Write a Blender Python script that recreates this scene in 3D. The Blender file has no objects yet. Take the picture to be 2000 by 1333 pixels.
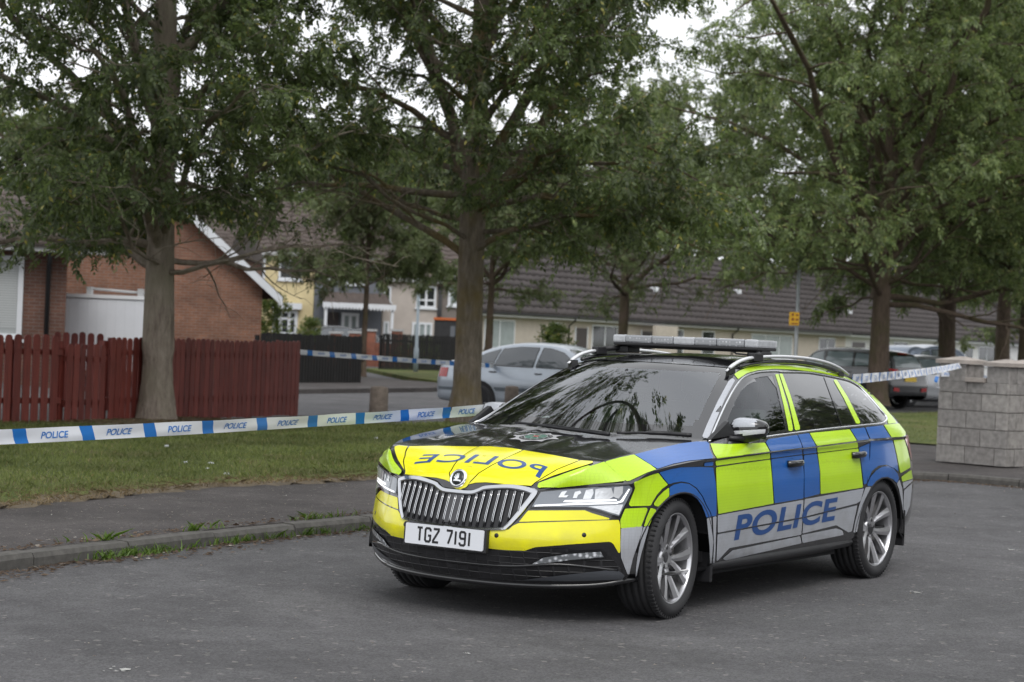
import bpy, bmesh, math, random
import numpy as np
from mathutils import Vector, Matrix
from mathutils.bvhtree import BVHTree
from mathutils.geometry import tessellate_polygon

C = bpy.context.scene
COL = C.collection
R = math.radians
rnd = random.Random(7)
npr = np.random.RandomState(11)

# ------------------------------------------------------------------ camera
CAM = Vector((10.951, 6.1178, 1.5197))
FPX = 3809.75                      # focal length in pixels of the 2000 px wide photograph
CF = Vector((-0.83161044, -0.55535735, -0.00151435))
CR = Vector((-0.55492727, 0.83085269, 0.04170768))
CU = Vector((0.02190446, -0.0355249, 0.99912871))
cd = bpy.data.cameras.new('camera'); cam = bpy.data.objects.new('camera', cd); COL.objects.link(cam)
cam.matrix_world = Matrix(((CR.x, CU.x, -CF.x, CAM.x), (CR.y, CU.y, -CF.y, CAM.y), (CR.z, CU.z, -CF.z, CAM.z), (0, 0, 0, 1)))
cd.sensor_width = 36; cd.lens = FPX / 2000 * 36; cd.clip_start = .1; cd.clip_end = 2000
cd.dof.use_dof = True; cd.dof.focus_distance = 10.6; cd.dof.aperture_fstop = 4.5
C.camera = cam

# ------------------------------------------------------------------ world, sun, exposure
w = bpy.data.worlds.new('World'); C.world = w; w.use_nodes = True
nt = w.node_tree; nt.nodes.clear()
out = nt.nodes.new('ShaderNodeOutputWorld'); bg = nt.nodes.new('ShaderNodeBackground')
sky = nt.nodes.new('ShaderNodeTexSky'); sky.sky_type = 'NISHITA'; sky.sun_disc = False
sky.sun_elevation = R(52); sky.sun_rotation = R(30); sky.air_density = 1; sky.dust_density = 4; sky.ozone_density = 1
hs = nt.nodes.new('ShaderNodeHueSaturation'); hs.inputs['Saturation'].default_value = .16
tc = nt.nodes.new('ShaderNodeTexCoord'); mp = nt.nodes.new('ShaderNodeMapping'); mp.inputs['Scale'].default_value = (1, 1, 2.2)
nz = nt.nodes.new('ShaderNodeTexNoise'); nz.inputs['Scale'].default_value = 2.6; nz.inputs['Detail'].default_value = 5
cr = nt.nodes.new('ShaderNodeValToRGB')
cr.color_ramp.elements[0].position = .3; cr.color_ramp.elements[0].color = (8.2, 8.45, 8.9, 1)
cr.color_ramp.elements[1].position = .72; cr.color_ramp.elements[1].color = (10.6, 10.75, 11.0, 1)
mx = nt.nodes.new('ShaderNodeMixRGB'); mx.inputs['Fac'].default_value = .8
bg.inputs['Strength'].default_value = .1
L = nt.links.new
L(sky.outputs[0], hs.inputs['Color']); L(hs.outputs[0], mx.inputs['Color1'])
L(tc.outputs['Generated'], mp.inputs['Vector']); L(mp.outputs[0], nz.inputs['Vector']); L(nz.outputs['Fac'], cr.inputs['Fac'])
L(cr.outputs[0], mx.inputs['Color2']); L(mx.outputs[0], bg.inputs['Color']); L(bg.outputs[0], out.inputs['Surface'])
sd = bpy.data.lights.new('sun', 'SUN'); sd.energy = .7; sd.angle = R(25); sd.color = (1, .97, .93)
sun = bpy.data.objects.new('sun', sd); COL.objects.link(sun)
sdir = Vector((math.cos(R(52)) * .75, math.cos(R(52)) * .66, math.sin(R(52))))
sun.rotation_euler = sdir.to_track_quat('Z', 'Y').to_euler()
C.view_settings.view_transform = 'Standard'; C.view_settings.look = 'None'
C.view_settings.exposure = .62; C.view_settings.gamma = 1
C.cycles.use_denoising = True
C.cycles.max_bounces = 6; C.cycles.transparent_max_bounces = 10; C.cycles.glossy_bounces = 3
C.cycles.diffuse_bounces = 3; C.cycles.caustics_reflective = False; C.cycles.caustics_refractive = False

# ------------------------------------------------------------------ pixel <-> place helpers (photo pixels, 2000 wide)
def ray(u, v):
    return (CF + CR * ((u - 1000) / FPX) + CU * ((666.5 - v) / FPX)).normalized()
def at_z(u, v, z=0.):
    d = ray(u, v); return CAM + d * ((z - CAM.z) / d.z)
def at_d(u, v, dist):
    """point on the pixel's ray at a given depth (metres along the view axis)"""
    d = CF + CR * ((u - 1000) / FPX) + CU * ((666.5 - v) / FPX); return CAM + d * dist
def pix(p):
    q = Vector(p) - CAM; k = q.dot(CF); return (1000 + FPX * q.dot(CR) / k, 666.5 - FPX * q.dot(CU) / k)

# ------------------------------------------------------------------ materials
MATS = {}
def nodes_of(m):
    m.use_nodes = True; return m.node_tree, m.node_tree.nodes['Principled BSDF']
def mat(name, col, rough=.5, metal=0., spec=.5, coat=0., noise=None, bump=None, trans=0., emit=None, var=0.):
    """noise=(scale, amount 0..1) mottles the colour; bump=(scale, strength, distance)"""
    if name in MATS: return MATS[name]
    m = bpy.data.materials.new(name); t, b = nodes_of(m); Lk = t.links.new
    c4 = (*col, 1)
    b.inputs['Base Color'].default_value = c4; b.inputs['Roughness'].default_value = rough
    b.inputs['Metallic'].default_value = metal; b.inputs['Specular IOR Level'].default_value = spec
    b.inputs['Coat Weight'].default_value = coat; b.inputs['Coat Roughness'].default_value = .04
    b.inputs['Transmission Weight'].default_value = trans
    if emit: b.inputs['Emission Color'].default_value = (*emit[:3], 1); b.inputs['Emission Strength'].default_value = emit[3]
    tcn = t.nodes.new('ShaderNodeTexCoord')
    if noise:
        n = t.nodes.new('ShaderNodeTexNoise'); n.inputs['Scale'].default_value = noise[0]; n.inputs['Detail'].default_value = 8; n.inputs['Roughness'].default_value = .65
        Lk(tcn.outputs['Object'], n.inputs['Vector'])
        r = t.nodes.new('ShaderNodeMapRange'); r.inputs['From Min'].default_value = .25; r.inputs['From Max'].default_value = .75
        r.inputs['To Min'].default_value = 1 - noise[1]; r.inputs['To Max'].default_value = 1 + noise[1]
        Lk(n.outputs['Fac'], r.inputs['Value'])
        x = t.nodes.new('ShaderNodeVectorMath'); x.operation = 'SCALE'; x.inputs[0].default_value = col
        Lk(r.outputs[0], x.inputs['Scale']); Lk(x.outputs[0], b.inputs['Base Color'])
    if bump:
        n2 = t.nodes.new('ShaderNodeTexNoise'); n2.inputs['Scale'].default_value = bump[0]; n2.inputs['Detail'].default_value = 6
        Lk(tcn.outputs['Object'], n2.inputs['Vector'])
        bp = t.nodes.new('ShaderNodeBump'); bp.inputs['Strength'].default_value = bump[1]; bp.inputs['Distance'].default_value = bump[2]
        Lk(n2.outputs['Fac'], bp.inputs['Height']); Lk(bp.outputs[0], b.inputs['Normal'])
    MATS[name] = m; return m

def glass_mat(name, tint, ior=1.6, rough=.0):
    if name in MATS: return MATS[name]
    m = bpy.data.materials.new(name); t, b = nodes_of(m); t.nodes.remove(b); Lk = t.links.new
    o = t.nodes['Material Output']
    tr = t.nodes.new('ShaderNodeBsdfTransparent'); tr.inputs[0].default_value = (*tint, 1)
    gl = t.nodes.new('ShaderNodeBsdfGlossy'); gl.inputs['Roughness'].default_value = rough; gl.inputs['Color'].default_value = (.95, .97, 1, 1)
    fr = t.nodes.new('ShaderNodeFresnel'); fr.inputs['IOR'].default_value = ior
    mxs = t.nodes.new('ShaderNodeMixShader'); Lk(fr.outputs[0], mxs.inputs[0]); Lk(tr.outputs[0], mxs.inputs[1]); Lk(gl.outputs[0], mxs.inputs[2])
    Lk(mxs.outputs[0], o.inputs['Surface']); MATS[name] = m; return m

# ------------------------------------------------------------------ object helpers
def tag(o, label=None, cat=None, group=None, kind=None):
    if label: o['label'] = label
    if cat: o['category'] = cat
    if group: o['group'] = group
    if kind: o['kind'] = kind
    return o
def empty(name, loc=(0, 0, 0), rz=0., label=None, cat=None, group=None, parent=None):
    o = bpy.data.objects.new(name, None); COL.objects.link(o); o.location = loc; o.rotation_euler.z = rz
    o.empty_display_size = .2
    if parent: o.parent = parent
    return tag(o, label, cat, group)
def link_mesh(name, me, parent=None, world=False):
    """world=True: the vertices are in world space and the parent may stand elsewhere"""
    o = bpy.data.objects.new(name, me); COL.objects.link(o)
    if parent:
        o.parent = parent
        if world:
            M = parent_matrix(parent).inverted(); me.transform(M)
    return o
def parent_matrix(p):
    m = Matrix.Translation(p.location) @ p.rotation_euler.to_matrix().to_4x4()
    return parent_matrix(p.parent) @ m if p.parent else m
def np_mesh(name, V, F, mats, parent=None, smooth=False, midx=None, world=False, shade_angle=None):
    """V (n,3); F (m,k) array of equal-size faces or list of lists"""
    me = bpy.data.meshes.new(name)
    if isinstance(F, np.ndarray):
        V = np.asarray(V, dtype=np.float32); n, k = F.shape
        me.vertices.add(len(V)); me.vertices.foreach_set('co', V.ravel())
        me.loops.add(n * k); me.loops.foreach_set('vertex_index', F.astype(np.int32).ravel())
        me.polygons.add(n); me.polygons.foreach_set('loop_start', np.arange(0, n * k, k, dtype=np.int32))
        if midx is not None: me.polygons.foreach_set('material_index', np.asarray(midx, dtype=np.int32))
        me.update(calc_edges=True)
    else:
        me.from_pydata([tuple(v) for v in V], [], F)
        if midx is not None: me.polygons.foreach_set('material_index', list(midx))
    for m in (mats if isinstance(mats, (list, tuple)) else [mats]): me.materials.append(m)
    if smooth: me.polygons.foreach_set('use_smooth', [True] * len(me.polygons))
    me.update()
    return link_mesh(name, me, parent, world)

class MB:
    """collects shapes, links them as ONE mesh object"""
    def __init__(s): s.V = []; s.F = []; s.M = []; s.S = []
    def add(s, V, F, mi=0, smooth=False):
        n = len(s.V); s.V += [tuple(v) for v in V]; s.F += [[i + n for i in f] for f in F]
        s.M += [mi] * len(F); s.S += [smooth] * len(F); return s
    def box(s, x0, x1, y0, y1, z0, z1, mi=0, M=None, ch=0.):
        if ch > 0:                     # chamfered box
            bm = bmesh.new(); bmesh.ops.create_cube(bm, size=1)
            bmesh.ops.scale(bm, vec=(x1 - x0, y1 - y0, z1 - z0), verts=bm.verts)
            bmesh.ops.translate(bm, vec=((x0 + x1) / 2, (y0 + y1) / 2, (z0 + z1) / 2), verts=bm.verts)
            bmesh.ops.bevel(bm, geom=list(bm.edges), offset=ch, segments=2, affect='EDGES', profile=.6)
            bm.verts.index_update(); V = [v.co.copy() for v in bm.verts]; F = [[v.index for v in f.verts] for f in bm.faces]; bm.free()
        else:
            V = [Vector((x, y, z)) for x in (x0, x1) for y in (y0, y1) for z in (z0, z1)]
            F = [[0, 1, 3, 2], [4, 6, 7, 5], [0, 4, 5, 1], [2, 3, 7, 6], [0, 2, 6, 4], [1, 5, 7, 3]]
        if M: V = [M @ v for v in V]
        return s.add(V, F, mi)
    def tube(s, pts, r, seg=8, mi=0, caps=True, smooth=True, flat=None):
        pts = [Vector(p) for p in pts]; n = len(pts)
        rr = r if isinstance(r, (list, tuple)) else [r] * n
        V = []; F = []; up = None
        for i in range(n):
            t = (pts[min(i + 1, n - 1)] - pts[max(i - 1, 0)]).normalized()
            if up is None:
                up = Vector((0, 0, 1)) if abs(t.z) < .9 else Vector((1, 0, 0))
            a = t.cross(up).normalized(); b = a.cross(t); up = b
            for k in range(seg):
                th = 2 * math.pi * k / seg
                V.append(pts[i] + a * (math.cos(th) * rr[i]) + b * (math.sin(th) * rr[i] * (flat or 1)))
        for i in range(n - 1):
            for k in range(seg):
                F.append([i * seg + k, i * seg + (k + 1) % seg, (i + 1) * seg + (k + 1) % seg, (i + 1) * seg + k])
        if caps: F.append(list(range(seg))[::-1]); F.append([(n - 1) * seg + k for k in range(seg)])
        return s.add(V, F, mi, smooth)
    def lathe(s, prof, seg=32, mi=0, M=None, smooth=True, close=False):
        """prof: (radius, axial) pairs about the local y axis"""
        n = len(prof); V = []; F = []
        for k in range(seg):
            th = 2 * math.pi * k / seg
            for (r, a) in prof: V.append(Vector((r * math.cos(th), a, r * math.sin(th))))
        for k in range(seg):
            k2 = (k + 1) % seg
            for i in range(n - 1 + (1 if close else 0)):
                j = (i + 1) % n
                F.append([k * n + i, k * n + j, k2 * n + j, k2 * n + i])
        if M: V = [M @ v for v in V]
        return s.add(V, F, mi, smooth)
    def prism(s, poly, h0, h1, plane='xz', mi=0, M=None):
        """extrude a 2D outline; plane 'xz' -> along y, 'xy' -> along z, 'yz' -> along x"""
        def P(a, b, h): return Vector({'xz': (a, h, b), 'xy': (a, b, h), 'yz': (h, a, b)}[plane])
        n = len(poly); V = [P(a, b, h0) for a, b in poly] + [P(a, b, h1) for a, b in poly]
        tri = tessellate_polygon([[Vector((a, b, 0)) for a, b in poly]])
        F = [list(t) for t in tri] + [[i + n for i in t][::-1] for t in tri]
        F += [[i, (i + 1) % n, (i + 1) % n + n, i + n] for i in range(n)]
        if M: V = [M @ v for v in V]
        return s.add(V, F, mi)
    def build(s, name, mats, parent=None, world=False):
        me = bpy.data.meshes.new(name); me.from_pydata(s.V, [], s.F)
        for m in (mats if isinstance(mats, (list, tuple)) else [mats]): me.materials.append(m)
        me.polygons.foreach_set('material_index', s.M); me.polygons.foreach_set('use_smooth', s.S)
        bm = bmesh.new(); bm.from_mesh(me); bmesh.ops.recalc_face_normals(bm, faces=bm.faces); bm.to_mesh(me); bm.free()
        me.update()
        return link_mesh(name, me, parent, world)

def copy_tree(o, parent=None):
    c = o.copy(); COL.objects.link(c); c.parent = parent
    for ch in [x for x in bpy.data.objects if x.parent == o]: copy_tree(ch, c)
    return c

def smooth_path(pts, sub=6):
    """Catmull-Rom through the points"""
    P = [np.array(p, float) for p in pts]; P = [2 * P[0] - P[1]] + P + [2 * P[-1] - P[-2]]; o = []
    for i in range(1, len(P) - 2):
        for k in range(sub):
            t = k / sub
            o.append(.5 * ((2 * P[i]) + (-P[i - 1] + P[i + 1]) * t + (2 * P[i - 1] - 5 * P[i] + 4 * P[i + 1] - P[i + 2]) * t * t + (-P[i - 1] + 3 * P[i] - 3 * P[i + 1] + P[i + 2]) * t ** 3))
    o.append(P[-2]); return o

def in_poly(x, y, poly):
    c = False; n = len(poly); j = n - 1
    for i in range(n):
        xi, yi = poly[i]; xj, yj = poly[j]
        if (yi > y) != (yj > y) and x < (xj - xi) * (y - yi) / (yj - yi + 1e-12) + xi: c = not c
        j = i
    return c

def round_poly(poly, r, seg=3):
    """round the corners of a 2D outline"""
    n = len(poly); o = []
    for i in range(n):
        a = Vector(poly[i - 1]); b = Vector(poly[i]); c = Vector(poly[(i + 1) % n])
        u = a - b; v = c - b
        lu, lv = u.length, v.length
        if lu < 1e-6 or lv < 1e-6: o.append(tuple(b)); continue
        ang = u.angle(v)
        d = min(r, lu * .45, lv * .45)
        if ang > R(158): o.append(tuple(b)); continue
        p0 = b + u / lu * d; p2 = b + v / lv * d
        for k in range(seg + 1):
            t = k / seg; o.append(tuple(p0 * (1 - t) ** 2 + b * 2 * t * (1 - t) + p2 * t * t))
    return o
# ================================================================== THE POLICE CAR
M_black = mat('car_black_paint', (.012, .012, .014), .16, spec=.6, coat=1.0)
M_blackpl = mat('black_plastic', (.018, .018, .02), .5, noise=(60, .15))
M_gloss = mat('gloss_black_trim', (.01, .01, .011), .12, coat=.6)
M_rubber = mat('tyre_rubber', (.028, .028, .03), .75, bump=(120, .15, .002), noise=(8, .25))
M_alloy = mat('alloy_silver', (.62, .62, .64), .28, metal=.85, noise=(5, .12))
M_chrome = mat('chrome', (.82, .83, .85), .12, metal=1.)
M_rail = mat('satin_rail', (.72, .73, .75), .3, metal=.35)
M_dark = mat('dark_interior', (.02, .02, .022), .8)
M_frit = mat('ceramic_frit', (.006, .006, .007), .02, spec=.5); M_frit.node_tree.nodes['Principled BSDF'].inputs['IOR'].default_value = 2.0
M_seat = mat('seat_cloth', (.26, .29, .28), .9)
M_white = mat('white_plastic', (.75, .76, .78), .4)
M_plate = mat('plate_white', (.72, .74, .78), .35)
M_ink = mat('plate_ink', (.008, .008, .01), .4)
M_red = mat('red_lens', (.35, .008, .01), .12, coat=.6)
M_amber = mat('amber_lens', (.7, .25, .02), .2)
M_clear = mat('clear_lens', (.80, .82, .85), .15, metal=.25, bump=(60, .5, .004), coat=.6)
M_lampdark = mat('lamp_dark_bezel', (.20, .22, .25), .15, coat=1.)
M_priv = mat('privacy_glass', (.006, .006, .007), .02, spec=.7, coat=.6)
M_glass = glass_mat('window_glass', (.74, .84, .79), 2.5)
M_glasss = glass_mat('side_glass', (.42, .5, .47), 1.5)

def vinyl(name, col, rough=.28, hexa=True, scale=26.):
    """reflective film with a faint honeycomb cell pattern"""
    m = bpy.data.materials.new(name); t, b = nodes_of(m); Lk = t.links.new
    b.inputs['Roughness'].default_value = rough; b.inputs['Coat Weight'].default_value = .5; b.inputs['Coat Roughness'].default_value = .08
    tcn = t.nodes.new('ShaderNodeTexCoord'); vo = t.nodes.new('ShaderNodeTexVoronoi'); vo.feature = 'DISTANCE_TO_EDGE'
    vo.inputs['Scale'].default_value = scale * 2.2; vo.inputs['Randomness'].default_value = .12
    Lk(tcn.outputs['Object'], vo.inputs['Vector'])
    r = t.nodes.new('ShaderNodeMapRange'); r.inputs['From Max'].default_value = .08
    r.inputs['To Min'].default_value = .86 if hexa else 1.; r.inputs['To Max'].default_value = 1.
    Lk(vo.outputs['Distance'], r.inputs['Value'])
    n = t.nodes.new('ShaderNodeTexNoise'); n.inputs['Scale'].default_value = 2.4; n.inputs['Detail'].default_value = 7
    Lk(tcn.outputs['Object'], n.inputs['Vector'])
    r2 = t.nodes.new('ShaderNodeMapRange'); r2.inputs['From Min'].default_value = .3; r2.inputs['From Max'].default_value = .7
    r2.inputs['To Min'].default_value = .93; r2.inputs['To Max'].default_value = 1.04; Lk(n.outputs['Fac'], r2.inputs['Value'])
    mu = t.nodes.new('ShaderNodeMath'); mu.operation = 'MULTIPLY'; Lk(r.outputs[0], mu.inputs[0]); Lk(r2.outputs[0], mu.inputs[1])
    x = t.nodes.new('ShaderNodeVectorMath'); x.operation = 'SCALE'; x.inputs[0].default_value = col
    Lk(mu.outputs[0], x.inputs['Scale'])
    # road dust, thickest low on the body
    sz = t.nodes.new('ShaderNodeSeparateXYZ'); Lk(tcn.outputs['Object'], sz.inputs[0]); n3 = t.nodes.new('ShaderNodeTexNoise'); n3.inputs['Scale'].default_value = 9; n3.inputs['Detail'].default_value = 9; Lk(tcn.outputs['Object'], n3.inputs['Vector'])
    h_ = t.nodes.new('ShaderNodeMapRange'); Lk(sz.outputs['Z'], h_.inputs[0]); h_.inputs[1].default_value = .62; h_.inputs[2].default_value = .26; h_.inputs[3].default_value = .03; h_.inputs[4].default_value = .55
    g_ = t.nodes.new('ShaderNodeMapRange'); Lk(n3.outputs['Fac'], g_.inputs[0]); g_.inputs[1].default_value = .35; g_.inputs[2].default_value = .75
    f_ = t.nodes.new('ShaderNodeMath'); f_.operation = 'MULTIPLY'; Lk(h_.outputs[0], f_.inputs[0]); Lk(g_.outputs[0], f_.inputs[1])
    dm = t.nodes.new('ShaderNodeMixRGB'); Lk(f_.outputs[0], dm.inputs['Fac']); Lk(x.outputs[0], dm.inputs['Color1']); dm.inputs['Color2'].default_value = (.16, .14, .12, 1)
    Lk(dm.outputs[0], b.inputs['Base Color'])
    return m
M_lime = vinyl('lime_reflective_film', (.52, .80, .012))
M_yel = vinyl('yellow_film', (.90, .85, .012), .22, False)
M_blue = vinyl('blue_reflective_film', (.012, .115, .42), .3)
M_silv = vinyl('silver_reflective_film', (.42, .44, .48), .32)
M_text = mat('blue_lettering', (.012, .07, .25), .3, coat=.4)
LIV = [M_black, M_lime, M_yel, M_blue, M_silv, M_text]   # material slots of a livery part
BK, LM, YE, BL, SI, TX = range(6)

# ---- control curves of half the body: (x, y, z) along the car for each level, nose to tail
LV = [
 [(2.22,0,.185),(2.20,.25,.185),(2.14,.46,.19),(2.05,.62,.20),(1.95,.745,.215),(1.87,.83,.235),(1.76,.865,.25),(1.42,.87,.25),(1.0,.86,.235),(.5,.84,.225),(0,.84,.225),(-.5,.84,.225),(-1.0,.86,.24),(-1.42,.87,.26),(-1.85,.865,.28),(-2.13,.80,.30),(-2.30,.70,.32),(-2.42,.5,.33),(-2.44,0,.33)],
 [(2.28,0,.26),(2.26,.25,.26),(2.20,.46,.265),(2.105,.62,.27),(1.995,.75,.275),(1.89,.845,.28),(1.75,.90,.285),(1.42,.915,.29),(1.0,.905,.29),(.5,.885,.285),(0,.885,.285),(-.5,.885,.285),(-1.0,.905,.30),(-1.42,.912,.31),(-1.85,.885,.33),(-2.13,.83,.36),(-2.33,.73,.38),(-2.46,.5,.39),(-2.48,0,.39)],
 [(2.31,0,.35),(2.29,.25,.35),(2.225,.47,.35),(2.12,.63,.355),(1.995,.765,.36),(1.885,.855,.365),(1.75,.905,.37),(1.42,.925,.37),(1.0,.915,.37),(.5,.902,.37),(0,.90,.37),(-.5,.902,.37),(-1,.91,.375),(-1.42,.918,.385),(-1.85,.89,.41),(-2.13,.84,.44),(-2.34,.735,.46),(-2.49,.5,.47),(-2.51,0,.47)],
 [(2.335,0,.45),(2.315,.25,.45),(2.25,.47,.45),(2.13,.64,.455),(1.995,.775,.46),(1.87,.866,.47),(1.74,.912,.47),(1.42,.93,.48),(1.0,.92,.48),(.5,.914,.48),(0,.914,.48),(-.5,.914,.485),(-1,.918,.49),(-1.42,.923,.50),(-1.85,.893,.52),(-2.14,.84,.55),(-2.35,.735,.56),(-2.5,.5,.57),(-2.52,0,.57)],
 [(2.30,0,.56),(2.285,.25,.56),(2.22,.465,.56),(2.105,.635,.565),(1.975,.77,.57),(1.855,.862,.58),(1.725,.912,.58),(1.42,.932,.585),(1.0,.925,.59),(.5,.922,.59),(0,.922,.59),(-.5,.922,.595),(-1,.923,.60),(-1.42,.925,.61),(-1.85,.893,.63),(-2.12,.84,.65),(-2.33,.735,.66),(-2.47,.5,.67),(-2.49,0,.67)],
 [(2.265,0,.65),(2.25,.25,.65),(2.19,.465,.65),(2.08,.63,.66),(1.955,.765,.67),(1.84,.858,.68),(1.715,.908,.69),(1.42,.930,.70),(1.0,.928,.71),(.5,.926,.715),(0,.926,.72),(-.5,.926,.725),(-1,.923,.735),(-1.42,.922,.745),(-1.85,.89,.76),(-2.11,.83,.78),(-2.30,.73,.79),(-2.44,.5,.8),(-2.46,0,.8)],
 [(2.25,0,.69),(2.235,.25,.69),(2.175,.468,.69),(2.07,.625,.705),(1.955,.76,.72),(1.85,.855,.735),(1.73,.895,.78),(1.42,.915,.83),(1.0,.914,.845),(.5,.911,.855),(0,.91,.865),(-.5,.91,.872),(-1,.907,.885),(-1.42,.902,.90),(-1.85,.87,.91),(-2.09,.81,.92),(-2.27,.71,.925),(-2.41,.5,.93),(-2.43,0,.93)],
 [(2.235,0,.73),(2.22,.25,.735),(2.168,.470,.715),(2.065,.625,.733),(1.955,.76,.752),(1.855,.858,.765),(1.73,.897,.825),(1.42,.92,.862),(1.0,.924,.885),(.5,.922,.895),(0,.921,.905),(-.5,.920,.915),(-1,.914,.927),(-1.42,.904,.94),(-1.85,.868,.952),(-2.08,.80,.958),(-2.25,.70,.965),(-2.39,.5,.97),(-2.41,0,.97)],
 [(2.215,0,.765),(2.195,.25,.77),(2.155,.475,.73),(2.085,.605,.795),(1.96,.69,.862),(1.82,.735,.897),(1.62,.765,.925),(1.40,.782,.947),(1.03,.828,.977),(.5,.870,.997),(0,.875,1.005),(-.5,.875,1.017),(-1,.868,1.033),(-1.42,.852,1.05),(-1.85,.80,1.058),(-2.08,.72,1.06),(-2.24,.62,1.06),(-2.33,.45,1.06),(-2.36,0,1.06)]]
SUBS = 12
LVD = [np.array(smooth_path(l, SUBS)) for l in LV]                       # dense along the car
def loft_levels(curves, subs):
    """curves: list of (n,3) arrays -> dense grid (levels, n, 3), Catmull-Rom across the levels"""
    A = np.stack(curves); out = []
    for j in range(A.shape[1]):
        out.append(np.array(smooth_path(list(A[:, j]), subs)))
    return np.stack(out, 1)
def cap_rows():
    cen = smooth_path([(1.03,0,.993),(1.40,0,.963),(1.62,0,.934),(1.82,0,.900),(1.96,0,.868),(2.10,0,.822),(2.215,0,.765)], SUBS)
    edg = list(LVD[8][2 * SUBS:8 * SUBS + 1][::-1])
    rows = []
    n = 28
    for c, e in zip(cen, edg):
        r = []
        for k in range(n + 1):
            t = k / n; x = c[0] + (e[0] - c[0]) * t ** 2.2; y = e[1] * t
            z = c[2] + (e[2] - c[2]) * t ** 2.4
            yc = .10 + .10 * max(0, min(1, (2.2 - x) / .8))          # the raised centre of the bonnet
            z += .007 * max(0., min(1., (yc - y) / .03 + .5)) * max(0, min(1, (2.25 - x) / .3))
            z += .010 * (1 - t ** 3) * math.exp(-((y - .44) / .10) ** 2) * max(0, min(1, (2.15 - x) / .4)) * max(0, min(1, (x - 1.0) / .2))
            r.append((x, y, z))
        rows.append(r)
    return np.array(rows)
CAP = cap_rows()
# the nose ends where the ring's top curve starts
f0 = 2 * SUBS
lr = CAP[-1]; yy = LVD[8][:f0 + 1, 1]
for a in (0, 2): LVD[8][:f0 + 1, a] = np.interp(yy, lr[:, 1], lr[:, a])
RING = loft_levels(LVD[:8], 5)                                            # (36, n, 3)
TOPB = np.stack([LVD[7] * (1 - t) + LVD[8] * t + np.array([0, 1, 0]) * (.006 * math.sin(math.pi * t)) for t in np.linspace(0, 1, 6)])
# glasshouse
ACUR = np.array(smooth_path([(.93,.80,.985),(.66,.725,1.135),(.42,.655,1.262),(.22,.600,1.345),(.06,.573,1.39)], 8))
ACEN = np.array(smooth_path([(1.10,0,.985),(.88,0,1.12),(.67,0,1.25),(.505,0,1.345),(.37,0,1.408)], 8))
TOPL = np.array(smooth_path([(.93,.80,.985),(.66,.725,1.135),(.42,.655,1.262),(.22,.600,1.345),(.06,.573,1.39),(-.11,.56,1.405),(-.444,.557,1.418),(-.78,.557,1.411),(-1.1,.56,1.393),(-1.4,.567,1.362),(-1.65,.575,1.32),(-1.84,.59,1.262),(-1.98,.64,1.157),(-2.10,.705,1.05)], 8))
def pfit(P):
    s = np.linspace(0, 1, len(P)); return [np.polyfit(s, P[:, k], 3) for k in range(3)]
PA, PC = pfit(ACUR), pfit(ACEN)
ACUR = np.stack([np.polyval(c, np.linspace(0, 1, 33)) for c in PA], 1); ACEN = np.stack([np.polyval(c, np.linspace(0, 1, 33)) for c in PC], 1)
def top_at(x):
    X = -TOPL[:, 0]; return np.interp(-x, X, TOPL[:, 1]), np.interp(-x, X, TOPL[:, 2])
def build_shell():
    grids = []
    grids.append(('ring', RING)); grids.append(('top', TOPB)); grids.append(('cap', CAP))
    rows = []
    for a, c in zip(ACUR, ACEN):
        rows.append([(c[0] + (a[0] - c[0]) * t ** 2, a[1] * t, c[2] + (a[2] - c[2]) * t ** 2) for t in np.linspace(0, 1, 25)])
    grids.append(('screen', np.array(rows)))
    # side glasshouse
    bx = LVD[8]; sel = [p for p in bx if p[0] <= .935 and p[0] >= -2.09 and p[1] > .6]
    cols = []
    for p in [np.array([.93, .842, .983])] + sel:
        ty, tz = top_at(p[0]); col = []
        for f in np.linspace(0, 1, 15):
            y = p[1] + (ty - p[1]) * f + .020 * math.sin(math.pi * f) * min(1, abs(tz - p[2]) * 3)
            col.append((p[0], y, p[2] + (tz - p[2]) * f))
        cols.append(col)
    grids.append(('side', np.array(cols)))
    # roof
    rx = np.linspace(.06, -2.1, 40); rows = []
    for i, x in enumerate(rx):
        ty, tz = top_at(x)
        xc = .37 + (x - .06) * (2.47 / 2.16)
        zc = np.interp(-xc, [-.37, 0., .444, .78, 1.1, 1.45, 1.8, 2.1], [1.408, 1.447, 1.470, 1.468, 1.455, 1.43, 1.395, 1.355])
        if x < -1.84: tzz = tz
        ex_ = 2 + .6 * min(1, i / 6); rows.append([(xc + (x - xc) * t ** 2, ty * t, zc + (tz - zc) * t ** ex_) for t in np.linspace(0, 1, 19)])
    grids.append(('roof', np.array(rows)))
    # tailgate
    lastrow = np.array(rows[-1]); tail = LVD[8][np.argmin(abs(LVD[8][:, 0] + 2.08)):]
    tt = np.linspace(0, 1, 19); ti = np.linspace(len(tail) - 1, 0, 19)
    tl = np.stack([np.interp(ti, range(len(tail)), tail[:, a]) for a in range(3)], 1)
    grids.append(('tail', np.stack([lastrow * (1 - f) + tl * f for f in np.linspace(0, 1, 7)])))
    # cowl between the bonnet's rear edge and the windscreen
    cr0 = CAP[0]; cw = grids[3][1][0]
    idx = np.linspace(0, 28, 25); c0 = np.stack([np.interp(idx, range(29), cr0[:, a]) for a in range(3)], 1)
    grids.append(('cowl', np.stack([c0, cw])))
    return grids
GR = build_shell()
def grid_faces(g, off):
    a, b = g.shape[:2]; F = []
    for i in range(a - 1):
        for j in range(b - 1): F.append([off + i * b + j, off + i * b + j + 1, off + (i + 1) * b + j + 1, off + (i + 1) * b + j])
    return F
SV = []; SF = []; SN = []
for side in (1, -1):
    for n, g in GR:
        off = len(SV); P = g.reshape(-1, 3).copy(); P[:, 1] *= side
        SV += [tuple(p) for p in P]; f = grid_faces(g, off); SF += f; SN += [n] * len(f)
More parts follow.
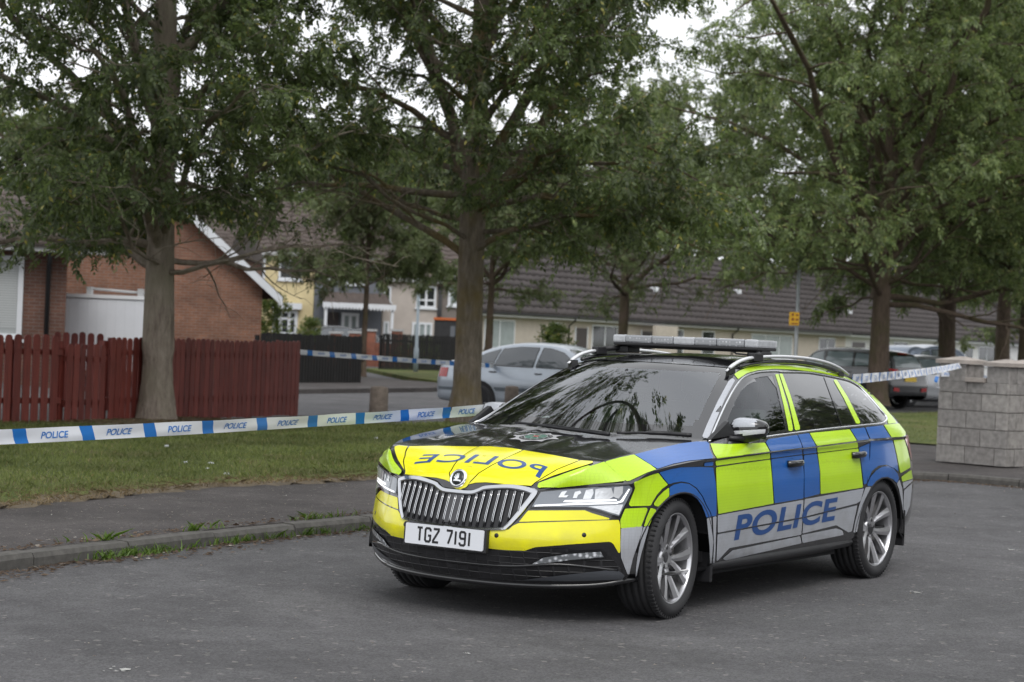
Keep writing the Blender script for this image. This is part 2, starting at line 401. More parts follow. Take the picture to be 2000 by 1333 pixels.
BVH = BVHTree.FromPolygons([Vector(v) for v in SV], SF)

def hit_px(u, v):
    d = ray(u, v); h = BVH.ray_cast(CAM, d, 40)
    return h
def outn(n, d):  # a normal facing against the direction d
    return n if n.dot(d) < 0 else -n

class Skin:
    """pieces of film, trim or glass laid on the car's surface, joined as one mesh"""
    def __init__(s): s.V = []; s.F = []; s.M = []
    def poly(s, pts, caster, mi, off=.0025, step=9., rnd_=0.):
        if rnd_: pts = round_poly(pts, rnd_)
        bm = bmesh.new(); vs = [bm.verts.new((a, b, 0)) for a, b in pts]
        tri = tessellate_polygon([[Vector((a, b, 0)) for a, b in pts]])
        for t in tri:
            try: bm.faces.new([vs[i] for i in t])
            except ValueError: pass
        xs = [p[0] for p in pts]; ys = [p[1] for p in pts]
        for ax, lo, hi in ((0, min(xs), max(xs)), (1, min(ys), max(ys))):
            k = lo + step
            while k < hi:
                bmesh.ops.bisect_plane(bm, geom=bm.verts[:] + bm.edges[:] + bm.faces[:], plane_co=(k, 0, 0) if ax == 0 else (0, k, 0), plane_no=(1, 0, 0) if ax == 0 else (0, 1, 0))
                k += step
        s.from_bm(bm, caster, mi, off); bm.free(); return s
    def from_bm(s, bm, caster, mi, off):
        bm.verts.ensure_lookup_table(); bm.verts.index_update(); n = len(s.V); ok = []
        last = None
        for v in bm.verts:
            o, d = caster(v.co.x, v.co.y); h = BVH.ray_cast(o, d, 40)
            if h[0] is None:            # just past the outline: the nearest place on the shell
                best = (9, None, None)
                for k in range(40):
                    q = o + d * (9.5 + k * .14) if caster is c_px else o + d * (.05 * k)
                    r_ = BVH.find_nearest(q, .08)
                    if r_[0] is not None and r_[3] < best[0]: best = (r_[3], r_[0], r_[1])
                if best[1] is not None and best[0] < .05: h = (best[1], best[2], 0, 0)
            if h[0] is None:
                ok.append(False); s.V.append((0, 0, 0)); continue
            nn = outn(h[1], d); p = h[0] + nn * off; ok.append(True); s.V.append(p)
        for f in bm.faces:
            ii = [v.index for v in f.verts]
            if not all(ok[i] for i in ii): continue
            # a face that leaps over the car's outline is dropped
            P = [Vector(s.V[n + i]) for i in ii]
            if max((P[i] - P[i - 1]).length for i in range(len(P))) > .22: continue
            s.F.append([n + i for i in ii]); s.M.append(mi)
    def build(s, name, mats, parent, mirror=False, mname=None):
        V = [Vector(v) for v in s.V]
        for v in V:
            if abs(v.y) < .006 and s.snap: v.y = 0
        F = [list(f) for f in s.F]
        if mirror: V = [Vector((v.x, -v.y, v.z)) for v in V]
        me = bpy.data.meshes.new(name); me.from_pydata(V, [], F)
        for m in mats: me.materials.append(m)
        me.polygons.foreach_set('material_index', s.M)
        # smooth normals taken from the shell below
        me.polygons.foreach_set('use_smooth', [True] * len(F))
        bm = bmesh.new(); bm.from_mesh(me); bmesh.ops.remove_doubles(bm, verts=bm.verts, dist=.0004)
        for f in bm.faces:
            c = f.calc_center_median(); h = BVH.find_nearest(c)
            ref = c - Vector((.0, 0, .7)) if abs(c.x) < 1.9 else c - Vector((1.6 if c.x > 0 else -1.6, 0, .6))
            if f.normal.dot(ref) < 0: f.normal_flip()
        loose = [v for v in bm.verts if not v.link_faces]; bmesh.ops.delete(bm, geom=loose, context='VERTS')
        bm.to_mesh(me); bm.free(); me.update()
        return link_mesh(name, me, parent)
    snap = False
def c_px(u, v): return CAM, ray(u, v)
def c_side(x, z): return Vector((x, 2.2, z)), Vector((0, -1, 0))
def c_top(x, y): return Vector((x, y, 3)), Vector((0, 0, -1))
def c_front(y, z): return Vector((4, y, z)), Vector((-1, 0, 0))
def Z(o, pts): return [(o[0] + a / o[2], o[1] + b / o[2]) for a, b in pts]
M2 = (1180, 640, 2.2984); MF = (1180, 840, 6.6667); MA = (1200, 940, 4.759); MBm = (1620, 900, 5.555)
MG = (1360, 680, 6.0607); MRr = (1600, 680, 6.059); ML = (1000, 880, 4.4433); MN = (700, 880, 4.4444); MH = (760, 820, 5.0)

car = empty('police_car', (0, 0, 0), 0, 'black police estate car with lime yellow and blue reflective panels and a roof light bar', 'police car')

# ---- body shell with wheel arches and window openings
ARCH = [(1.42, .27, .435), (-1.42, .255, .43)]
WIN_F = Z(MG, [(250,1040),(330,930),(405,740),(490,560),(600,425),(720,352),(890,322),(960,480),(1020,720),(1055,985),(860,1015),(560,1050)])
def in_arch(p):
    for i, (cx, cz, r) in enumerate(ARCH):
        if abs(p.x - cx) < r and p.z < cz + r and abs(p.y) > .55 and (Vector((p.x - cx, 0, p.z - cz)).length < r or (p.z < cz and abs(p.x - cx) < r)): return True
    return False
keepF = []; glF = []
SVV = [Vector(v) for v in SV]
for f, n in zip(SF, SN):
    c = sum((SVV[i] for i in f), Vector()) / 4
    if n in ('screen', 'cap'): continue
    if n in ('ring',) and in_arch(c): continue
    if n == 'side' and c.x > -.2:
        u, v = pix(Vector((c.x, abs(c.y), c.z)))
        if in_poly(u, v, WIN_F): continue
    keepF.append(f)
V2 = [v.copy() for v in SVV]
cnt = {}
for f in keepF:
    for i in range(4):
        e = tuple(sorted((f[i], f[i - 1]))); cnt[e] = cnt.get(e, 0) + 1
bnd = {i for e, c in cnt.items() if c == 1 for i in e}
for i in bnd:
    p = V2[i]
    if abs(p.y) < .6: continue
    for cx, cz, r in ARCH:
        d = Vector((p.x - cx, 0, p.z - cz))
        if p.z > cz - .02 and r - .04 < d.length < r + .075: d = d.normalized() * r; p.x = cx + d.x; p.z = cz + d.z
        elif p.z <= cz - .02 and r - .05 < abs(p.x - cx) < r + .075: p.x = cx + math.copysign(r, p.x - cx)
me = bpy.data.meshes.new('body'); me.from_pydata(V2, [], keepF); me.materials.append(M_black)
me.polygons.foreach_set('use_smooth', [True] * len(keepF))
bm = bmesh.new(); bm.from_mesh(me); bmesh.ops.remove_doubles(bm, verts=bm.verts, dist=.0015)
bmesh.ops.delete(bm, geom=[v for v in bm.verts if not v.link_faces], context='VERTS')
bmesh.ops.recalc_face_normals(bm, faces=bm.faces)
bm.to_mesh(me); bm.free(); me.set_sharp_from_angle(angle=R(24)); me.update()
body = link_mesh('body', me, car)

# underbody, arch liners
mb = MB()
mb.box(-.93, .93, -.80, .80, .19, .26); mb.box(-2.2, 2.05, -.50, .50, .19, .30)
mb.box(-2.3, 2.15, -.70, .70, .30, .62) if False else None
for s in (1, -1):
    for cx, cz, r in ARCH:
        prof = []
        V = []; F = []; n = 26
        for k in range(n + 1):
            th = -.02 + (math.pi + .04) * k / n
            rr = r + .004
            for y in (.50, .905, .93):
                q = rr if y < .92 else rr
                V.append((cx + q * math.cos(th), s * (y if y < .92 else .90), cz + q * math.sin(th)))
        for k in range(n):
            for j in range(2): F.append([k * 3 + j, k * 3 + j + 1, (k + 1) * 3 + j + 1, (k + 1) * 3 + j])
        mb.add(V, F, 0, True)
        mb.add([(cx + r * math.cos(t_), s * .5, cz + r * math.sin(t_)) for t_ in np.linspace(0, math.pi, 20)], [list(range(20))])
mb.build('underbody', M_dark, car)
# arch lips and mudguards
for s in (1, -1):
    for k, (cx, cz, r) in enumerate(ARCH):
        mb = MB(); pts = []
        for t_ in np.linspace(-.02, math.pi + .02, 30):
            x = cx + (r - .002) * math.cos(t_); z = cz + (r - .002) * math.sin(t_)
            h = BVH.ray_cast(Vector((x + (.0), 2.2, z)), Vector((0, -1, 0)), 5)
            pts.append((x, s * ((h[0].y if h[0] else .9) - .003), z))
        mb.tube(pts, .008, 6); mb.build('arch_trim', M_blackpl, car)
    for cx, x0 in ((.985, .975), (-1.86, -1.87)):
        mb = MB(); mb.box(x0 - .012, x0 + .012, .66, .90, .165 if cx > 0 else .19, .44, ch=.008)
        o = mb.build('mudflap', M_blackpl, car)
        if s < 0:
            o.data.transform(Matrix.Scale(-1, 4, (0, 1, 0))); o.data.flip_normals()

# ---- livery, part by part (traced on the near side, mirrored for the far side)
def part(name, items, parent=None, mirror_too=True, snap=False, mats=None, off=.003, step=6., rr=2.2):
    sk = Skin(); sk.snap = snap
    for it in items:
        mi, o, pts = it[:3]
        sk.poly(Z(o, pts), c_px, mi, it[3] if len(it) > 3 else off, step, rr)
    outs = [sk.build(name, mats or LIV, parent or car)]
    if mirror_too: outs.append(sk.build(name, mats or LIV, parent or car, mirror=True))
    return outs, sk
part('front_wing', [
 (BL, MF, [(392,324),(700,246),(1000,181),(1200,156),(1330,155),(1363,180),(1370,260),(1415,350),(1408,374),(1100,405),(900,445),(693,512),(600,455),(500,390)]),
 (LM, MF, [(12,425),(30,410),(200,365),(386,326),(495,395),(600,460),(678,518),(560,560),(440,615),(330,665),(290,672),(150,555)]),
 (BL, MF, [(712,553),(860,512),(1000,488),(1240,483),(1415,490),(1425,560),(1448,700),(1458,900),(1455,1120),(1395,1128),(1385,1080),(1330,980),(1280,865),(1200,755),(1100,690),(1000,672),(900,688),(834,712),(770,630)]),
 (LM, MF, [(383,690),(480,640),(600,590),(700,560),(760,640),(826,715),(750,768),(680,848),(632,925),(605,978),(590,988),(340,995),(318,970),(400,760)]),
 (BL, MF, [(1300,430),(1415,412),(1417,466),(1296,475)]),
 (LM, MF, [(640,960),(700,870),(770,800),(840,750),(842,862),(790,910),(740,960),(700,1000),(650,985)]),
 (BL, MF, [(846,747),(900,715),(1000,690),(1100,705),(1190,765),(1270,870),(1320,985),(1375,1080),(1385,1130),(1325,1142),(1310,1090),(1270,990),(1210,900),(1130,840),(1040,815),(960,820),(900,840),(848,862)]),
 (SI, MA, [(855,345),(895,338),(915,560),(900,765),(885,765),(880,600)]),
 (SI, MA, [(910,335),(945,326),(938,560),(930,757),(910,762),(920,560)]),
])
part('front_door', [
 (LM, M2, [(475,522),(560,525),(720,518),(742,557),(505,588),(490,565)]),
 (BL, M2, [(724,515),(735,503),(865,483),(878,510),(888,540),(746,556)]),
 (LM, M2, [(498,598),(743,564),(743,588),(500,621)]),
 (BL, M2, [(747,563),(886,546),(888,569),(747,587)]),
 (LM, M2, [(500,628),(744,593),(752,680),(759,790),(511,837),(504,740)]),
 (BL, M2, [(748,592),(888,573),(895,660),(893,767),(763,789),(756,690)]),
 (SI, M2, [(508,843),(893,773),(890,850),(508,921)]),
 (SI, M2, [(507,928),(889,857),(883,930),(560,990),(508,1046),(502,1046)]),
 (SI, M2, [(530,1037),(575,1000),(878,936),(884,968),(545,1045)]),
 (LM, MG, [(930,315),(970,310),(1060,620),(1110,800),(1140,960),(1130,985),(1090,985),(1075,900),(1030,680),(980,470)]),
])
part('rear_door', [
 (BL, M2, [(868,482),(918,475),(950,533),(892,541),(880,508)]),
 (LM, M2, [(921,475),(1101,458),(1133,509),(954,532)]),
 (BL, M2, [(1104,457),(1168,450),(1188,502),(1137,508)]),
 (BL, M2, [(892,547),(950,540),(953,562),(893,569)]),
 (LM, M2, [(954,539),(1136,516),(1138,539),(957,562)]),
 (BL, M2, [(895,574),(953,567),(965,640),(967,746),(897,765),(897,650)]),
 (LM, M2, [(957,566),(1139,543),(1150,620),(1160,718),(970,748),(968,650)]),
 (BL, M2, [(1142,540),(1190,518),(1188,600),(1178,700),(1164,705),(1155,630)]),
 (SI, M2, [(898,771),(1165,722),(1150,778),(1130,790),(893,850)]),
 (SI, M2, [(893,857),(1135,797),(1110,915),(1095,920),(1040,887),(888,925)]),
 (SI, M2, [(883,932),(1040,901),(1068,912),(1073,931),(889,967)]),
 (LM, MG, [(980,310),(1015,305),(1110,560),(1170,760),(1222,940),(1220,970),(1165,978),(1150,900),(1090,640)]),
 (LM, M2, [(1028,237),(1042,235),(1090,310),(1148,425),(1146,432),(1130,433),(1075,320)]),
])
part('rear_quarter_panel', [
 (BL, M2, [(1172,449),(1250,440),(1285,494),(1193,500)]),
 (LM, M2, [(1254,438),(1322,431),(1352,470),(1352,483),(1338,490),(1289,494)]),
 (BL, M2, [(1194,510),(1292,506),(1308,570),(1320,648),(1300,632),(1265,616),(1230,620),(1200,645),(1182,688),(1180,640),(1192,580)]),
 (LM, M2, [(1297,506),(1346,503),(1358,540),(1370,590),(1374,628),(1328,655),(1312,570)]),
 (BL, MBm, [(405,260),(440,180),(500,110),(560,70),(630,58),(690,85),(735,140),(752,190),(728,245),(690,205),(630,175),(560,183),(500,222),(460,275),(415,278)]),
 (SI, MBm, [(388,290),(443,282),(440,300),(380,430),(330,580),(295,775),(255,782),(270,680),(320,480)]),
 (LM, M2, [(583,213),(600,198),(640,181),(700,171),(762,167),(860,173),(950,184),(1060,206),(1110,224),(1150,249),(1200,294),(1245,345),(1292,400),(1312,428),(1274,434),(1268,400),(1240,365),(1200,315),(1150,264),(1105,237),(1060,224),(960,203),(860,191),(762,187),(690,193),(640,206),(600,233)]),
])
part('windscreen_pillar', [(SI, MG, [(70,1050),(100,1080),(140,1085),(200,930),(330,620),(455,385),(425,358),(380,400),(250,640),(130,900)])])
part('rear_bumper', [
 (LM, MBm, [(775,175),(885,100),(900,195),(785,230)]),
 (SI, MBm, [(787,238),(900,205),(895,222),(803,308)]),
 (SI, MBm, [(805,322),(895,245),(888,330),(868,490),(820,605),(805,600),(800,450)]),
 (SI, MBm, [(728,250),(755,205),(785,300),(795,450),(800,600),(788,500),(770,400),(750,310)]),
])
# bonnet: lime corner, yellow nose
BONNET = [
 (LM, ML, [(222,325),(235,290),(400,235),(600,165),(795,107),(815,125),(890,195),(975,260),(975,272),(900,280),(600,300),(400,318),(240,332)]),
 (YE, MH, [(752,664),(767,650),(800,600),(870,530),(1000,450),(1150,375),(1300,303),(1200,285),(1050,272),(930,315),(840,372),(780,415),(720,470),(670,520),(630,575),(620,670),(700,682)]),
 (YE, MH, [(778,635),(850,618),(950,614),(1150,632),(1390,650),(1420,620),(1500,570),(1640,490),(1857,402),(1600,352),(1312,305),(1160,376),(1010,452),(880,532),(812,600)]),
 (YE, MH, [(1432,622),(1512,573),(1652,492),(1870,405),(1990,412),(1990,428),(1800,488),(1600,553),(1450,612)]),
]
# ---- bumper: yellow upper half, side pieces
part('front_bumper', [
 (YE, ML, [(60,622),(140,524),(630,521),(700,548),(845,590),(840,600),(500,609)]),
 (YE, ML, [(-204,690),(-30,690),(10,655),(60,633),(500,618),(925,604),(938,650),(938,880),(930,893),(920,885),(880,815),(860,798),(840,793),(500,816),(200,839),(110,870),(0,866),(-110,860),(-204,849)]),
 (LM, MF, [(270,1027),(550,1013),(560,1040),(475,1263),(215,1283),(207,1180)]),
 (SI, MA, [(60,441),(260,417),(250,480),(190,660),(150,800),(135,868),(118,862),(60,710),(55,600)]),
 (LM, MF, [(600,1015),(665,1035),(672,1060),(620,1150),(580,1248),(512,1258),(545,1150)]),
 (SI, MA, [(268,426),(318,420),(290,520),(245,680),(210,840),(205,883),(158,885),(165,820),(200,660)]),
])
# ================================================================== car: bonnet, lettering, glass, lamps, trim
def text_bm(txt, shear=0., bold=.0, spacing=1., glyph_w=1.):
    """a lettering mesh scaled to the unit square"""
    cu = bpy.data.curves.new('t', 'FONT'); cu.body = txt; cu.offset = bold; cu.shear = shear; cu.space_character = spacing
    cu.resolution_u = 6; cu.fill_mode = 'FRONT'
    ob = bpy.data.objects.new('t', cu); COL.objects.link(ob)
    dg = bpy.context.evaluated_depsgraph_get(); me = bpy.data.meshes.new_from_object(ob.evaluated_get(dg))
    bpy.data.objects.remove(ob); bpy.data.curves.remove(cu)
    bm = bmesh.new(); bm.from_mesh(me); bpy.data.meshes.remove(me)
    xs = [v.co.x for v in bm.verts]; ys = [v.co.y for v in bm.verts]
    x0, x1, y0, y1 = min(xs), max(xs), min(ys), max(ys)
    for v in bm.verts: v.co = Vector(((v.co.x - x0) / (x1 - x0), (v.co.y - y0) / (y1 - y0), 0))
    return bm
def cut_bm(bm, nx, ny):
    for ax, n in ((0, nx), (1, ny)):
        for k in range(1, n):
            p = [0, 0, 0]; p[ax] = k / n; q = [0, 0, 0]; q[ax] = 1
            bmesh.ops.bisect_plane(bm, geom=bm.verts[:] + bm.edges[:] + bm.faces[:], plane_co=p, plane_no=q)
def text_skin(sk, txt, mapper, caster, mi, off, nx=40, ny=5, **kw):
    bm = text_bm(txt, **kw); cut_bm(bm, nx, ny)
    for v in bm.verts: a, b = mapper(v.co.x, v.co.y); v.co = Vector((a, b, 0))
    sk.from_bm(bm, caster, mi, off); bm.free()

# bonnet with its film and lettering: one part
bs = Skin(); bs.snap = True
for o, in [(BONNET,)]:
    for mi, org, pts in o: bs.poly(Z(org, pts), c_px, mi, .0045 if mi == YE else .011, 4.5 if mi == YE else 3., 1.6)
keep_ = [k for k, f in enumerate(bs.F) if max(bs.V[i][1] for i in f) > .002]; bs.F = [bs.F[k] for k in keep_]; bs.M = [bs.M[k] for k in keep_]
bs.V = [(v[0], max(0., v[1]), v[2]) if v[0] else v for v in bs.V]
nV = len(bs.V); bs.V += [(v[0], -v[1], v[2]) for v in bs.V]; bs.F += [[i + nV for i in f] for f in bs.F]; bs.M += list(bs.M)
text_skin(bs, 'POLICE', lambda s, t: ((2.120 + .016 * ((.455 - .85 * s) / .42) ** 2) * (1 - t) + (2.010 + .042 * ((.455 - .85 * s) / .42) ** 2) * t, .450 - .845 * s), c_top, TX, .0062, bold=.012, spacing=1.08)
for sgn in (1, -1):                        # black painted panel under the film
    off = len(bs.V); P = CAP.reshape(-1, 3).copy(); P[:, 1] *= sgn; bs.V += [tuple(p) for p in P]
    f = grid_faces(CAP, off); bs.F += f; bs.M += [0] * len(f)
bonnet = bs.build('bonnet', LIV, car)

# side lettering over both doors
for sgn in (1, -1):
    for nm, x0, x1 in (('front_door_lettering', -.085, 9), ('rear_door_lettering', -9, -.085)):
        sk = Skin(); bm = text_bm('POLICE', shear=.0, bold=.03, spacing=1.06)
        def mp_(s, t):
            sh = .022 * t
            x = .742 - 1.395 * s - (sh if sgn > 0 else sh)
            if sgn < 0: x = -(x) + .07 if False else (-.655 + 1.395 * s + sh)
            z = .392 + .043 * (s if sgn > 0 else 1 - s) + .151 * t
            return x, z
        for v in bm.verts: v.co = Vector((*mp_(v.co.x, v.co.y), 0))
        for k in np.arange(-.7, .8, .04): bmesh.ops.bisect_plane(bm, geom=bm.verts[:] + bm.edges[:] + bm.faces[:], plane_co=(k, 0, 0), plane_no=(1, 0, 0))
        for k in (.42, .45, .48, .51, .54): bmesh.ops.bisect_plane(bm, geom=bm.verts[:] + bm.edges[:] + bm.faces[:], plane_co=(0, k, 0), plane_no=(0, 1, 0))
        # split at the gap between the doors (a slanting line)
        def side_of(c): return c.x > -.085 + (.49 - c.y) * .12
        bmesh.ops.bisect_plane(bm, geom=bm.verts[:] + bm.edges[:] + bm.faces[:], plane_co=(-.085, .49, 0), plane_no=(1, .12, 0))
        kill = [f for f in bm.faces if side_of(f.calc_center_median()) != (nm[0] == 'f')]
        bmesh.ops.delete(bm, geom=kill, context='FACES')
        sk.from_bm(bm, c_side, 0, .0045); bm.free()
        o = sk.build(nm, [M_text], None, mirror=sgn < 0)
        door = [x for x in bpy.data.objects if x.name.startswith(nm[:-10]) and x.type == 'MESH' and x is not o and (sum(v.co.y for v in list(x.data.vertices)[:50]) > 0) == (sgn > 0) and 'lettering' not in x.name][0]
        o.parent = door; o.name = 'lettering'

# panel gaps cut fine black lines across the white lower doors and letters
for sgn in (1, -1):
    mb = MB()
    for path in ([(508, 924), (700, 888), (889, 853)], [(892, 853), (1000, 826), (1132, 793)]):
        pts = []
        for a, b in smooth_path(path, 8):
            u, v = Z(M2, [(a, b)])[0]; h = hit_px(u, v)
            if h[0]: pts.append((h[0].x, sgn * (h[0].y + .004), h[0].z))
        mb.tube(pts, .0035, 4)
    mb.build('door_strip', M_blackpl, car)

# glass ----------------------------------------------------------
def grid_part(name, rows, mats, parent, midx=None, off=0., mirror=True, smooth=True):
    rows = np.array(rows); a, b = rows.shape[:2]; V = []; F = []; Mx = []
    for sgn in ((1, -1) if mirror else (1,)):
        o = len(V); P = rows.reshape(-1, 3).copy(); P[:, 1] *= sgn; V += [tuple(p) for p in P]
        for i in range(a - 1):
            for j in range(b - 1):
                F.append([o + i * b + j, o + i * b + j + 1, o + (i + 1) * b + j + 1, o + (i + 1) * b + j]); Mx.append(midx(i, j) if midx else 0)
    me = bpy.data.meshes.new(name); me.from_pydata(V, [], F)
    for m in mats: me.materials.append(m)
    me.polygons.foreach_set('material_index', Mx); me.polygons.foreach_set('use_smooth', [smooth] * len(F))
    bm = bmesh.new(); bm.from_mesh(me); bmesh.ops.remove_doubles(bm, verts=bm.verts, dist=.0006)
    bmesh.ops.recalc_face_normals(bm, faces=bm.faces); bm.to_mesh(me); bm.free(); me.update()
    return link_mesh(name, me, parent)
scr = GR[3][1]; na, nb = scr.shape[:2]
# resample the screen finer
fine = []
for s_ in np.linspace(0, 1, 56):
    a = [np.polyval(c, s_) for c in PA]; c = [np.polyval(c_, s_) for c_ in PC]
    fine.append(np.array([(c[0] + (a[0] - c[0]) * t ** 2, a[1] * t, c[2] + (a[2] - c[2]) * t ** 2) for t in np.linspace(0, 1, 49)]))
fine = np.array(fine)
windscreen = grid_part('windscreen', fine, [M_glass, M_frit], car, midx=lambda i, j: 1 if (i < 6 or i > 43 or j > 42 or ((i < 9 or i > 40) and j > 41)) else 0)

def simple_skin(name, items, mats, parent=car, mirror=True, off=.003, step=8., rr=2.):
    sk = Skin()
    for mi, org, pts in items: sk.poly(Z(org, pts), c_px, mi, off, step, rr)
    o = [sk.build(name, mats, parent)]
    if mirror: o.append(sk.build(name, mats, parent, mirror=True))
    return o
simple_skin('side_window', [(0, MG, [(250,1055),(330,925),(405,740),(480,570),(560,450),(620,390),(720,345),(890,315),(960,480),(1020,720),(1058,990),(860,1020),(560,1055)])], [M_glasss], off=-.002)
# black frame round the front window
simple_skin('window_frame', [
 (0, MG, [(165,1095),(235,920),(320,735),(420,540),(485,430),(560,362),(640,326),(760,300),(915,290),(925,315),(890,330),(760,345),(680,365),(610,410),(540,490),(460,630),(400,770),(340,930),(330,1000),(380,1060),(300,1110),(170,1120)]),
 (0, MG, [(900,318),(928,312),(985,480),(1040,700),(1078,900),(1092,992),(1050,1000),(860,1032),(860,1000),(1050,965),(1010,740),(955,500)]),
], [M_gloss], off=.001)
simple_skin('rear_side_window', [
 (0, M2, [(798,208),(900,210),(985,222),(1022,330),(1060,440),(880,463),(868,400),(835,300)]),
 (0, M2, [(992,226),(1025,234),(1060,300),(1125,434),(1068,439),(1030,330)]),
 (0, M2, [(1048,238),(1108,252),(1150,282),(1200,338),(1250,402),(1248,414),(1226,424),(1162,431),(1100,320)])], [M_priv], off=.0005)
simple_skin('window_divider', [(0, M2, [(984,222),(991,223),(1032,330),(1069,440),(1061,441),(1024,330)])], [M_gloss], off=.004)
# bright trim round the side windows
path = Z(MG, [(150,1105),(235,905),(320,715),(420,520),(490,412),(560,345),(640,308),(760,283),(940,275)]) + Z(M2, [(800,200),(900,202),(960,210),(1060,230),(1110,246),(1150,273),(1200,325),(1240,372),(1262,398),(1266,412),(1256,424),(1235,432),(1160,440),(1000,456),(870,472),(735,490)]) + Z(MG, [(720,1075),(560,1098)])
for sgn in (1, -1):
    pts = []
    for u, v in smooth_path(path, 4):
        h = hit_px(u, v)
        if h[0]: pts.append((h[0].x, sgn * (h[0].y + .003), h[0].z))
    mb = MB(); mb.tube(pts, .0075, 6, flat=1.); mb.build('window_trim', M_chrome, car)

# headlights -----------------------------------------------------
lamps = simple_skin('headlight', [
 (0, ML, [(155,502),(240,348),(400,334),(700,308),(1018,290),(1052,318),(1052,350),(1000,450),(932,590),(860,572),(760,538),(640,508),(165,506)])], [M_gloss], off=.004, rr=1.5)
HL = [('lamp_lens', M_lampdark, .008, [[(175,492),(252,362),(400,348),(700,322),(1012,303),(1038,325),(1035,352),(990,445),(924,572),(860,555),(765,522),(645,494)]]),
      ('reflector', M_clear, .011, [[(400,412),(430,360),(478,352),(450,395),(490,392),(470,412)],[(525,418),(545,362),(590,350),(600,372),(570,392),(560,418)],
         [(612,425),(640,345),(700,333),(705,372),(680,425)],[(712,425),(722,335),(800,325),(860,325),(880,398),(840,425)],[(872,400),(885,318),(960,308),(955,370),(920,420)],
         [(660,490),(960,470),(922,562),(860,545),(770,515)]]),
      ('light_strip', mat('led_strip', (.85, .87, .9), .25, emit=(1, 1, 1, .5)), .013, [[(195,492),(205,478),(560,462),(900,448),(935,438),(1005,328),(1016,333),(955,448),(900,466),(560,476)],[(440,452),(460,436),(900,424),(905,440),(560,456)]])]
for nm, mt, of, pls in HL:
    sk = Skin()
    for p in pls: sk.poly(Z(ML, p), c_px, 0, of, 5., .8)
    for k in (0, 1): sk.build(nm, [mt], lamps[k], mirror=k == 1)

# grille ---------------------------------------------------------
GO = [(0,.688),(.085,.690),(.13,.705),(.17,.722),(.30,.738),(.40,.732),(.452,.718),(.474,.700),(.44,.63),(.40,.56),(.36,.508),(.33,.492),(.20,.483),(0,.480)]
GI = [(0,.660),(.095,.662),(.14,.678),(.18,.694),(.30,.708),(.38,.703),(.425,.692),(.432,.685),(.405,.63),(.372,.568),(.340,.520),(.317,.505),(.20,.495),(0,.492)]
def fx(y, z): h = BVH.ray_cast(Vector((4, y, z)), Vector((-1, 0, 0)), 5); return h[0].x
def ring3(name, outer, inner, mats, parent, lift=.022):
    V = []; F = []
    for sgn in (1, -1):
        o = len(V); n = len(outer)
        for (a, b), (c, d) in zip(outer, inner):
            x = fx(a, b); x2 = fx(c, d); m1 = (a * .8 + c * .2, b * .8 + d * .2); m2 = (a * .25 + c * .75, b * .25 + d * .75)
            V += [(x - .004, sgn * a, b), (fx(*m1) + lift * .85, sgn * m1[0], m1[1]), (fx(*m2) + lift, sgn * m2[0], m2[1]), (x2 + lift * .8, sgn * c, d), (x2 - .03, sgn * c, d)]
        for i in range(n - 1):
            for k in range(4): F.append([o + i * 5 + k, o + i * 5 + k + 1, o + (i + 1) * 5 + k + 1, o + (i + 1) * 5 + k])
    mb = MB(); mb.add(V, F, 0, False)
    return mb.build(name, mats, parent)
grille = Skin()
full = GI + [(-a, b) for a, b in GI[::-1][1:-1]]
grille.poly([(a * 1.02, b) for a, b in full], c_front, 0, .002, .04)
grille = grille.build('grille', [M_ink], car)
def resamp(poly, k=4):
    return smooth_path(poly, k)
ring3('grille_frame', [tuple(p) for p in resamp(GO)], [tuple(p) for p in resamp(GI)], [mat('chrome_ground_darkened', (.55, .56, .58), .14, metal=1.)], grille, lift=.015)  # frame chrome coloured darker to stand in for the ground it reflects
def gi_top(y):
    a = [p for p in GI[:8]]; return np.interp(abs(y), [p[0] for p in a], [p[1] for p in a])
def gi_bot(y):
    a = GI[8:][::-1]; return np.interp(abs(y), [p[0] for p in a], [p[1] for p in a])
for k in range(-9, 10):
    y = k * .0436
    zt = gi_top(y) - .004; zb = gi_bot(y) + .006
    if abs(k) == 9: zb = .585
    mb = MB(); n = 6
    for dy in (-.0042, .0042):
        pts = [(fx(y, zb + (zt - zb) * i / n) + .011, y + dy, zb + (zt - zb) * i / n) for i in range(n + 1)]
        zk = zb + (zt - zb) * .22
        pts = [(x - max(0, (zk - z)) * .18, yy_, z) for x, yy_, z in pts]
        mb.tube(pts, .0023, 5)
    pts = [(fx(y, zb + (zt - zb) * i / n) + .006, y, zb + (zt - zb) * i / n) for i in range(n + 1)]
    mb.tube(pts, .0085, 4, mi=1)
    mb.build('grille_bar', [M_chrome, M_ink], grille)
sk = Skin(); sk.poly([(-.052,.505),(.052,.505),(.052,.655),(-.052,.655)], c_front, 0, .008, .03); sk.build('radar_panel', [mat('radar_panel', (.05, .05, .055), .3)], grille)

# badge on the bonnet: ring, dark disc and a winged arrow
bc = Vector((2.238, -.014, .742)); bn = Vector((.92, 0, .40)).normalized()
bx = Vector((0, 1, 0)); bz = bn.cross(bx).normalized() * -1
if bz.z < 0: bz = -bz
bM = Matrix((( bx.x, bn.x, bz.x, bc.x), (bx.y, bn.y, bz.y, bc.y), (bx.z, bn.z, bz.z, bc.z), (0, 0, 0, 1)))
mb = MB()
mb.lathe([(0.001, .006), (.040, .006), (.041, .011), (.046, .012), (.052, .008), (.053, -.006)], 40, 0, bM)
mb.lathe([(0.0005, .0085), (.039, .0085), (.040, .005)], 40, 1, bM)
S = .034
wing = [[(-.75,-.55),(.55,-.55),(.75,-.75),(.75,-.35),(.30,-.30),(-.05,-.25),(.25,0),(.10,.75),(-.02,.80),(-.05,.2),(-.2,.75),(-.33,.70),(-.22,.1),(-.45,.55),(-.58,.48),(-.38,-.02),(-.65,.25),(-.75,.15),(-.35,-.28),(-.6,-.35)]]
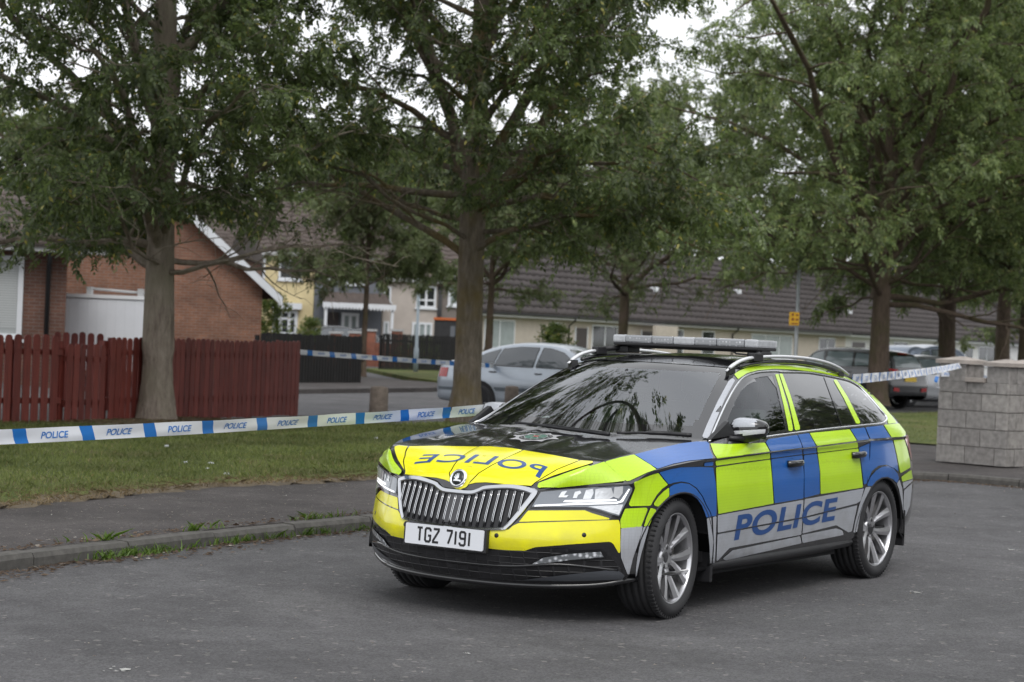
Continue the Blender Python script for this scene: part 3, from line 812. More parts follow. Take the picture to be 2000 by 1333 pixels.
for pl in wing: mb.prism([(a * S, b * S) for a, b in pl], .0087, .0105, 'xz', 2, bM)
mb.build('badge', [M_chrome, mat('badge_dark', (.02, .025, .025), .25), M_chrome], bonnet)

# crest on the bonnet: silver eight-pointed star, black ring, green centre, red dot
cs = Skin()
cx, cy, cr_ = 1.53, .02, .158
star = []
for k in range(32):
    a = 2 * math.pi * k / 32; q = (1.0, .80, .74, .80)[k % 4]
    star.append((cx + cr_ * q * math.cos(a), cy + cr_ * q * math.sin(a)))
cs.poly(star, c_top, 0, .003, .04)
def disc(r, n=36): return [(cx + r * math.cos(2 * math.pi * k / n), cy + r * math.sin(2 * math.pi * k / n)) for k in range(n)]
cs.poly(disc(.098), c_top, 1, .0042, .04); cs.poly(disc(.070), c_top, 0, .0054, .04); cs.poly(disc(.064), c_top, 2, .0064, .04)
cs.poly([(cx + a, cy + b) for a, b in ((-.018,-.02),(.02,-.012),(.016,.02),(-.02,.016))], c_top, 3, .0076, .04)
for k in range(14):
    a = 2 * math.pi * (k + .5) / 14; c_, s_ = math.cos(a), math.sin(a)
    q = [(.080, -.007), (.092, -.007), (.092, .006), (.080, .006)]
    cs.poly([(cx + r_ * c_ - t_ * s_, cy + r_ * s_ + t_ * c_) for r_, t_ in q], c_top, 0, .0056, .04)
for k in range(8):
    a = 2 * math.pi * k / 8; c_, s_ = math.cos(a), math.sin(a)
    cs.poly([(cx + r_ * c_ - t_ * s_, cy + r_ * s_ + t_ * c_) for r_, t_ in ((.022, -.003), (.058, -.003), (.058, .003), (.022, .003))], c_top, 0, .0072, .04)
cs.build('crest', [mat('crest_silver', (.6, .6, .62), .3, metal=.3), M_ink, mat('crest_green', (.02, .16, .10), .4), mat('crest_red', (.45, .05, .05), .4)], bonnet)

def lensmat_():
    m = bpy.data.materials.new('fog_lens'); t, b = nodes_of(m); Lk = t.links.new
    tcn = t.nodes.new('ShaderNodeTexCoord'); vo = t.nodes.new('ShaderNodeTexVoronoi'); vo.inputs['Scale'].default_value = 38; vo.inputs['Randomness'].default_value = .6
    Lk(tcn.outputs['Object'], vo.inputs['Vector']); cr_ = t.nodes.new('ShaderNodeValToRGB'); Lk(vo.outputs['Distance'], cr_.inputs[0])
    cr_.color_ramp.elements[0].color = (.80, .82, .86, 1); cr_.color_ramp.elements[0].position = .15
    cr_.color_ramp.elements[1].color = (.16, .17, .18, 1); cr_.color_ramp.elements[1].position = .5
    Lk(cr_.outputs[0], b.inputs['Base Color']); b.inputs['Roughness'].default_value = .15; b.inputs['Coat Weight'].default_value = .8
    return m
# number plate with built-up characters --------------------------
STK = {  # strokes in a 1 x 2 cell
 'T': [[(0, 2), (1, 2)], [(.5, 1.86), (.5, 0)]], 'G': [[(1, 1.55), (1, 1.8), (.8, 2), (.2, 2), (0, 1.8), (0, .2), (.2, 0), (.8, 0), (1, .2), (1, .9), (.55, .9)]],
 'Z': [[(0, 2), (1, 2), (1, 1.75), (0, .25), (0, 0), (1, 0)]], '7': [[(0, 2), (1, 2), (1, 1.7), (.4, 0)]], '1': [[(.5, 2), (.5, 0)]],
 '9': [[(1, 1.0), (.2, 1.0), (0, 1.2), (0, 1.8), (.2, 2), (.8, 2), (1, 1.8), (1, .2), (.8, 0), (.2, 0), (0, .2), (0, .4)]]}
def stroke(mb, pts, wd, M, h0, h1, mi=0):
    """a flat ribbon of constant width along the points, mitred, standing h0..h1 off the plate"""
    n = len(pts); Lf = []; Rt = []
    for i in range(n):
        p = Vector(pts[i]); a = Vector(pts[max(i - 1, 0)]); b = Vector(pts[min(i + 1, n - 1)])
        d1 = (p - a).normalized() if i > 0 else (b - p).normalized(); d2 = (b - p).normalized() if i < n - 1 else d1
        nn = Vector((-(d1 + d2).y, (d1 + d2).x)).normalized(); k = wd / 2 / max(.5, nn.dot(Vector((-d1.y, d1.x))))
        Lf.append(p + nn * k); Rt.append(p - nn * k)
    for i in range(n - 1):
        q = [Lf[i], Lf[i + 1], Rt[i + 1], Rt[i]]
        mb.add([M @ Vector((h1, c.x, c.y)) for c in q] + [M @ Vector((h0, c.x, c.y)) for c in q],
               [[0, 1, 2, 3], [0, 4, 5, 1], [2, 6, 7, 3], [1, 5, 6, 2], [3, 7, 4, 0]], mi)
px_, pz_, py_ = 2.348, .430, -.016
pM = Matrix.Translation((px_, py_, pz_)) @ Matrix.Rotation(R(-3), 4, 'Y')
mb = MB(); q = round_poly([(-.26, -.0555), (.26, -.0555), (.26, .0555), (-.26, .0555)], .009)
mb.prism(q, -.004, .003, 'yz', 0, pM); plate = mb.build('number_plate', M_plate, car)
mb = MB(); mb.prism([(-.275, -.064), (.275, -.064), (.275, .06), (-.275, .06)], -.03, -.005, 'yz', 0, pM); mb.build('plate_holder', M_blackpl, plate)
mb = MB(); x = -.178; hgt = .071 / 2
for ch in 'TGZ 7191':
    if ch == ' ': x += .032; continue
    cw = .034 if ch != '1' else .013
    for st in STK[ch]:
        stroke(mb, [(x + (a * cw if ch != '1' else .5 * cw), -.0385 + b * hgt + .003) for a, b in st], .0125, pM, .003, .0042)
    x += cw + (.0205 if ch != '1' else .022)
mb.build('plate_lettering', M_ink, plate)

M_lensf = lensmat_()
# lower bumper: honeycomb mesh, fog lamps, lip -------------------
def hexmat():
    m = bpy.data.materials.new('honeycomb_plastic'); t, b = nodes_of(m); Lk = t.links.new
    b.inputs['Roughness'].default_value = .38
    tcn = t.nodes.new('ShaderNodeTexCoord'); mpg = t.nodes.new('ShaderNodeMapping'); mpg.inputs['Scale'].default_value = (.2, 15, 30)
    vo = t.nodes.new('ShaderNodeTexVoronoi'); vo.feature = 'DISTANCE_TO_EDGE'; vo.inputs['Scale'].default_value = 1.; vo.inputs['Randomness'].default_value = .06
    Lk(tcn.outputs['Object'], mpg.inputs[0]); Lk(mpg.outputs[0], vo.inputs['Vector'])
    r = t.nodes.new('ShaderNodeMapRange'); r.inputs['From Max'].default_value = .12; Lk(vo.outputs['Distance'], r.inputs['Value'])
    bp = t.nodes.new('ShaderNodeBump'); bp.inputs['Strength'].default_value = 1; bp.inputs['Distance'].default_value = .006; bp.invert = True
    Lk(r.outputs[0], bp.inputs['Height']); Lk(bp.outputs[0], b.inputs['Normal'])
    mxc = t.nodes.new('ShaderNodeMixRGB'); Lk(r.outputs[0], mxc.inputs['Fac']); mxc.inputs['Color1'].default_value = (.035, .035, .038, 1); mxc.inputs['Color2'].default_value = (.009, .009, .01, 1)
    Lk(mxc.outputs[0], b.inputs['Base Color']); return m
sk = Skin()
sk.poly([(-.80,.375),(-.62,.415),(-.30,.385),(.30,.385),(.62,.415),(.80,.375),(.845,.30),(.80,.245),(.4,.222),(-.4,.222),(-.80,.245),(-.845,.30)], c_front, 0, .003, .03)
sk.build('lower_grille', [hexmat()], car)
def front_line(name, pts, r, m, lift=.006, flat=1):
    P = []
    for y, z in smooth_path(pts, 6): P.append((fx(y, z) + lift, y, z))
    mb = MB(); mb.tube(P, r, 8, flat=flat); return mb.build(name, m, car)
front_line('bumper_rib', [(-.83,.30),(-.6,.325),(-.35,.30),(0,.295),(.35,.30),(.6,.325),(.83,.30)], .008, M_gloss, .003)
front_line('front_lip', [(-.86,.245),(-.7,.212),(-.4,.196),(0,.192),(.4,.196),(.7,.212),(.86,.245)], .016, M_gloss, .004)
simple_skin('bumper_corner_trim', [(0, ML, [(84,1119),(300,1092),(600,1060),(905,1030),(975,1082),(950,1114),(500,1128)])], [mat('grey_trim', (.07, .075, .085), .3, coat=.3)], off=.008)
fogs = simple_skin('fog_lamp', [(0, ML, [(130,992),(270,915),(500,878),(775,862),(822,895),(825,925),(790,940),(500,962),(300,988)])], [M_gloss], off=.006)
for k in (0, 1):
    sk = Skin(); sk.poly(Z(ML, [(175,982),(275,925),(500,893),(765,877),(790,922),(500,947),(300,973)]), c_px, 0, .011, 5., .8); sk.build('lamp_lens', [M_lensf], fogs[k], mirror=k == 1)
for y, z in ((-.317,.468),(.297,.462),(.70,.487),(-.70,.487)):
    mb = MB(); x = fx(y, z); nrm = BVH.ray_cast(Vector((4, y, z)), Vector((-1, 0, 0)), 5)[1]; nrm = outn(nrm, Vector((-1, 0, 0)))
    q = nrm.to_track_quat('Y', 'Z').to_matrix().to_4x4(); mb.lathe([(.0005, .0045), (.011, .0045), (.0125, .003), (.0125, -.003)], 16, 0, Matrix.Translation((x, y, z)) @ q)
    mb.build('parking_sensor', M_ink, car)
sk = Skin(); a_ = [(-.50 + .022 * math.cos(t), .545 + .022 * math.sin(t)) for t in np.linspace(0, 2 * math.pi, 25)[:-1]]
b_ = [(-.50 + .0195 * math.cos(t), .545 + .0195 * math.sin(t)) for t in np.linspace(0, 2 * math.pi, 25)[:-1]]
mb = MB(); pts = [(fx(y, z) + .002, y, z) for y, z in a_]; mb.tube(pts + [pts[0]], .0016, 4); mb.build('towing_eye_cover', M_ink, car)

# wheels ---------------------------------------------------------
def make_wheel():
    root = empty('wheel', parent=car)
    mb = MB(); W = .118
    prof = [(.252, W - .012), (.262, W - .002), (.285, W + .006), (.305, W + .002), (.322, W - .012), (.331, W - .028)]
    tread = [(.3345, W - .035)]
    for yc in (.062, .022, -.022, -.062):
        tread += [(.335, yc + .006), (.327, yc + .005), (.327, yc - .005), (.335, yc - .006)]
    prof = prof + tread + [(.3345, -W + .035)] + [(r, -y) for r, y in prof[::-1]]
    mb.lathe(prof, 72, 0)
    for k in range(72):            # shoulder grooves
        a = 2 * math.pi * k / 72; M = Matrix.Rotation(a, 4, 'Y')
        mb.box(.3185, .3358, W - .045, W - .010, -.0052, .0052, 0, M @ Matrix.Rotation(.12, 4, 'X'))
    mb.build('tyre', M_rubber, root)
    mb = MB()
    mb.lathe([(.225, -W + .02), (.236, -.03), (.240, W - .03), (.2425, W - .016), (.250, W - .010), (.2545, W - .012), (.2545, W - .02)], 64, 0)
    mb.lathe([(.236, W - .034), (.240, W - .016), (.2425, W - .012)], 64, 0)
    for k in range(5):
        a = 2 * math.pi * k / 5 + .33; M = Matrix.Rotation(a, 4, 'Y')
        for sg in (-1, 1):
            # one broad blade of each pair: hub end narrow, rim end wide, dished
            a0 = sg * .16; a1 = sg * .40; wd0 = .16; wd1 = .155
            V = []
            for r_, am, wh, yt, th in ((.050, sg * .10, .30, .052, .035), (.095, sg * .17, .20, .066, .034), (.16, sg * .26, .150, .082, .032), (.243, sg * .335, .135, .098, .028)):
                for da, dy in ((-wh, -.007 if sg > 0 else 0), (0, .004), (wh, 0 if sg > 0 else -.007)):
                    t_ = am + da; V.append((r_ * math.cos(t_), yt + dy, r_ * math.sin(t_)))
                for da in (wh, -wh):
                    t_ = am + da * .75; V.append((r_ * math.cos(t_), yt - th, r_ * math.sin(t_)))
            F = []
            for i in range(3):
                for j in range(5): F.append([i * 5 + j, i * 5 + (j + 1) % 5, (i + 1) * 5 + (j + 1) % 5, (i + 1) * 5 + j])
            F += [[0, 1, 2, 3, 4], [15, 16, 17, 18, 19]]
            mb.add([M @ Vector(v) for v in V], F, 0)
    mb.lathe([(.001, .050), (.032, .052), (.050, .058), (.066, .060), (.076, .052), (.080, .03), (.080, .0)], 40, 0)
    mb.lathe([(.001, .056), (.024, .056), (.030, .0535)], 30, 1)
    for k in range(5):
        a = 2 * math.pi * k / 5 + .33 + math.pi / 5; M = Matrix.Translation((.056 * math.cos(a), 0, -.056 * math.sin(a)))
        mb.lathe([(.001, .0606), (.0125, .0606), (.0135, .058)], 14, 1, M)
    mb.build('rim', [M_alloy, mat('wheel_dark', (.08, .08, .085), .45, metal=.4)], root)
    mb = MB(); mb.lathe([(.07, .012), (.165, .012), (.166, .0), (.07, .0)], 48, 0); mb.box(-.17, -.10, -.02, .03, -.07, .07, 0, ch=.01)
    mb.lathe([(.2, -.06), (.16, -.07), (.001, -.07)], 30, 1)
    mb.build('brake_disc', [mat('brake_steel', (.22, .21, .20), .45, metal=.8), M_dark], root)
    return root
w0 = make_wheel()
for i, (x, y, a) in enumerate([(1.42, .787, .10), (-1.42, .783, 0), (1.42, -.787, .10), (-1.42, -.783, 0)]):
    wl = w0 if i == 0 else copy_tree(w0, car)
    wl.location = (x, y, .335); wl.rotation_euler = (0, (.0, 1.1, 2.2, .6)[i], a + (math.pi if y < 0 else 0))
    wl.rotation_mode = 'XYZ'

for s in (1, -1):
    mb = MB(); mb.tube([(.985, s * .868, .262), (.5, s * .862, .258), (0, s * .862, .258), (-.5, s * .862, .26), (-.985, s * .872, .275)], .034, 8); mb.build('sill_trim', M_blackpl, car)
# mirrors --------------------------------------------------------
def make_mirror(sgn):
    root = empty('door_mirror', parent=car)
    bm = bmesh.new(); bmesh.ops.create_uvsphere(bm, u_segments=28, v_segments=18, radius=1)
    for v in bm.verts:
        x, y, z = v.co
        f = lambda t, p: math.copysign(abs(t) ** p, t)
        X, Y, Zz = f(x, .8), f(y, .62), f(z, .75)
        zz = Zz * (.072 - .018 * Y); 
        v.co = Vector((.585 + .085 * X * (1 - .22 * (Y > 0) * Y) - .02 * Y, .905 + .108 * Y, 1.035 + zz + .012 * Y))
    mi = []
    for f_ in bm.faces:
        c = f_.calc_center_median(); f_.smooth = True
        f_.material_index = 1 if (1.008 < c.z - .1 * (c.y - .905) < 1.034 and c.x > .58 and c.y > .83) else (2 if c.z < 1.01 else (3 if c.z > 1.052 and .835 < c.y < .965 and c.x > .57 else 0))
    if sgn < 0:
        for v in bm.verts: v.co.y *= -1
        bmesh.ops.reverse_faces(bm, faces=bm.faces)
    me = bpy.data.meshes.new('mirror_shell'); bm.to_mesh(me); bm.free()
    for m in (M_gloss, M_clear, M_blackpl, M_silv): me.materials.append(m)
    link_mesh('mirror_shell', me, root)
    mb = MB(); mb.tube([(.74, sgn * .845, .988), (.69, sgn * .862, .985), (.62, sgn * .90, .99)], [.030, .026, .03], 10, flat=.6)
    mb.prism([(.97, .985), (.66, 1.005), (.76, 1.085)], sgn * .826, sgn * .856, 'xz')
    mb.build('mirror_arm', M_blackpl, root)
    mb = MB(); mb.box(.515, .522, sgn * .83, sgn * .985, .985, 1.085) if sgn > 0 else mb.box(.515, .522, -.985, -.83, .985, 1.085)
    mb.build('mirror_glass', M_chrome, root)
make_mirror(1); make_mirror(-1)

# door handles ---------------------------------------------------
for (u, v) in ((1549, 906), (1673, 889)):
    h = hit_px(u, v)[0]
    for sgn in (1, -1):
        mb = MB(); x, y, z = h
        mb.lathe([(.001, .001), (.040, .002), (.046, .004)], 20, 1, Matrix.Translation((x + .02, sgn * (y - .004), z - .004)) @ Matrix.Diagonal((1, sgn, .85, 1)))
        pts = [(x + .085, sgn * (y + .004), z), (x + .06, sgn * (y + .028), z + .002), (x, sgn * (y + .036), z + .004), (x - .06, sgn * (y + .030), z + .006), (x - .10, sgn * (y + .006), z + .007)]
        mb.tube([tuple(p) for p in smooth_path(pts, 5)], .017, 10, flat=1.3)
        o = mb.build('handle', [M_gloss, M_ink], car)
        dn = 'front_door' if u < 1600 else 'rear_door'
        dd = [q_ for q_ in car.children if q_.name.startswith(dn) and (q_.data.vertices[0].co.y > 0) == (sgn > 0)]
        o.parent = dd[0]

# roof rails, light bar, aerial ----------------------------------
for sgn in (1, -1):
    P = smooth_path([(.27,.572,1.372),(.19,.575,1.408),(.09,.578,1.438),(-.07,.578,1.459),(-.43,.578,1.472),(-.81,.578,1.468),(-1.13,.578,1.447),(-1.35,.582,1.412),(-1.52,.588,1.365)], 6)
    mb = MB(); mb.tube([(a, sgn * b, c) for a, b, c in P], [.008 + .007 * min(1, min(i, len(P) - 1 - i) / 5) for i in range(len(P))], 10, flat=.75)
    rail = mb.build('roof_rail', M_rail, car)
    mb = MB()
    for x0, x1, zt in ((.17, .25, 1.395), (-1.45, -1.37, 1.385)): mb.box(x0, x1, sgn * .572 - .012, sgn * .572 + .012, 1.33, zt)
    P2 = smooth_path([(.10,.574,1.40),(-.1,.574,1.425),(-.43,.574,1.44),(-.81,.574,1.436),(-1.13,.574,1.413),(-1.35,.578,1.38)], 6)
    mb.tube([(a, sgn * b, c) for a, b, c in P2], .014, 6)
    mb.build('rail_foot', M_gloss, rail)
lb = empty('light_bar', parent=car)
mb = MB(); mb.box(-.50, -.22, -.532, .532, 1.504, 1.524, ch=.008); mb.box(-.42, -.30, -.528, .528, 1.49, 1.506, ch=.004); mb.build('bar_base', M_blackpl, lb)
def lensmat():
    m = bpy.data.materials.new('ribbed_clear_lens'); t, b = nodes_of(m); Lk = t.links.new
    tcn = t.nodes.new('ShaderNodeTexCoord'); vo = t.nodes.new('ShaderNodeTexVoronoi'); vo.inputs['Scale'].default_value = 42; vo.inputs['Randomness'].default_value = .25
    Lk(tcn.outputs['Object'], vo.inputs['Vector']); cr_ = t.nodes.new('ShaderNodeValToRGB'); Lk(vo.outputs['Distance'], cr_.inputs[0])
    cr_.color_ramp.elements[0].color = (.85, .87, .90, 1); cr_.color_ramp.elements[0].position = .15
    cr_.color_ramp.elements[1].color = (.30, .31, .33, 1); cr_.color_ramp.elements[1].position = .40
    Lk(cr_.outputs[0], b.inputs['Base Color']); b.inputs['Roughness'].default_value = .15; b.inputs['Metallic'].default_value = .3; b.inputs['Coat Weight'].default_value = .8
    return m
M_lens = lensmat(); M_lens2 = mat('frosted_lens', (.46, .475, .50), .2, coat=.7, noise=(30, .25))
for k, (y0, y1) in enumerate([(-.535, -.44), (-.438, -.24), (-.238, -.08), (-.078, .078), (.08, .238), (.24, .438), (.44, .535)]):
    mb = MB(); mb.box(-.502, -.218, y0, y1, 1.522, 1.574, ch=.012)
    mb.build('bar_lens', M_lens if k in (1, 2, 4, 5) else M_lens2, lb)
for sgn in (1, -1):
    mb = MB(); mb.box(-.42, -.26, sgn * .49 - .05, sgn * .49 + .05, 1.455, 1.498, ch=.008); mb.box(-.18, -.06, sgn * .575 - .024, sgn * .575 + .024, 1.437, 1.487, ch=.006)
    mb.tube([(-.30, sgn * .50, 1.49), (-.16, sgn * .57, 1.475)], .018, 6); mb.build('bar_mount', M_blackpl, lb)
mb = MB(); mb.tube([(-.24, .34, 1.50), (-.23, .38, 1.480), (-.24, .44, 1.476), (-.3, .48, 1.47)], .006, 6); mb.build('cable', M_ink, lb)
# wipers ---------------------------------------------------------
for pth in ([(1206,853),(1262,853),(1300,854),(1352,858)], [(1010,833),(1060,838),(1110,845),(1190,856)]):
    pts = []
    for u, v in smooth_path(pth, 5):
        h = hit_px(u, v)
        if h[0]: pts.append(h[0] + Vector((.01, 0, .022)))
    mb = MB(); mb.tube(pts, [.008 + .006 * (i > len(pts) * .35) for i in range(len(pts))], 6); mb.build('wiper', M_ink, car)
# tail lamps -----------------------------------------------------
simple_skin('tail_light', [(0, M2, [(1347,500),(1362,478),(1372,490),(1385,545),(1386,600),(1378,600),(1362,540)])], [M_red], off=.005, step=5)

# interior -------------------------------------------------------
def seat_at(x, y, name='seat'):
    root = empty(name, parent=car, loc=(0, 0, 0))
    mb = MB(); M = Matrix.Translation((x, y, .55)) @ Matrix.Rotation(R(-16), 4, 'Y')
    mb.box(-.07, .06, -.25, .25, 0, .60, 0, M, ch=.05); mb.build('seat_back', M_seat, root)
    mb = MB(); mb.box(-.05, .04, -.13, .13, .66, .84, 0, M, ch=.035); mb.box(-.01, .0, -.05, -.04, .58, .67, 0, M); mb.box(-.01, .0, .04, .05, .58, .67, 0, M); mb.build('headrest', M_seat, root)
    mb = MB(); mb.box(x - .05, x + .45, y - .25, y + .25, .42, .58, ch=.04); mb.build('cushion', M_seat, root)
seat_at(-.10, .37); seat_at(-.10, -.37)
seat_at(-.95, .37, 'rear_seat'); seat_at(-.95, -.37, 'rear_seat')
mb = MB(); mb.box(-2.0, 1.0, -.84, .84, .28, .34); mb.build('cabin_floor', M_dark, car); mb = MB(); mb.box(.62, .98, -.78, .78, .55, .93, ch=.05); mb.box(.66, .78, -.62, -.16, .90, .985, ch=.03); mb.build('dashboard', mat('dashboard_grey', (.10, .11, .11), .7), car)
mb = MB()
rg = GR[5][1]; 
grid_part('headlining', rg * np.array([1, .97, 1]) - np.array([0, 0, .03]), [mat('headlining', (.55, .57, .55), .9)], car)
mb = MB(); Ms = Matrix.Translation((.48, -.37, .93)) @ Matrix.Rotation(R(-65), 4, 'Y')
pts = [Ms @ Vector((.18 * math.cos(t), .18 * math.sin(t), 0)) for t in np.linspace(0, 2 * math.pi, 33)]
mb.tube(pts, .014, 8); mb.box(-.17, .17, -.025, .025, -.01, .01, 0, Ms); mb.tube([Ms @ Vector((0, 0, 0)), Vector((.75, -.37, .86))], .04, 8); mb.build('steering_wheel', M_dark, car)
mb = MB(); mb.box(.36, .40, -.11, .11, 1.245, 1.305, ch=.012); mb.tube([(.42, 0, 1.30), (.50, 0, 1.35)], .012, 6); mb.build('rear_view_mirror', M_dark, car)
mb = MB(); mb.box(-1.25, -1.22, -.75, .75, .6, 1.08); mb.build('load_screen', M_dark, car)
for sgn in (1, -1):
    mb = MB(); mb.tube([(-.12, sgn * .82, .95), (-.20, sgn * .70, 1.18), (-.27, sgn * .56, 1.36)], .035, 6); mb.build('door_pillar', M_dark, car)
# ================================================================== THE GROUND
def asphalt(name, col, col2, scale=1., rough=.88, stain=.25, tint=(1, 1, 1)):
    m = bpy.data.materials.new(name); t, b = nodes_of(m); Lk = t.links.new
    b.inputs['Roughness'].default_value = rough; b.inputs['Specular IOR Level'].default_value = .35
    tcn = t.nodes.new('ShaderNodeTexCoord')
    def noise(s, d=6, r=.6):
        n = t.nodes.new('ShaderNodeTexNoise'); n.inputs['Scale'].default_value = s * scale; n.inputs['Detail'].default_value = d; n.inputs['Roughness'].default_value = r
        Lk(tcn.outputs['Object'], n.inputs['Vector']); return n.outputs['Fac']
    def mr(src, a, b_, c, d):
        r = t.nodes.new('ShaderNodeMapRange'); Lk(src, r.inputs['Value'])
        for i, v in enumerate((a, b_, c, d)): r.inputs[i + 1].default_value = v
        return r.outputs[0]
    def mul(a, b_):
        x = t.nodes.new('ShaderNodeMath'); x.operation = 'MULTIPLY'; Lk(a, x.inputs[0]); Lk(b_, x.inputs[1]); return x.outputs[0]
    vo = t.nodes.new('ShaderNodeTexVoronoi'); vo.inputs['Scale'].default_value = 95 * scale; Lk(tcn.outputs['Object'], vo.inputs['Vector'])
    sep = t.nodes.new('ShaderNodeSeparateColor'); Lk(vo.outputs['Color'], sep.inputs[0])
    grit = mr(sep.outputs[0], 0, 1, .72, 1.3)
    vo2 = t.nodes.new('ShaderNodeTexVoronoi'); vo2.inputs['Scale'].default_value = 38 * scale; Lk(tcn.outputs['Object'], vo2.inputs['Vector'])
    sep2 = t.nodes.new('ShaderNodeSeparateColor'); Lk(vo2.outputs['Color'], sep2.inputs[0])
    big = mr(noise(.55, 5), .3, .7, 1 - stain, 1 + stain); mid = mr(noise(5, 8, .7), .3, .7, .84, 1.16)
    f = mul(mul(grit, big), mid)
    base = t.nodes.new('ShaderNodeMixRGB'); Lk(mr(noise(1.3, 7, .7), .38, .62, 0, 1), base.inputs['Fac'])
    base.inputs['Color1'].default_value = (*col, 1); base.inputs['Color2'].default_value = (*col2, 1)
    sc = t.nodes.new('ShaderNodeVectorMath'); sc.operation = 'SCALE'; Lk(base.outputs[0], sc.inputs[0]); Lk(f, sc.inputs['Scale'])
    # pale stone chips
    chip = t.nodes.new('ShaderNodeMixRGB'); Lk(mr(sep2.outputs[1], .982, .99, 0, .4), chip.inputs['Fac']); Lk(sc.outputs[0], chip.inputs['Color1']); chip.inputs['Color2'].default_value = (.30, .28, .26, 1)
    Lk(chip.outputs[0], b.inputs['Base Color'])
    bp = t.nodes.new('ShaderNodeBump'); bp.inputs['Strength'].default_value = .7; bp.inputs['Distance'].default_value = .006
    ad = t.nodes.new('ShaderNodeMath'); ad.operation = 'ADD'; Lk(vo.outputs['Distance'], ad.inputs[0]); Lk(noise(60, 3), ad.inputs[1])
    Lk(ad.outputs[0], bp.inputs['Height']); Lk(bp.outputs[0], b.inputs['Normal']); return m
M_road = asphalt('road_asphalt', (.100, .098, .101), (.080, .078, .081))
M_pave = asphalt('pavement_asphalt', (.078, .070, .068), (.060, .054, .053), 1.2, stain=.3)
M_kerb = mat('kerb_concrete', (.088, .083, .076), .85, noise=(14, .4), bump=(40, .5, .004))
def grass_ground():
    m = bpy.data.materials.new('turf'); t, b = nodes_of(m); Lk = t.links.new; b.inputs['Roughness'].default_value = .95; b.inputs['Specular IOR Level'].default_value = .1
    tcn = t.nodes.new('ShaderNodeTexCoord')
    n1 = t.nodes.new('ShaderNodeTexNoise'); n1.inputs['Scale'].default_value = .9; n1.inputs['Detail'].default_value = 8; n1.inputs['Roughness'].default_value = .7
    n2 = t.nodes.new('ShaderNodeTexNoise'); n2.inputs['Scale'].default_value = 22; n2.inputs['Detail'].default_value = 6
    Lk(tcn.outputs['Object'], n1.inputs[0]); Lk(tcn.outputs['Object'], n2.inputs[0])
    r1 = t.nodes.new('ShaderNodeValToRGB'); e = r1.color_ramp.elements
    e[0].position = .33; e[0].color = (.060, .082, .026, 1); e[1].position = .7; e[1].color = (.14, .105, .06, 1)
    q = r1.color_ramp.elements.new(.52); q.color = (.105, .122, .044, 1)
    Lk(n1.outputs['Fac'], r1.inputs[0])
    x = t.nodes.new('ShaderNodeMapRange'); Lk(n2.outputs['Fac'], x.inputs[0]); x.inputs[1].default_value = .3; x.inputs[2].default_value = .7; x.inputs[3].default_value = .6; x.inputs[4].default_value = 1.35
    sc = t.nodes.new('ShaderNodeVectorMath'); sc.operation = 'SCALE'; Lk(r1.outputs[0], sc.inputs[0]); Lk(x.outputs[0], sc.inputs['Scale']); Lk(sc.outputs[0], b.inputs['Base Color'])
    return m
M_turf = grass_ground()
M_soil = mat('dry_soil', (.125, .10, .068), .95, noise=(7, .5), bump=(50, .6, .01))

def slab(name, poly, z0, z1, m, kind='structure'):
    mb = MB(); mb.prism(poly, z0, z1, 'xy'); return tag(mb.build(name, m), kind=kind)
mb = MB(); mb.add([(-900, -900, -.06), (900, -900, -.06), (900, 900, -.06), (-900, 900, -.06)], [[0, 1, 2, 3]]); tag(mb.build('ground', M_turf), kind='structure')
mb = MB(); mb.add([(-180, -120, 0), (60, -120, 0), (60, 45, 0), (-180, 45, 0)], [[0, 1, 2, 3]]); tag(mb.build('road', M_road), kind='structure')

KERB = [tuple(p) for p in smooth_path([(14, .6), (8, -1.55), (4.6, -2.52), (2.955, -2.815), (2.245, -2.912), (1.274, -3.004), (.328, -3.08), (-.94, -3.10), (-5, -3.12), (-10.6, -3.14)], 8)] + \
       [tuple(p) for p in smooth_path([(-10.9, -3.13), (-11.5, -2.95), (-11.72, -2.55), (-11.62, -1.5), (-11.3, 2), (-10.6, 14)], 6)]
KERB = [(a, b) for a, b in KERB]
def offset(path, d):
    o = []
    for i, p in enumerate(path):
        a = Vector(path[max(i - 1, 0)]); b = Vector(path[min(i + 1, len(path) - 1)]); t_ = (b - a).normalized(); o.append((p[0] + t_.y * -d * -1, p[1] + t_.x * d * -1))
    return o
KI = offset(KERB, -.125)
KI = [(a, b) for a, b in KI]
# which way is inwards (towards -y on the straight)
if KI[20][1] > KERB[20][1]: KI = offset(KERB, .125)
# kerb stones, one strip with worn, slightly uneven joints
V = []; F = []; L_ = 0
segs = [];
P0 = [Vector(p) for p in KERB]; P1 = [Vector(p) for p in KI]
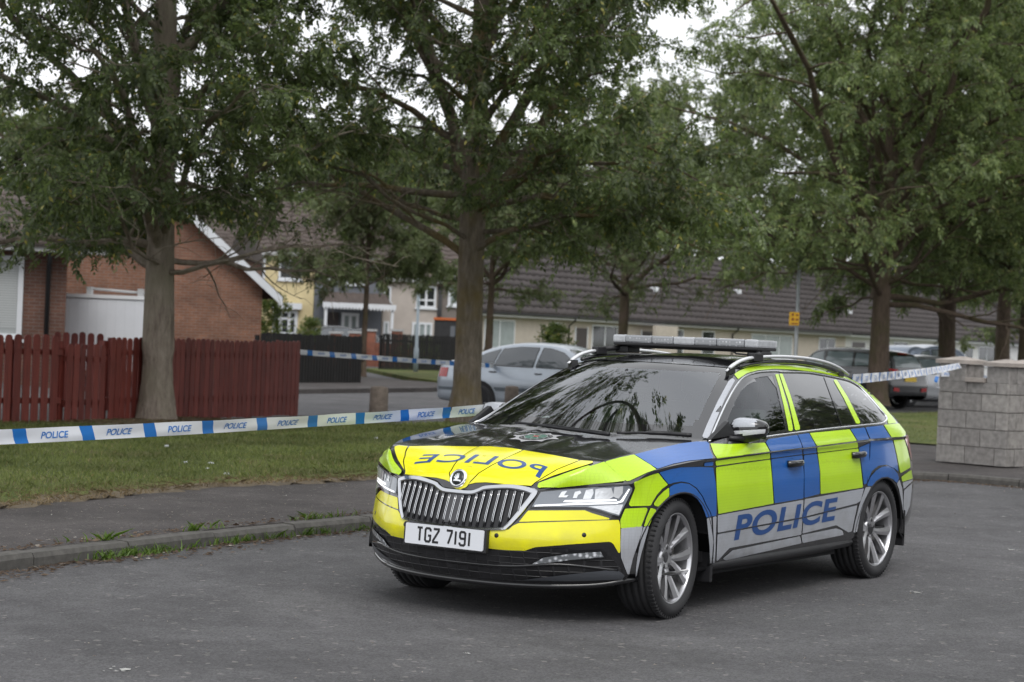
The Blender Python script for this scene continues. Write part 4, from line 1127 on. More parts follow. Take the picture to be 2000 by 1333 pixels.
# resample by length into .915 m stones
cum = [0]
for i in range(1, len(P0)): cum.append(cum[-1] + (P0[i] - P0[i - 1]).length)
def at_len(P, s): return Vector((np.interp(s, cum, [p.x for p in P]), np.interp(s, cum, [p.y for p in P])))
mb = MB(); s_ = 0; rk = random.Random(3)
while s_ < cum[-1] - .95:
    dz = rk.uniform(-.012, .012); sub = 3
    for k in range(sub):
        a, b = s_ + .915 * k / sub + (.006 if k == 0 else 0), s_ + .915 * (k + 1) / sub - (.006 if k == sub - 1 else 0)
        o0, o1, i0, i1 = at_len(P0, a), at_len(P0, b), at_len(P1, a), at_len(P1, b)
        t0 = (o0 * .86 + i0 * .14); t1 = (o1 * .86 + i1 * .14); zt = .088 + dz * .7
        vs = [(o0.x, o0.y, -.03), (o1.x, o1.y, -.03), (o1.x, o1.y, zt - .03), (o0.x, o0.y, zt - .03), (t0.x, t0.y, zt), (t1.x, t1.y, zt), (i0.x, i0.y, zt + .004), (i1.x, i1.y, zt + .004), (i0.x, i0.y, -.03), (i1.x, i1.y, -.03)]
        mb.add(vs, [[0, 1, 2, 3], [3, 2, 5, 4], [4, 5, 7, 6], [6, 7, 9, 8]] + ([[0, 3, 4, 6, 8]] if k == 0 else []) + ([[1, 9, 7, 5, 2]] if k == sub - 1 else []))
    s_ += .915
tag(mb.build('kerb', M_kerb), kind='structure')
G_EDGE = [(14, -2.9), (8, -4.0), (4, -4.75), (.92, -5.117), (-.38, -5.374), (-1.92, -5.678), (-3.17, -5.54), (-4.2, -5.5), (-9, -5.75), (-14, -6.2), (-18.3, -6.45), (-18.6, -5.3), (-18.7, 8), (-18.7, 14)]
slab('pavement', [p for p in KI] + G_EDGE[::-1], -.02, .093, M_pave)
# verge: a gently uneven sheet so that its edge is ragged
def sheet(name, poly, z, m, step=.35, amp=.02, edge=.08, seed=0):
    bm = bmesh.new(); vs = [bm.verts.new((a, b, 0)) for a, b in poly]
    for t_ in tessellate_polygon([[Vector((a, b, 0)) for a, b in poly]]):
        try: bm.faces.new([vs[i] for i in t_])
        except ValueError: pass
    xs = [p[0] for p in poly]; ys = [p[1] for p in poly]
    for ax, lo, hi in ((0, min(xs), max(xs)), (1, min(ys), max(ys))):
        k = lo + step
        while k < hi:
            bmesh.ops.bisect_plane(bm, geom=bm.verts[:] + bm.edges[:] + bm.faces[:], plane_co=(k, 0, 0) if ax == 0 else (0, k, 0), plane_no=(1, 0, 0) if ax == 0 else (0, 1, 0)); k += step
    rr = random.Random(seed); bv = {v for e in bm.edges if len(e.link_faces) == 1 for v in e.verts}
    for v in bm.verts:
        if v in bv: v.co.x += rr.uniform(-edge, edge); v.co.y += rr.uniform(-edge, edge); v.co.z = z - .02
        else: v.co.z = z + rr.uniform(0, amp)
    bmesh.ops.recalc_face_normals(bm, faces=bm.faces)
    me = bpy.data.meshes.new(name); bm.to_mesh(me); bm.free(); me.materials.append(m); me.polygons.foreach_set('use_smooth', [True] * len(me.polygons))
    return tag(link_mesh(name, me), kind='structure')
VERGE = [(14, -2.95), (8, -4.05), (4, -4.8), (.92, -5.16), (-.38, -5.41), (-1.92, -5.7), (-3.17, -5.58), (-4.2, -5.53), (-9, -5.8), (-14, -6.25), (-18.3, -6.5), (-18.8, -12.1), (-15.4, -12.03), (-14.2, -11.9), (-12.4, -12.0), (-10.54, -11.83), (-9.6, -13.0), (-6.6, -13.75), (14, -13.6)]
slab('verge_base', [(a, b) for a, b in VERGE], -.02, .09, M_kerb)
sheet('verge', VERGE, .120, M_turf, .5, .025, .05, 4)
RG = [(-18.75, -6.3), (-18.6, -5.3), (-18.75, 14), (-36, 14), (-36.2, -12.1), (-32.6, -11.9), (-18.9, -12.0)]
slab('lawn_base', RG, -.02, .10, M_kerb); sheet('lawn', RG, .135, M_turf, .8, .025, .08, 5)
# bare dry strip where the grass meets the pavement, and worn patches by the trees
STRIP = [(14, -2.8), (8, -3.92), (4, -4.66), (.92, -5.02), (-.38, -5.27), (-1.92, -5.58), (-3.17, -5.42), (-4.2, -5.4), (-9, -5.66), (-9, -5.95), (-4.2, -5.72), (-3.17, -5.8), (-1.92, -5.95), (-.38, -5.75), (.92, -5.5), (4, -5.15), (8, -4.4), (14, -3.3)]
sheet('worn_edge', STRIP, .108, M_soil, .12, .014, .11, 8)
for k, (cx_, cy_, rx, ry) in enumerate([(-9.1, -13.2, 1.3, .5), (-8.3, -12.6, 1.0, .35)]):
    sheet('worn_ground', [(cx_ + rx * math.cos(t_) * rnd.uniform(.8, 1.15), cy_ + ry * math.sin(t_) * rnd.uniform(.8, 1.15)) for t_ in np.linspace(0, 2 * math.pi, 17)[:-1]], .166, M_soil, .3, .01, .04, k)
# plots behind the red fence, far pavements and far verge
slab('garden', [(14, -13.62), (-6.4, -13.78), (-9.6, -13.1), (-10.6, -13.55), (-13.7, -14.15), (-15.5, -20), (-30, -60), (14, -60)], -.02, .11, M_pave)
slab('far_pavement', [(-23.2, -23.2), (-24.4, -23.4), (-31.0, -24.4), (-34.5, -26.0), (-36, -28), (-37, -31.0), (-40, -36), (-60, -75), (-30, -75), (-26, -45)], -.02, .11, M_pave)
slab('far_verge', [(-36.0, -26.2), (-40.0, -29.0), (-52, -37.5), (-58, -41.5), (-64, -47.0), (-48, -39.9), (-39.5, -31.6), (-37.4, -29.0)], -.02, .13, M_turf)
slab('far_footway', [(-48, -40), (-64, -47.2), (-84, -75), (-60, -75)], -.02, .12, M_pave)
slab('terrace_garden', [(-58, -40), (-70, -52), (-135, -45), (-135, 10), (-100, 10), (-70, -30)], -.02, .11, M_turf)
# ================================================================== TREES
def bark_mat(name, col, col2, moss):
    m = bpy.data.materials.new(name); t, b = nodes_of(m); Lk = t.links.new; b.inputs['Roughness'].default_value = .9; b.inputs['Specular IOR Level'].default_value = .2
    tcn = t.nodes.new('ShaderNodeTexCoord'); mpg = t.nodes.new('ShaderNodeMapping'); mpg.inputs['Scale'].default_value = (9, 9, 2.2)
    n = t.nodes.new('ShaderNodeTexNoise'); n.inputs['Scale'].default_value = 1.6; n.inputs['Detail'].default_value = 9; n.inputs['Roughness'].default_value = .7
    Lk(tcn.outputs['Object'], mpg.inputs[0]); Lk(mpg.outputs[0], n.inputs[0])
    r = t.nodes.new('ShaderNodeValToRGB'); e = r.color_ramp.elements; e[0].position = .3; e[0].color = (*col2, 1); e[1].position = .68; e[1].color = (*col, 1); Lk(n.outputs['Fac'], r.inputs[0])
    n2 = t.nodes.new('ShaderNodeTexNoise'); n2.inputs['Scale'].default_value = 1.7; n2.inputs['Detail'].default_value = 4; Lk(tcn.outputs['Object'], n2.inputs[0])
    mr = t.nodes.new('ShaderNodeMapRange'); mr.inputs[1].default_value = .46; mr.inputs[2].default_value = .62; mr.inputs[4].default_value = .65; Lk(n2.outputs['Fac'], mr.inputs[0])
    mxc = t.nodes.new('ShaderNodeMixRGB'); Lk(mr.outputs[0], mxc.inputs['Fac']); Lk(r.outputs[0], mxc.inputs['Color1']); mxc.inputs['Color2'].default_value = (*moss, 1); Lk(mxc.outputs[0], b.inputs['Base Color'])
    bp = t.nodes.new('ShaderNodeBump'); bp.inputs['Strength'].default_value = 1.; bp.inputs['Distance'].default_value = .07; Lk(n.outputs['Fac'], bp.inputs['Height']); Lk(bp.outputs[0], b.inputs['Normal']); return m
def leaf_mat(name, dark, light, pale, rough=.42):
    m = bpy.data.materials.new(name); t, b = nodes_of(m); Lk = t.links.new; b.inputs['Roughness'].default_value = rough; b.inputs['Specular IOR Level'].default_value = .45
    g = t.nodes.new('ShaderNodeNewGeometry'); r = t.nodes.new('ShaderNodeValToRGB'); e = r.color_ramp.elements
    e[0].position = 0; e[0].color = (*dark, 1); e[1].position = .97; e[1].color = (*light, 1); q = e.new(.985); q.color = (*pale, 1)
    Lk(g.outputs['Random Per Island'], r.inputs[0])
    tcn = t.nodes.new('ShaderNodeTexCoord'); n = t.nodes.new('ShaderNodeTexNoise'); n.inputs['Scale'].default_value = .8; n.inputs['Detail'].default_value = 3; Lk(tcn.outputs['Object'], n.inputs[0])
    mr = t.nodes.new('ShaderNodeMapRange'); mr.inputs[1].default_value = .35; mr.inputs[2].default_value = .65; mr.inputs[3].default_value = .7; mr.inputs[4].default_value = 1.35; Lk(n.outputs['Fac'], mr.inputs[0])
    sc = t.nodes.new('ShaderNodeVectorMath'); sc.operation = 'SCALE'; Lk(r.outputs[0], sc.inputs[0]); Lk(mr.outputs[0], sc.inputs['Scale']); Lk(sc.outputs[0], b.inputs['Base Color'])
    tr = t.nodes.new('ShaderNodeBsdfTranslucent'); hsv = t.nodes.new('ShaderNodeHueSaturation'); hsv.inputs['Value'].default_value = 1.5; hsv.inputs['Saturation'].default_value = 1.15
    Lk(sc.outputs[0], hsv.inputs['Color']); Lk(hsv.outputs[0], tr.inputs['Color'])
    mxs = t.nodes.new('ShaderNodeMixShader'); mxs.inputs[0].default_value = .42; Lk(b.outputs[0], mxs.inputs[1]); Lk(tr.outputs[0], mxs.inputs[2]); Lk(mxs.outputs[0], t.nodes['Material Output'].inputs['Surface']); return m
M_bark = bark_mat('ash_bark', (.40, .34, .285), (.17, .135, .11), (.27, .245, .18))
M_barkm = bark_mat('mossy_ash_bark', (.29, .245, .20), (.12, .10, .078), (.19, .14, .04))
M_bark_far = bark_mat('brown_bark', (.18, .135, .105), (.08, .06, .047), (.11, .10, .05))
M_leaf = leaf_mat('ash_leaf', (.052, .074, .032), (.155, .20, .078), (.36, .33, .09))
M_leaf2 = leaf_mat('lighter_leaf', (.075, .11, .042), (.22, .27, .11), (.32, .32, .12))
M_leaf3 = leaf_mat('far_leaf', (.07, .095, .04), (.16, .19, .085), (.22, .21, .11), .6)

def tubes_np(paths, seg):
    """paths: list of (points (n,3), radii (n)) -> V, F arrays of quads"""
    VV = []; FF = []; off = 0
    ang = np.linspace(0, 2 * np.pi, seg, endpoint=False); ca, sa = np.cos(ang), np.sin(ang)
    for P, rad in paths:
        n = len(P); T = np.gradient(P, axis=0); T /= np.linalg.norm(T, axis=1)[:, None] + 1e-9
        ref = np.array([0, 0, 1.]) if abs(T[0, 2]) < .85 else np.array([1., 0, 0])
        A = np.cross(T, ref); A /= np.linalg.norm(A, axis=1)[:, None] + 1e-9; B = np.cross(A, T)
        v = P[:, None, :] + (A[:, None, :] * ca[None, :, None] + B[:, None, :] * sa[None, :, None]) * rad[:, None, None]
        VV.append(v.reshape(-1, 3))
        i = np.arange(n - 1)[:, None] * seg; k = np.arange(seg)[None, :]; k2 = (k + 1) % seg
        f = np.stack([i + k, i + k2, i + seg + k2, i + seg + k], -1).reshape(-1, 4) + off
        FF.append(f); off += n * seg
    return np.concatenate(VV), np.concatenate(FF)

def leaves_np(O, D, rs, nl, ll, lw, rl):
    """compound leaves: O origins, D directions; nl leaflets per side, ll leaflet length, lw width, rl rachis length"""
    N = len(O); D = D / (np.linalg.norm(D, axis=1)[:, None] + 1e-9)
    S = np.cross(D, rs.normal(size=(N, 3)) * .45 + np.array([0, 0, 1.])); S /= np.linalg.norm(S, axis=1)[:, None] + 1e-9
    Up = np.cross(S, D); sc = rs.uniform(.75, 1.2, N)[:, None]
    Vs = []
    items = [(j, sgn) for j in range(nl) for sgn in (-1, 1)] + [(nl, 0)]
    for j, sgn in items:
        f = (j + .8) / (nl + .8)
        base = O + D * rl * f * sc + np.array([0, 0, -1.]) * (rl * .25 * f * f) * sc
        d = D * (.55 if sgn else 1) + S * sgn * .85 + np.array([0, 0, -.38]) + rs.normal(size=(N, 3)) * .18
        d /= np.linalg.norm(d, axis=1)[:, None] + 1e-9
        wv = np.cross(d, Up + rs.normal(size=(N, 3)) * .35); wv /= np.linalg.norm(wv, axis=1)[:, None] + 1e-9
        L_ = ll * sc * rs.uniform(.8, 1.15, N)[:, None]
        mid = base + d * L_ * .45; tip = base + d * L_ + np.array([0, 0, -1.]) * L_ * .12
        Vs.append(np.stack([base, mid + wv * lw * sc, tip, mid - wv * lw * sc], 1))
    V = np.stack(Vs, 1).reshape(-1, 3); F = np.arange(len(V)).reshape(-1, 4)
    return V, F

def make_tree(name, base, H, r0, zlo, Rc, label, group, seed, nlimb=20, nsub=8, ntw=6, nleaf=8, nl=4, ll=.080, lw=.0205, rl=.20, mats=(None, None), lean=(0, 0), droop=.5, dens_top=9., cat='tree', up=0., seg=12, topfade=False, limbk=.27, fine=True, nbig=4, fpow=1.25, minz=1.9):
    rs = np.random.RandomState(seed); root = empty(name, base, 0, label, cat, group)
    tz = np.linspace(0, H, 14)
    wob = np.cumsum(rs.normal(size=(14, 2)) * .035, 0) * (tz[:, None] / H)
    TP = np.stack([lean[0] * tz + wob[:, 0], lean[1] * tz + wob[:, 1], tz], 1)
    extra = np.array([0, .12, .3, .6, .85]); TPx = np.stack([np.interp(np.concatenate([extra, tz[1:]]), tz, TP[:, a]) for a in range(3)], 1); zz = TPx[:, 2]
    rad = r0 * np.maximum(.05, (1 - zz / H)) ** .7 * (1 + .45 * np.exp(-zz / .22)); rad[-1] = .01
    thick = [(TPx, rad)]; mid = []; thin = []; LO = []; LD = []
    for i in range(nlimb + nbig):
        big = i >= nlimb
        f = (i + rs.uniform(0, .7)) / nlimb if not big else rs.uniform(.08, .5); h = zlo + (H * .93 - zlo) * f ** fpow; az = i * 2.399 + rs.uniform(-.4, .4) + seed
        env = Rc * (1 - .92 * f ** 2.2) * (.78 + .22 * math.sin(math.pi * min(1, f * 1.6 + .15))) * rs.uniform(.8, 1.12)
        el = R(2 + 50 * f + rs.uniform(-16, 24)) + up
        if big: el = R(rs.uniform(38, 62)); env *= 1.05
        p = np.array([np.interp(h, tz, TP[:, 0]), np.interp(h, tz, TP[:, 1]), h]); n = 9; st = env / (n - 1) / max(.5, math.cos(el) * .95)
        pts = [p]; a = az; e = el
        for k in range(n - 1):
            e2 = e + rs.normal() * .16; a += rs.normal() * .16
            pts.append(pts[-1] + st * np.array([math.cos(a) * math.cos(e2), math.sin(a) * math.cos(e2), math.sin(e2)])); e -= droop * (.11 if k > 2 else -.02)
        P = np.array(pts); rr = r0 * limbk * (1 - .75 * f) * (rs.uniform(.55, 1.35) if not big else 2.0) * np.linspace(1, .12, n) ** .8; thick.append((P, rr))
        for j in range(nsub):
            t_ = .18 + .8 * (j + rs.uniform(0, .8)) / nsub; k = t_ * (n - 1); k0 = min(int(k), n - 2); q = P[k0] + (P[k0 + 1] - P[k0]) * (k - k0); tn = P[k0 + 1] - P[k0]; tn /= np.linalg.norm(tn)
            side = np.cross(tn, [0, 0, 1.]); side /= np.linalg.norm(side) + 1e-9; sg = 1 if j % 2 else -1
            d = tn * rs.uniform(.4, .9) + side * sg * rs.uniform(.5, 1.) + np.array([0, 0, rs.uniform(-.35, .7)]); d /= np.linalg.norm(d)
            Ls = env * rs.uniform(.24, .42) * (1.15 - .5 * t_) + .25; sp = [q]; dd = d.copy()
            for k in range(5):
                dd = dd + rs.normal(size=3) * .16 + np.array([0, 0, -.07 * droop]); dd /= np.linalg.norm(dd); sp.append(sp[-1] + dd * Ls / 5)
            SPt = np.array(sp); mid.append((SPt, np.linspace(max(.006, rr[k0] * .45), .004, 6)))
            for m_ in range(ntw):
                tt = .2 + .8 * (m_ + rs.uniform(0, 1)) / ntw; k = min(tt, .999) * 5; k0_ = int(k); q2 = SPt[k0_] + (SPt[k0_ + 1] - SPt[k0_]) * (k - k0_)
                d2 = dd * .5 + rs.normal(size=3) * .6 + np.array([0, 0, .1 - .25 * droop]); d2 /= np.linalg.norm(d2); Lt = rs.uniform(.22, .5) * (Rc / 3.2) ** .5
                tp = np.array([q2, q2 + d2 * Lt * .5 + np.array([0, 0, .02]), q2 + d2 * Lt + np.array([0, 0, -.06 * droop])]); thin.append((tp, np.array([.0045, .0035, .002])))
                if h > dens_top and m_ % 2: continue
                w_ = rs.uniform(.1, 1.0, nleaf); o = q2 + (tp[2] - q2) * w_[:, None]; LO.append(o)
                LD.append(d2 * .6 + rs.normal(size=(nleaf, 3)) * .75 + np.array([0, 0, -.30]))
    LO = np.concatenate(LO); LD = np.concatenate(LD)
    keep = LO[:, 2] > (minz - base[2] if not isinstance(minz, tuple) else np.where(LO[:, 0] * CR.x + LO[:, 1] * CR.y < -.35, minz[0], minz[1]) + rs.uniform(-.2, .3, len(LO))); LO = LO[keep]; LD = LD[keep]
    V1, F1 = tubes_np(thick, seg); V1 = V1 + rs.normal(size=V1.shape) * np.array([.012, .012, 0]) * (r0 / .25); V2_, F2 = tubes_np(mid, 5); V3, F3 = tubes_np(thin, 3)
    V = np.concatenate([V1, V2_, V3]); F = np.concatenate([F1, F2 + len(V1), F3 + len(V1) + len(V2_)])
    np_mesh('trunk', V, F, mats[0] or M_bark, root, smooth=True)
    LV_, LF = leaves_np(LO, LD, rs, nl, ll, lw, rl)
    np_mesh('crown', LV_, LF, mats[1] or M_leaf, root)
    return root
def gp(u, v, z=0.): p = at_z(u, v, z); return (p.x, p.y, z)
t1 = make_tree('ash_tree', gp(305, 824, .13), 13.5, .225, 2.1, 3.25, 'ash tree with a pale leaning trunk standing before the red fence', 'street trees on the grass', 21, nlimb=44, nsub=9, nbig=6, fpow=1.5, ntw=7, nleaf=6, lean=(.004, -.006), droop=.8, limbk=.25, minz=(2.25, 2.9))
t2 = make_tree('ash_tree', gp(908, 827, .13), 14, .235, 2.6, 4.6, 'dense ash tree with a mossy trunk behind the police car bonnet', 'street trees on the grass', 5, nlimb=54, nsub=11, ntw=7, nleaf=7, droop=.5, limbk=.24, nbig=7, mats=(M_barkm, M_leaf), minz=(3.9, 2.6))
make_tree('ash_tree', (.2, -9.0, .13), 14.5, .24, 5.0, 7.2, 'ash tree outside the left edge of the photo, mirrored in the windscreen', 'street trees on the grass', 61, nlimb=50, nsub=12, ntw=7, nleaf=7, droop=.15, up=.18, minz=5.2, fpow=1.5)
for k_, (x_, y_, h_) in enumerate([(-19, 7.0, 13), (-27, 5.5, 14), (-13, 15, 12)]): make_tree('ash_tree', (x_, y_, .1), h_, .24, 2.8, 4.6, ('nearest', 'farthest', 'northernmost')[k_] + ' unseen tree added at right for dark side window reflections', 'street trees on the grass', 70 + k_, nlimb=30, nsub=8, ntw=5, nleaf=5, nl=3, ll=.14, lw=.032, mats=(M_bark_far, M_leaf))  # unseen trees, added to put dark reflections into the car's side windows
mk = (M_bark_far, M_leaf2)
make_tree('ash_tree', gp(1712, 792, .13), 15.5, .28, 2.7, 7.4, 'wide tree with fresh green crown just right of the yellow sign', 'street trees on the grass', 8, nlimb=70, nsub=11, ntw=7, nleaf=7, nl=3, ll=.12, lw=.026, rl=.25, mats=mk, minz=3.3)
make_tree('ash_tree', (-47.5, -16.5, .13), 14, .30, 4.0, 4.4, 'tree rising behind the left block pier', 'street trees on the grass', 12, nlimb=38, nsub=9, ntw=6, nleaf=6, nl=3, ll=.14, lw=.03, rl=.25, mats=mk)
p5 = at_d(1955, 740, 66); p6 = at_d(2002, 745, 58)
make_tree('ash_tree', (p5.x, p5.y, 0), 14, .28, 4.0, 4.6, 'tree standing behind the gap between the two block piers', 'street trees on the grass', 14, nlimb=38, nsub=9, ntw=6, nleaf=6, nl=3, ll=.15, lw=.032, rl=.25, mats=mk)
make_tree('ash_tree', (p6.x, p6.y, 0), 13, .26, 3.8, 4.6, 'tree at the right edge of the photo behind the right block pier', 'street trees on the grass', 17, nlimb=38, nsub=9, ntw=6, nleaf=6, nl=3, ll=.14, lw=.03, rl=.25, mats=mk)
mk2 = (M_bark_far, M_leaf3)
make_tree('young_tree', gp(708, 742), 7.2, .105, 2.9, 2.6, 'slender young tree in front of the grey porch house', 'small trees before the houses', 31, nlimb=24, nsub=8, ntw=6, nleaf=5, nl=3, ll=.13, lw=.028, rl=.25, mats=mk2, droop=.2)
make_tree('young_tree', gp(951, 745), 7.5, .155, 3.1, 2.6, 'young tree hidden behind the mossy ash trunk', 'small trees before the houses', 33, nlimb=18, nsub=7, ntw=5, nleaf=4, nl=3, ll=.14, lw=.03, rl=.25, mats=mk2, droop=.2)
p7 = at_d(1213, 700, 62)
make_tree('young_tree', (p7.x, p7.y, 0), 8.2, .19, 2.9, 4.1, 'spreading thin tree in front of the long tiled roof', 'small trees before the houses', 35, nlimb=22, nsub=7, ntw=5, nleaf=4, nl=3, ll=.13, lw=.026, rl=.25, mats=mk2, droop=.15)
far_lab = ['tree behind the yellow house roof', 'tree behind the grey porch house roof', 'tree behind the brown house roof', 'tree behind the long roof above the silver saloon', 'tree behind the long roof above the light bar', 'tree behind the long roof left of the yellow sign', 'tree behind the long roof above the dark estate car', 'tree behind the long roof at the right edge', 'nearer tree beyond the right edge of the photo', 'tree far beyond the right edge of the photo', 'tree beyond the left edge of the photo', 'tree behind the dark brick house at the left edge']
for k, (u, d, h) in enumerate([(600, 112, 12), (760, 116, 13), (905, 120, 13), (1060, 125, 15), (1250, 135, 19), (1440, 140, 22), (1640, 155, 20), (1880, 165, 16), (2150, 120, 14), (2450, 100, 13), (-260, 90, 12), (120, 95, 11)]):
    q = at_d(u, 700, d)
    make_tree('background_tree', (q.x, q.y, -.05), h, .3, 2.5, 7.0 if h < 18 else 10, far_lab[k], 'trees behind the houses', 50 + k, nlimb=34, nsub=7, ntw=5, nleaf=5, nl=2, ll=.34, lw=.095, rl=.45, mats=mk2, seg=6)
# ================================================================== HOUSES
def brick_mat(name, c1, c2, mortar, sc=1., rough=.85):
    m = bpy.data.materials.new(name); t, b = nodes_of(m); Lk = t.links.new; b.inputs['Roughness'].default_value = rough
    uvn = t.nodes.new('ShaderNodeTexCoord'); br = t.nodes.new('ShaderNodeTexBrick')
    sx = t.nodes.new('ShaderNodeSeparateXYZ'); cx = t.nodes.new('ShaderNodeCombineXYZ'); Lk(uvn.outputs['Object'], sx.inputs[0])
    ad = t.nodes.new('ShaderNodeMath'); Lk(sx.outputs['X'], ad.inputs[0]); Lk(sx.outputs['Y'], ad.inputs[1])
    Lk(ad.outputs[0], cx.inputs['X']); Lk(sx.outputs['Z'], cx.inputs['Y']); Lk(cx.outputs[0], br.inputs['Vector'])
    br.inputs['Scale'].default_value = 1; br.inputs['Brick Width'].default_value = .225 * sc; br.inputs['Row Height'].default_value = .075 * sc; br.inputs['Mortar Size'].default_value = .007 * sc
    br.inputs['Color1'].default_value = (*c1, 1); br.inputs['Color2'].default_value = (*c2, 1); br.inputs['Mortar'].default_value = (*mortar, 1); br.inputs['Bias'].default_value = 0
    n = t.nodes.new('ShaderNodeTexNoise'); n.inputs['Scale'].default_value = 2.; n.inputs['Detail'].default_value = 8; Lk(uvn.outputs['Object'], n.inputs[0])
    mr = t.nodes.new('ShaderNodeMapRange'); mr.inputs[1].default_value = .3; mr.inputs[2].default_value = .7; mr.inputs[3].default_value = .75; mr.inputs[4].default_value = 1.2; Lk(n.outputs['Fac'], mr.inputs[0])
    s = t.nodes.new('ShaderNodeVectorMath'); s.operation = 'SCALE'; Lk(br.outputs['Color'], s.inputs[0]); Lk(mr.outputs[0], s.inputs['Scale']); Lk(s.outputs[0], b.inputs['Base Color'])
    bp = t.nodes.new('ShaderNodeBump'); bp.invert = True; bp.inputs['Strength'].default_value = .5; bp.inputs['Distance'].default_value = .01; Lk(br.outputs['Fac'], bp.inputs['Height']); Lk(bp.outputs[0], b.inputs['Normal']); return m
M_brick = brick_mat('orange_brick', (.25, .115, .068), (.19, .085, .052), (.24, .20, .17))
M_brickd = brick_mat('brown_brick', (.145, .068, .046), (.11, .052, .038), (.15, .125, .11))
M_brickr = brick_mat('red_garden_brick', (.30, .10, .06), (.24, .08, .05), (.22, .17, .14))
M_tile = mat('concrete_roof_tile', (.056, .047, .046), .8, noise=(1.4, .3), bump=(9, .3, .02))
M_tile2 = mat('brown_roof_tile', (.085, .066, .058), .8, noise=(2, .3))
M_upvc = mat('white_upvc', (.68, .70, .73), .4, noise=(3, .06))
M_fascia = mat('painted_fascia', (.42, .42, .42), .6, noise=(2, .12))
M_cream = mat('cream_render', (.46, .41, .35), .9, noise=(3, .12), bump=(60, .4, .01))
M_whiter = mat('white_render', (.60, .60, .59), .9, noise=(3, .08))
M_yellowr = mat('yellow_render', (.62, .52, .30), .9, noise=(2, .08))
M_greyr = mat('slate_render', (.14, .15, .17), .85, noise=(2, .1))
M_pinkr = mat('pinkish_render', (.46, .41, .37), .9, noise=(2, .1))
M_brownr = mat('taupe_render', (.19, .165, .15), .9, noise=(2, .1))
M_pane = mat('dark_pane', (.03, .034, .036), .05, spec=.7, noise=(1.2, .4))
M_blind = mat('net_curtain_pane', (.27, .31, .31), .25, spec=.6, noise=(2, .2))
M_gutter = mat('black_gutter', (.015, .015, .016), .4)
M_door = mat('dark_door', (.05, .04, .04), .4)

class Front:
    """a vertical facade plane through two pixels at given depths; s runs along it, z up, n towards the camera"""
    def __init__(s, u0, d0, u1, d1, v=660):
        a = at_d(u0, v, d0); b = at_d(u1, v, d1); s.o = Vector((a.x, a.y, 0)); s.t = Vector((b.x - a.x, b.y - a.y, 0)).normalized()
        s.n = Vector((s.t.y, -s.t.x, 0))
        if s.n.dot(CAM - s.o) < 0: s.n = -s.n
        s.M = Matrix(((s.t.x, -s.n.x, 0, s.o.x), (s.t.y, -s.n.y, 0, s.o.y), (0, 0, 1, 0), (0, 0, 0, 1)))  # local x along, y into the house
        s.rz = math.atan2(s.t.y, s.t.x)
        s.flip = (s.M.to_3x3().determinant() < 0)
    def px(s, u, v, back=0.):
        d = ray(u, v); k = ((s.o - s.n * back) - CAM).dot(s.n) / d.dot(s.n); p = CAM + d * k; return ((p - s.o).dot(s.t), p.z)
def house(name, fr, label, cat='house', group=None):
    root = bpy.data.objects.new(name, None); COL.objects.link(root); root.matrix_world = fr.M if not fr.flip else fr.M
    root.location = fr.o; root.rotation_euler = (0, 0, math.atan2(fr.t.y, fr.t.x)); root.scale = (1, 1, 1)
    return tag(root, label, cat, group)
# local frame: +x along the wall (left to right in the photo), +y into the house
def wall_box(root, x0, x1, z0, z1, y0, y1, m, name='wall'):
    mb = MB(); mb.box(x0, x1, y0, y1, z0, z1); return mb.build(name, m, root)
def window(root, x0, x1, z0, z1, panes=2, frame=.07, m=None, pane=None, y=0., sill=True, split=None):
    mb = MB(); f = frame; yo, yi = y - .045, y - .002
    mb.box(x0, x1, yo, yi, z1 - f, z1); mb.box(x0, x1, yo, yi, z0, z0 + f); mb.box(x0, x0 + f, yo, yi, z0 + f, z1 - f); mb.box(x1 - f, x1, yo, yi, z0 + f, z1 - f)
    for k in range(1, panes):
        xc = x0 + (x1 - x0) * k / panes; mb.box(xc - f * .5, xc + f * .5, yo, yi, z0 + f, z1 - f)
    if split: mb.box(x0 + f, x1 - f, yo + .005, yi, z0 + (z1 - z0) * split - f * .4, z0 + (z1 - z0) * split + f * .4)
    w_ = mb.build('window', m or M_upvc, root)
    mb = MB(); mb.box(x0 + f * .8, x1 - f * .8, y - .018, y - .004, z0 + f * .8, z1 - f * .8); mb.build('pane', pane or M_pane, w_)
    if sill: mb = MB(); mb.box(x0 - .06, x1 + .06, y - .11, y, z0 - .07, z0 - .004); mb.build('sill', m or M_upvc, w_)
    return w_
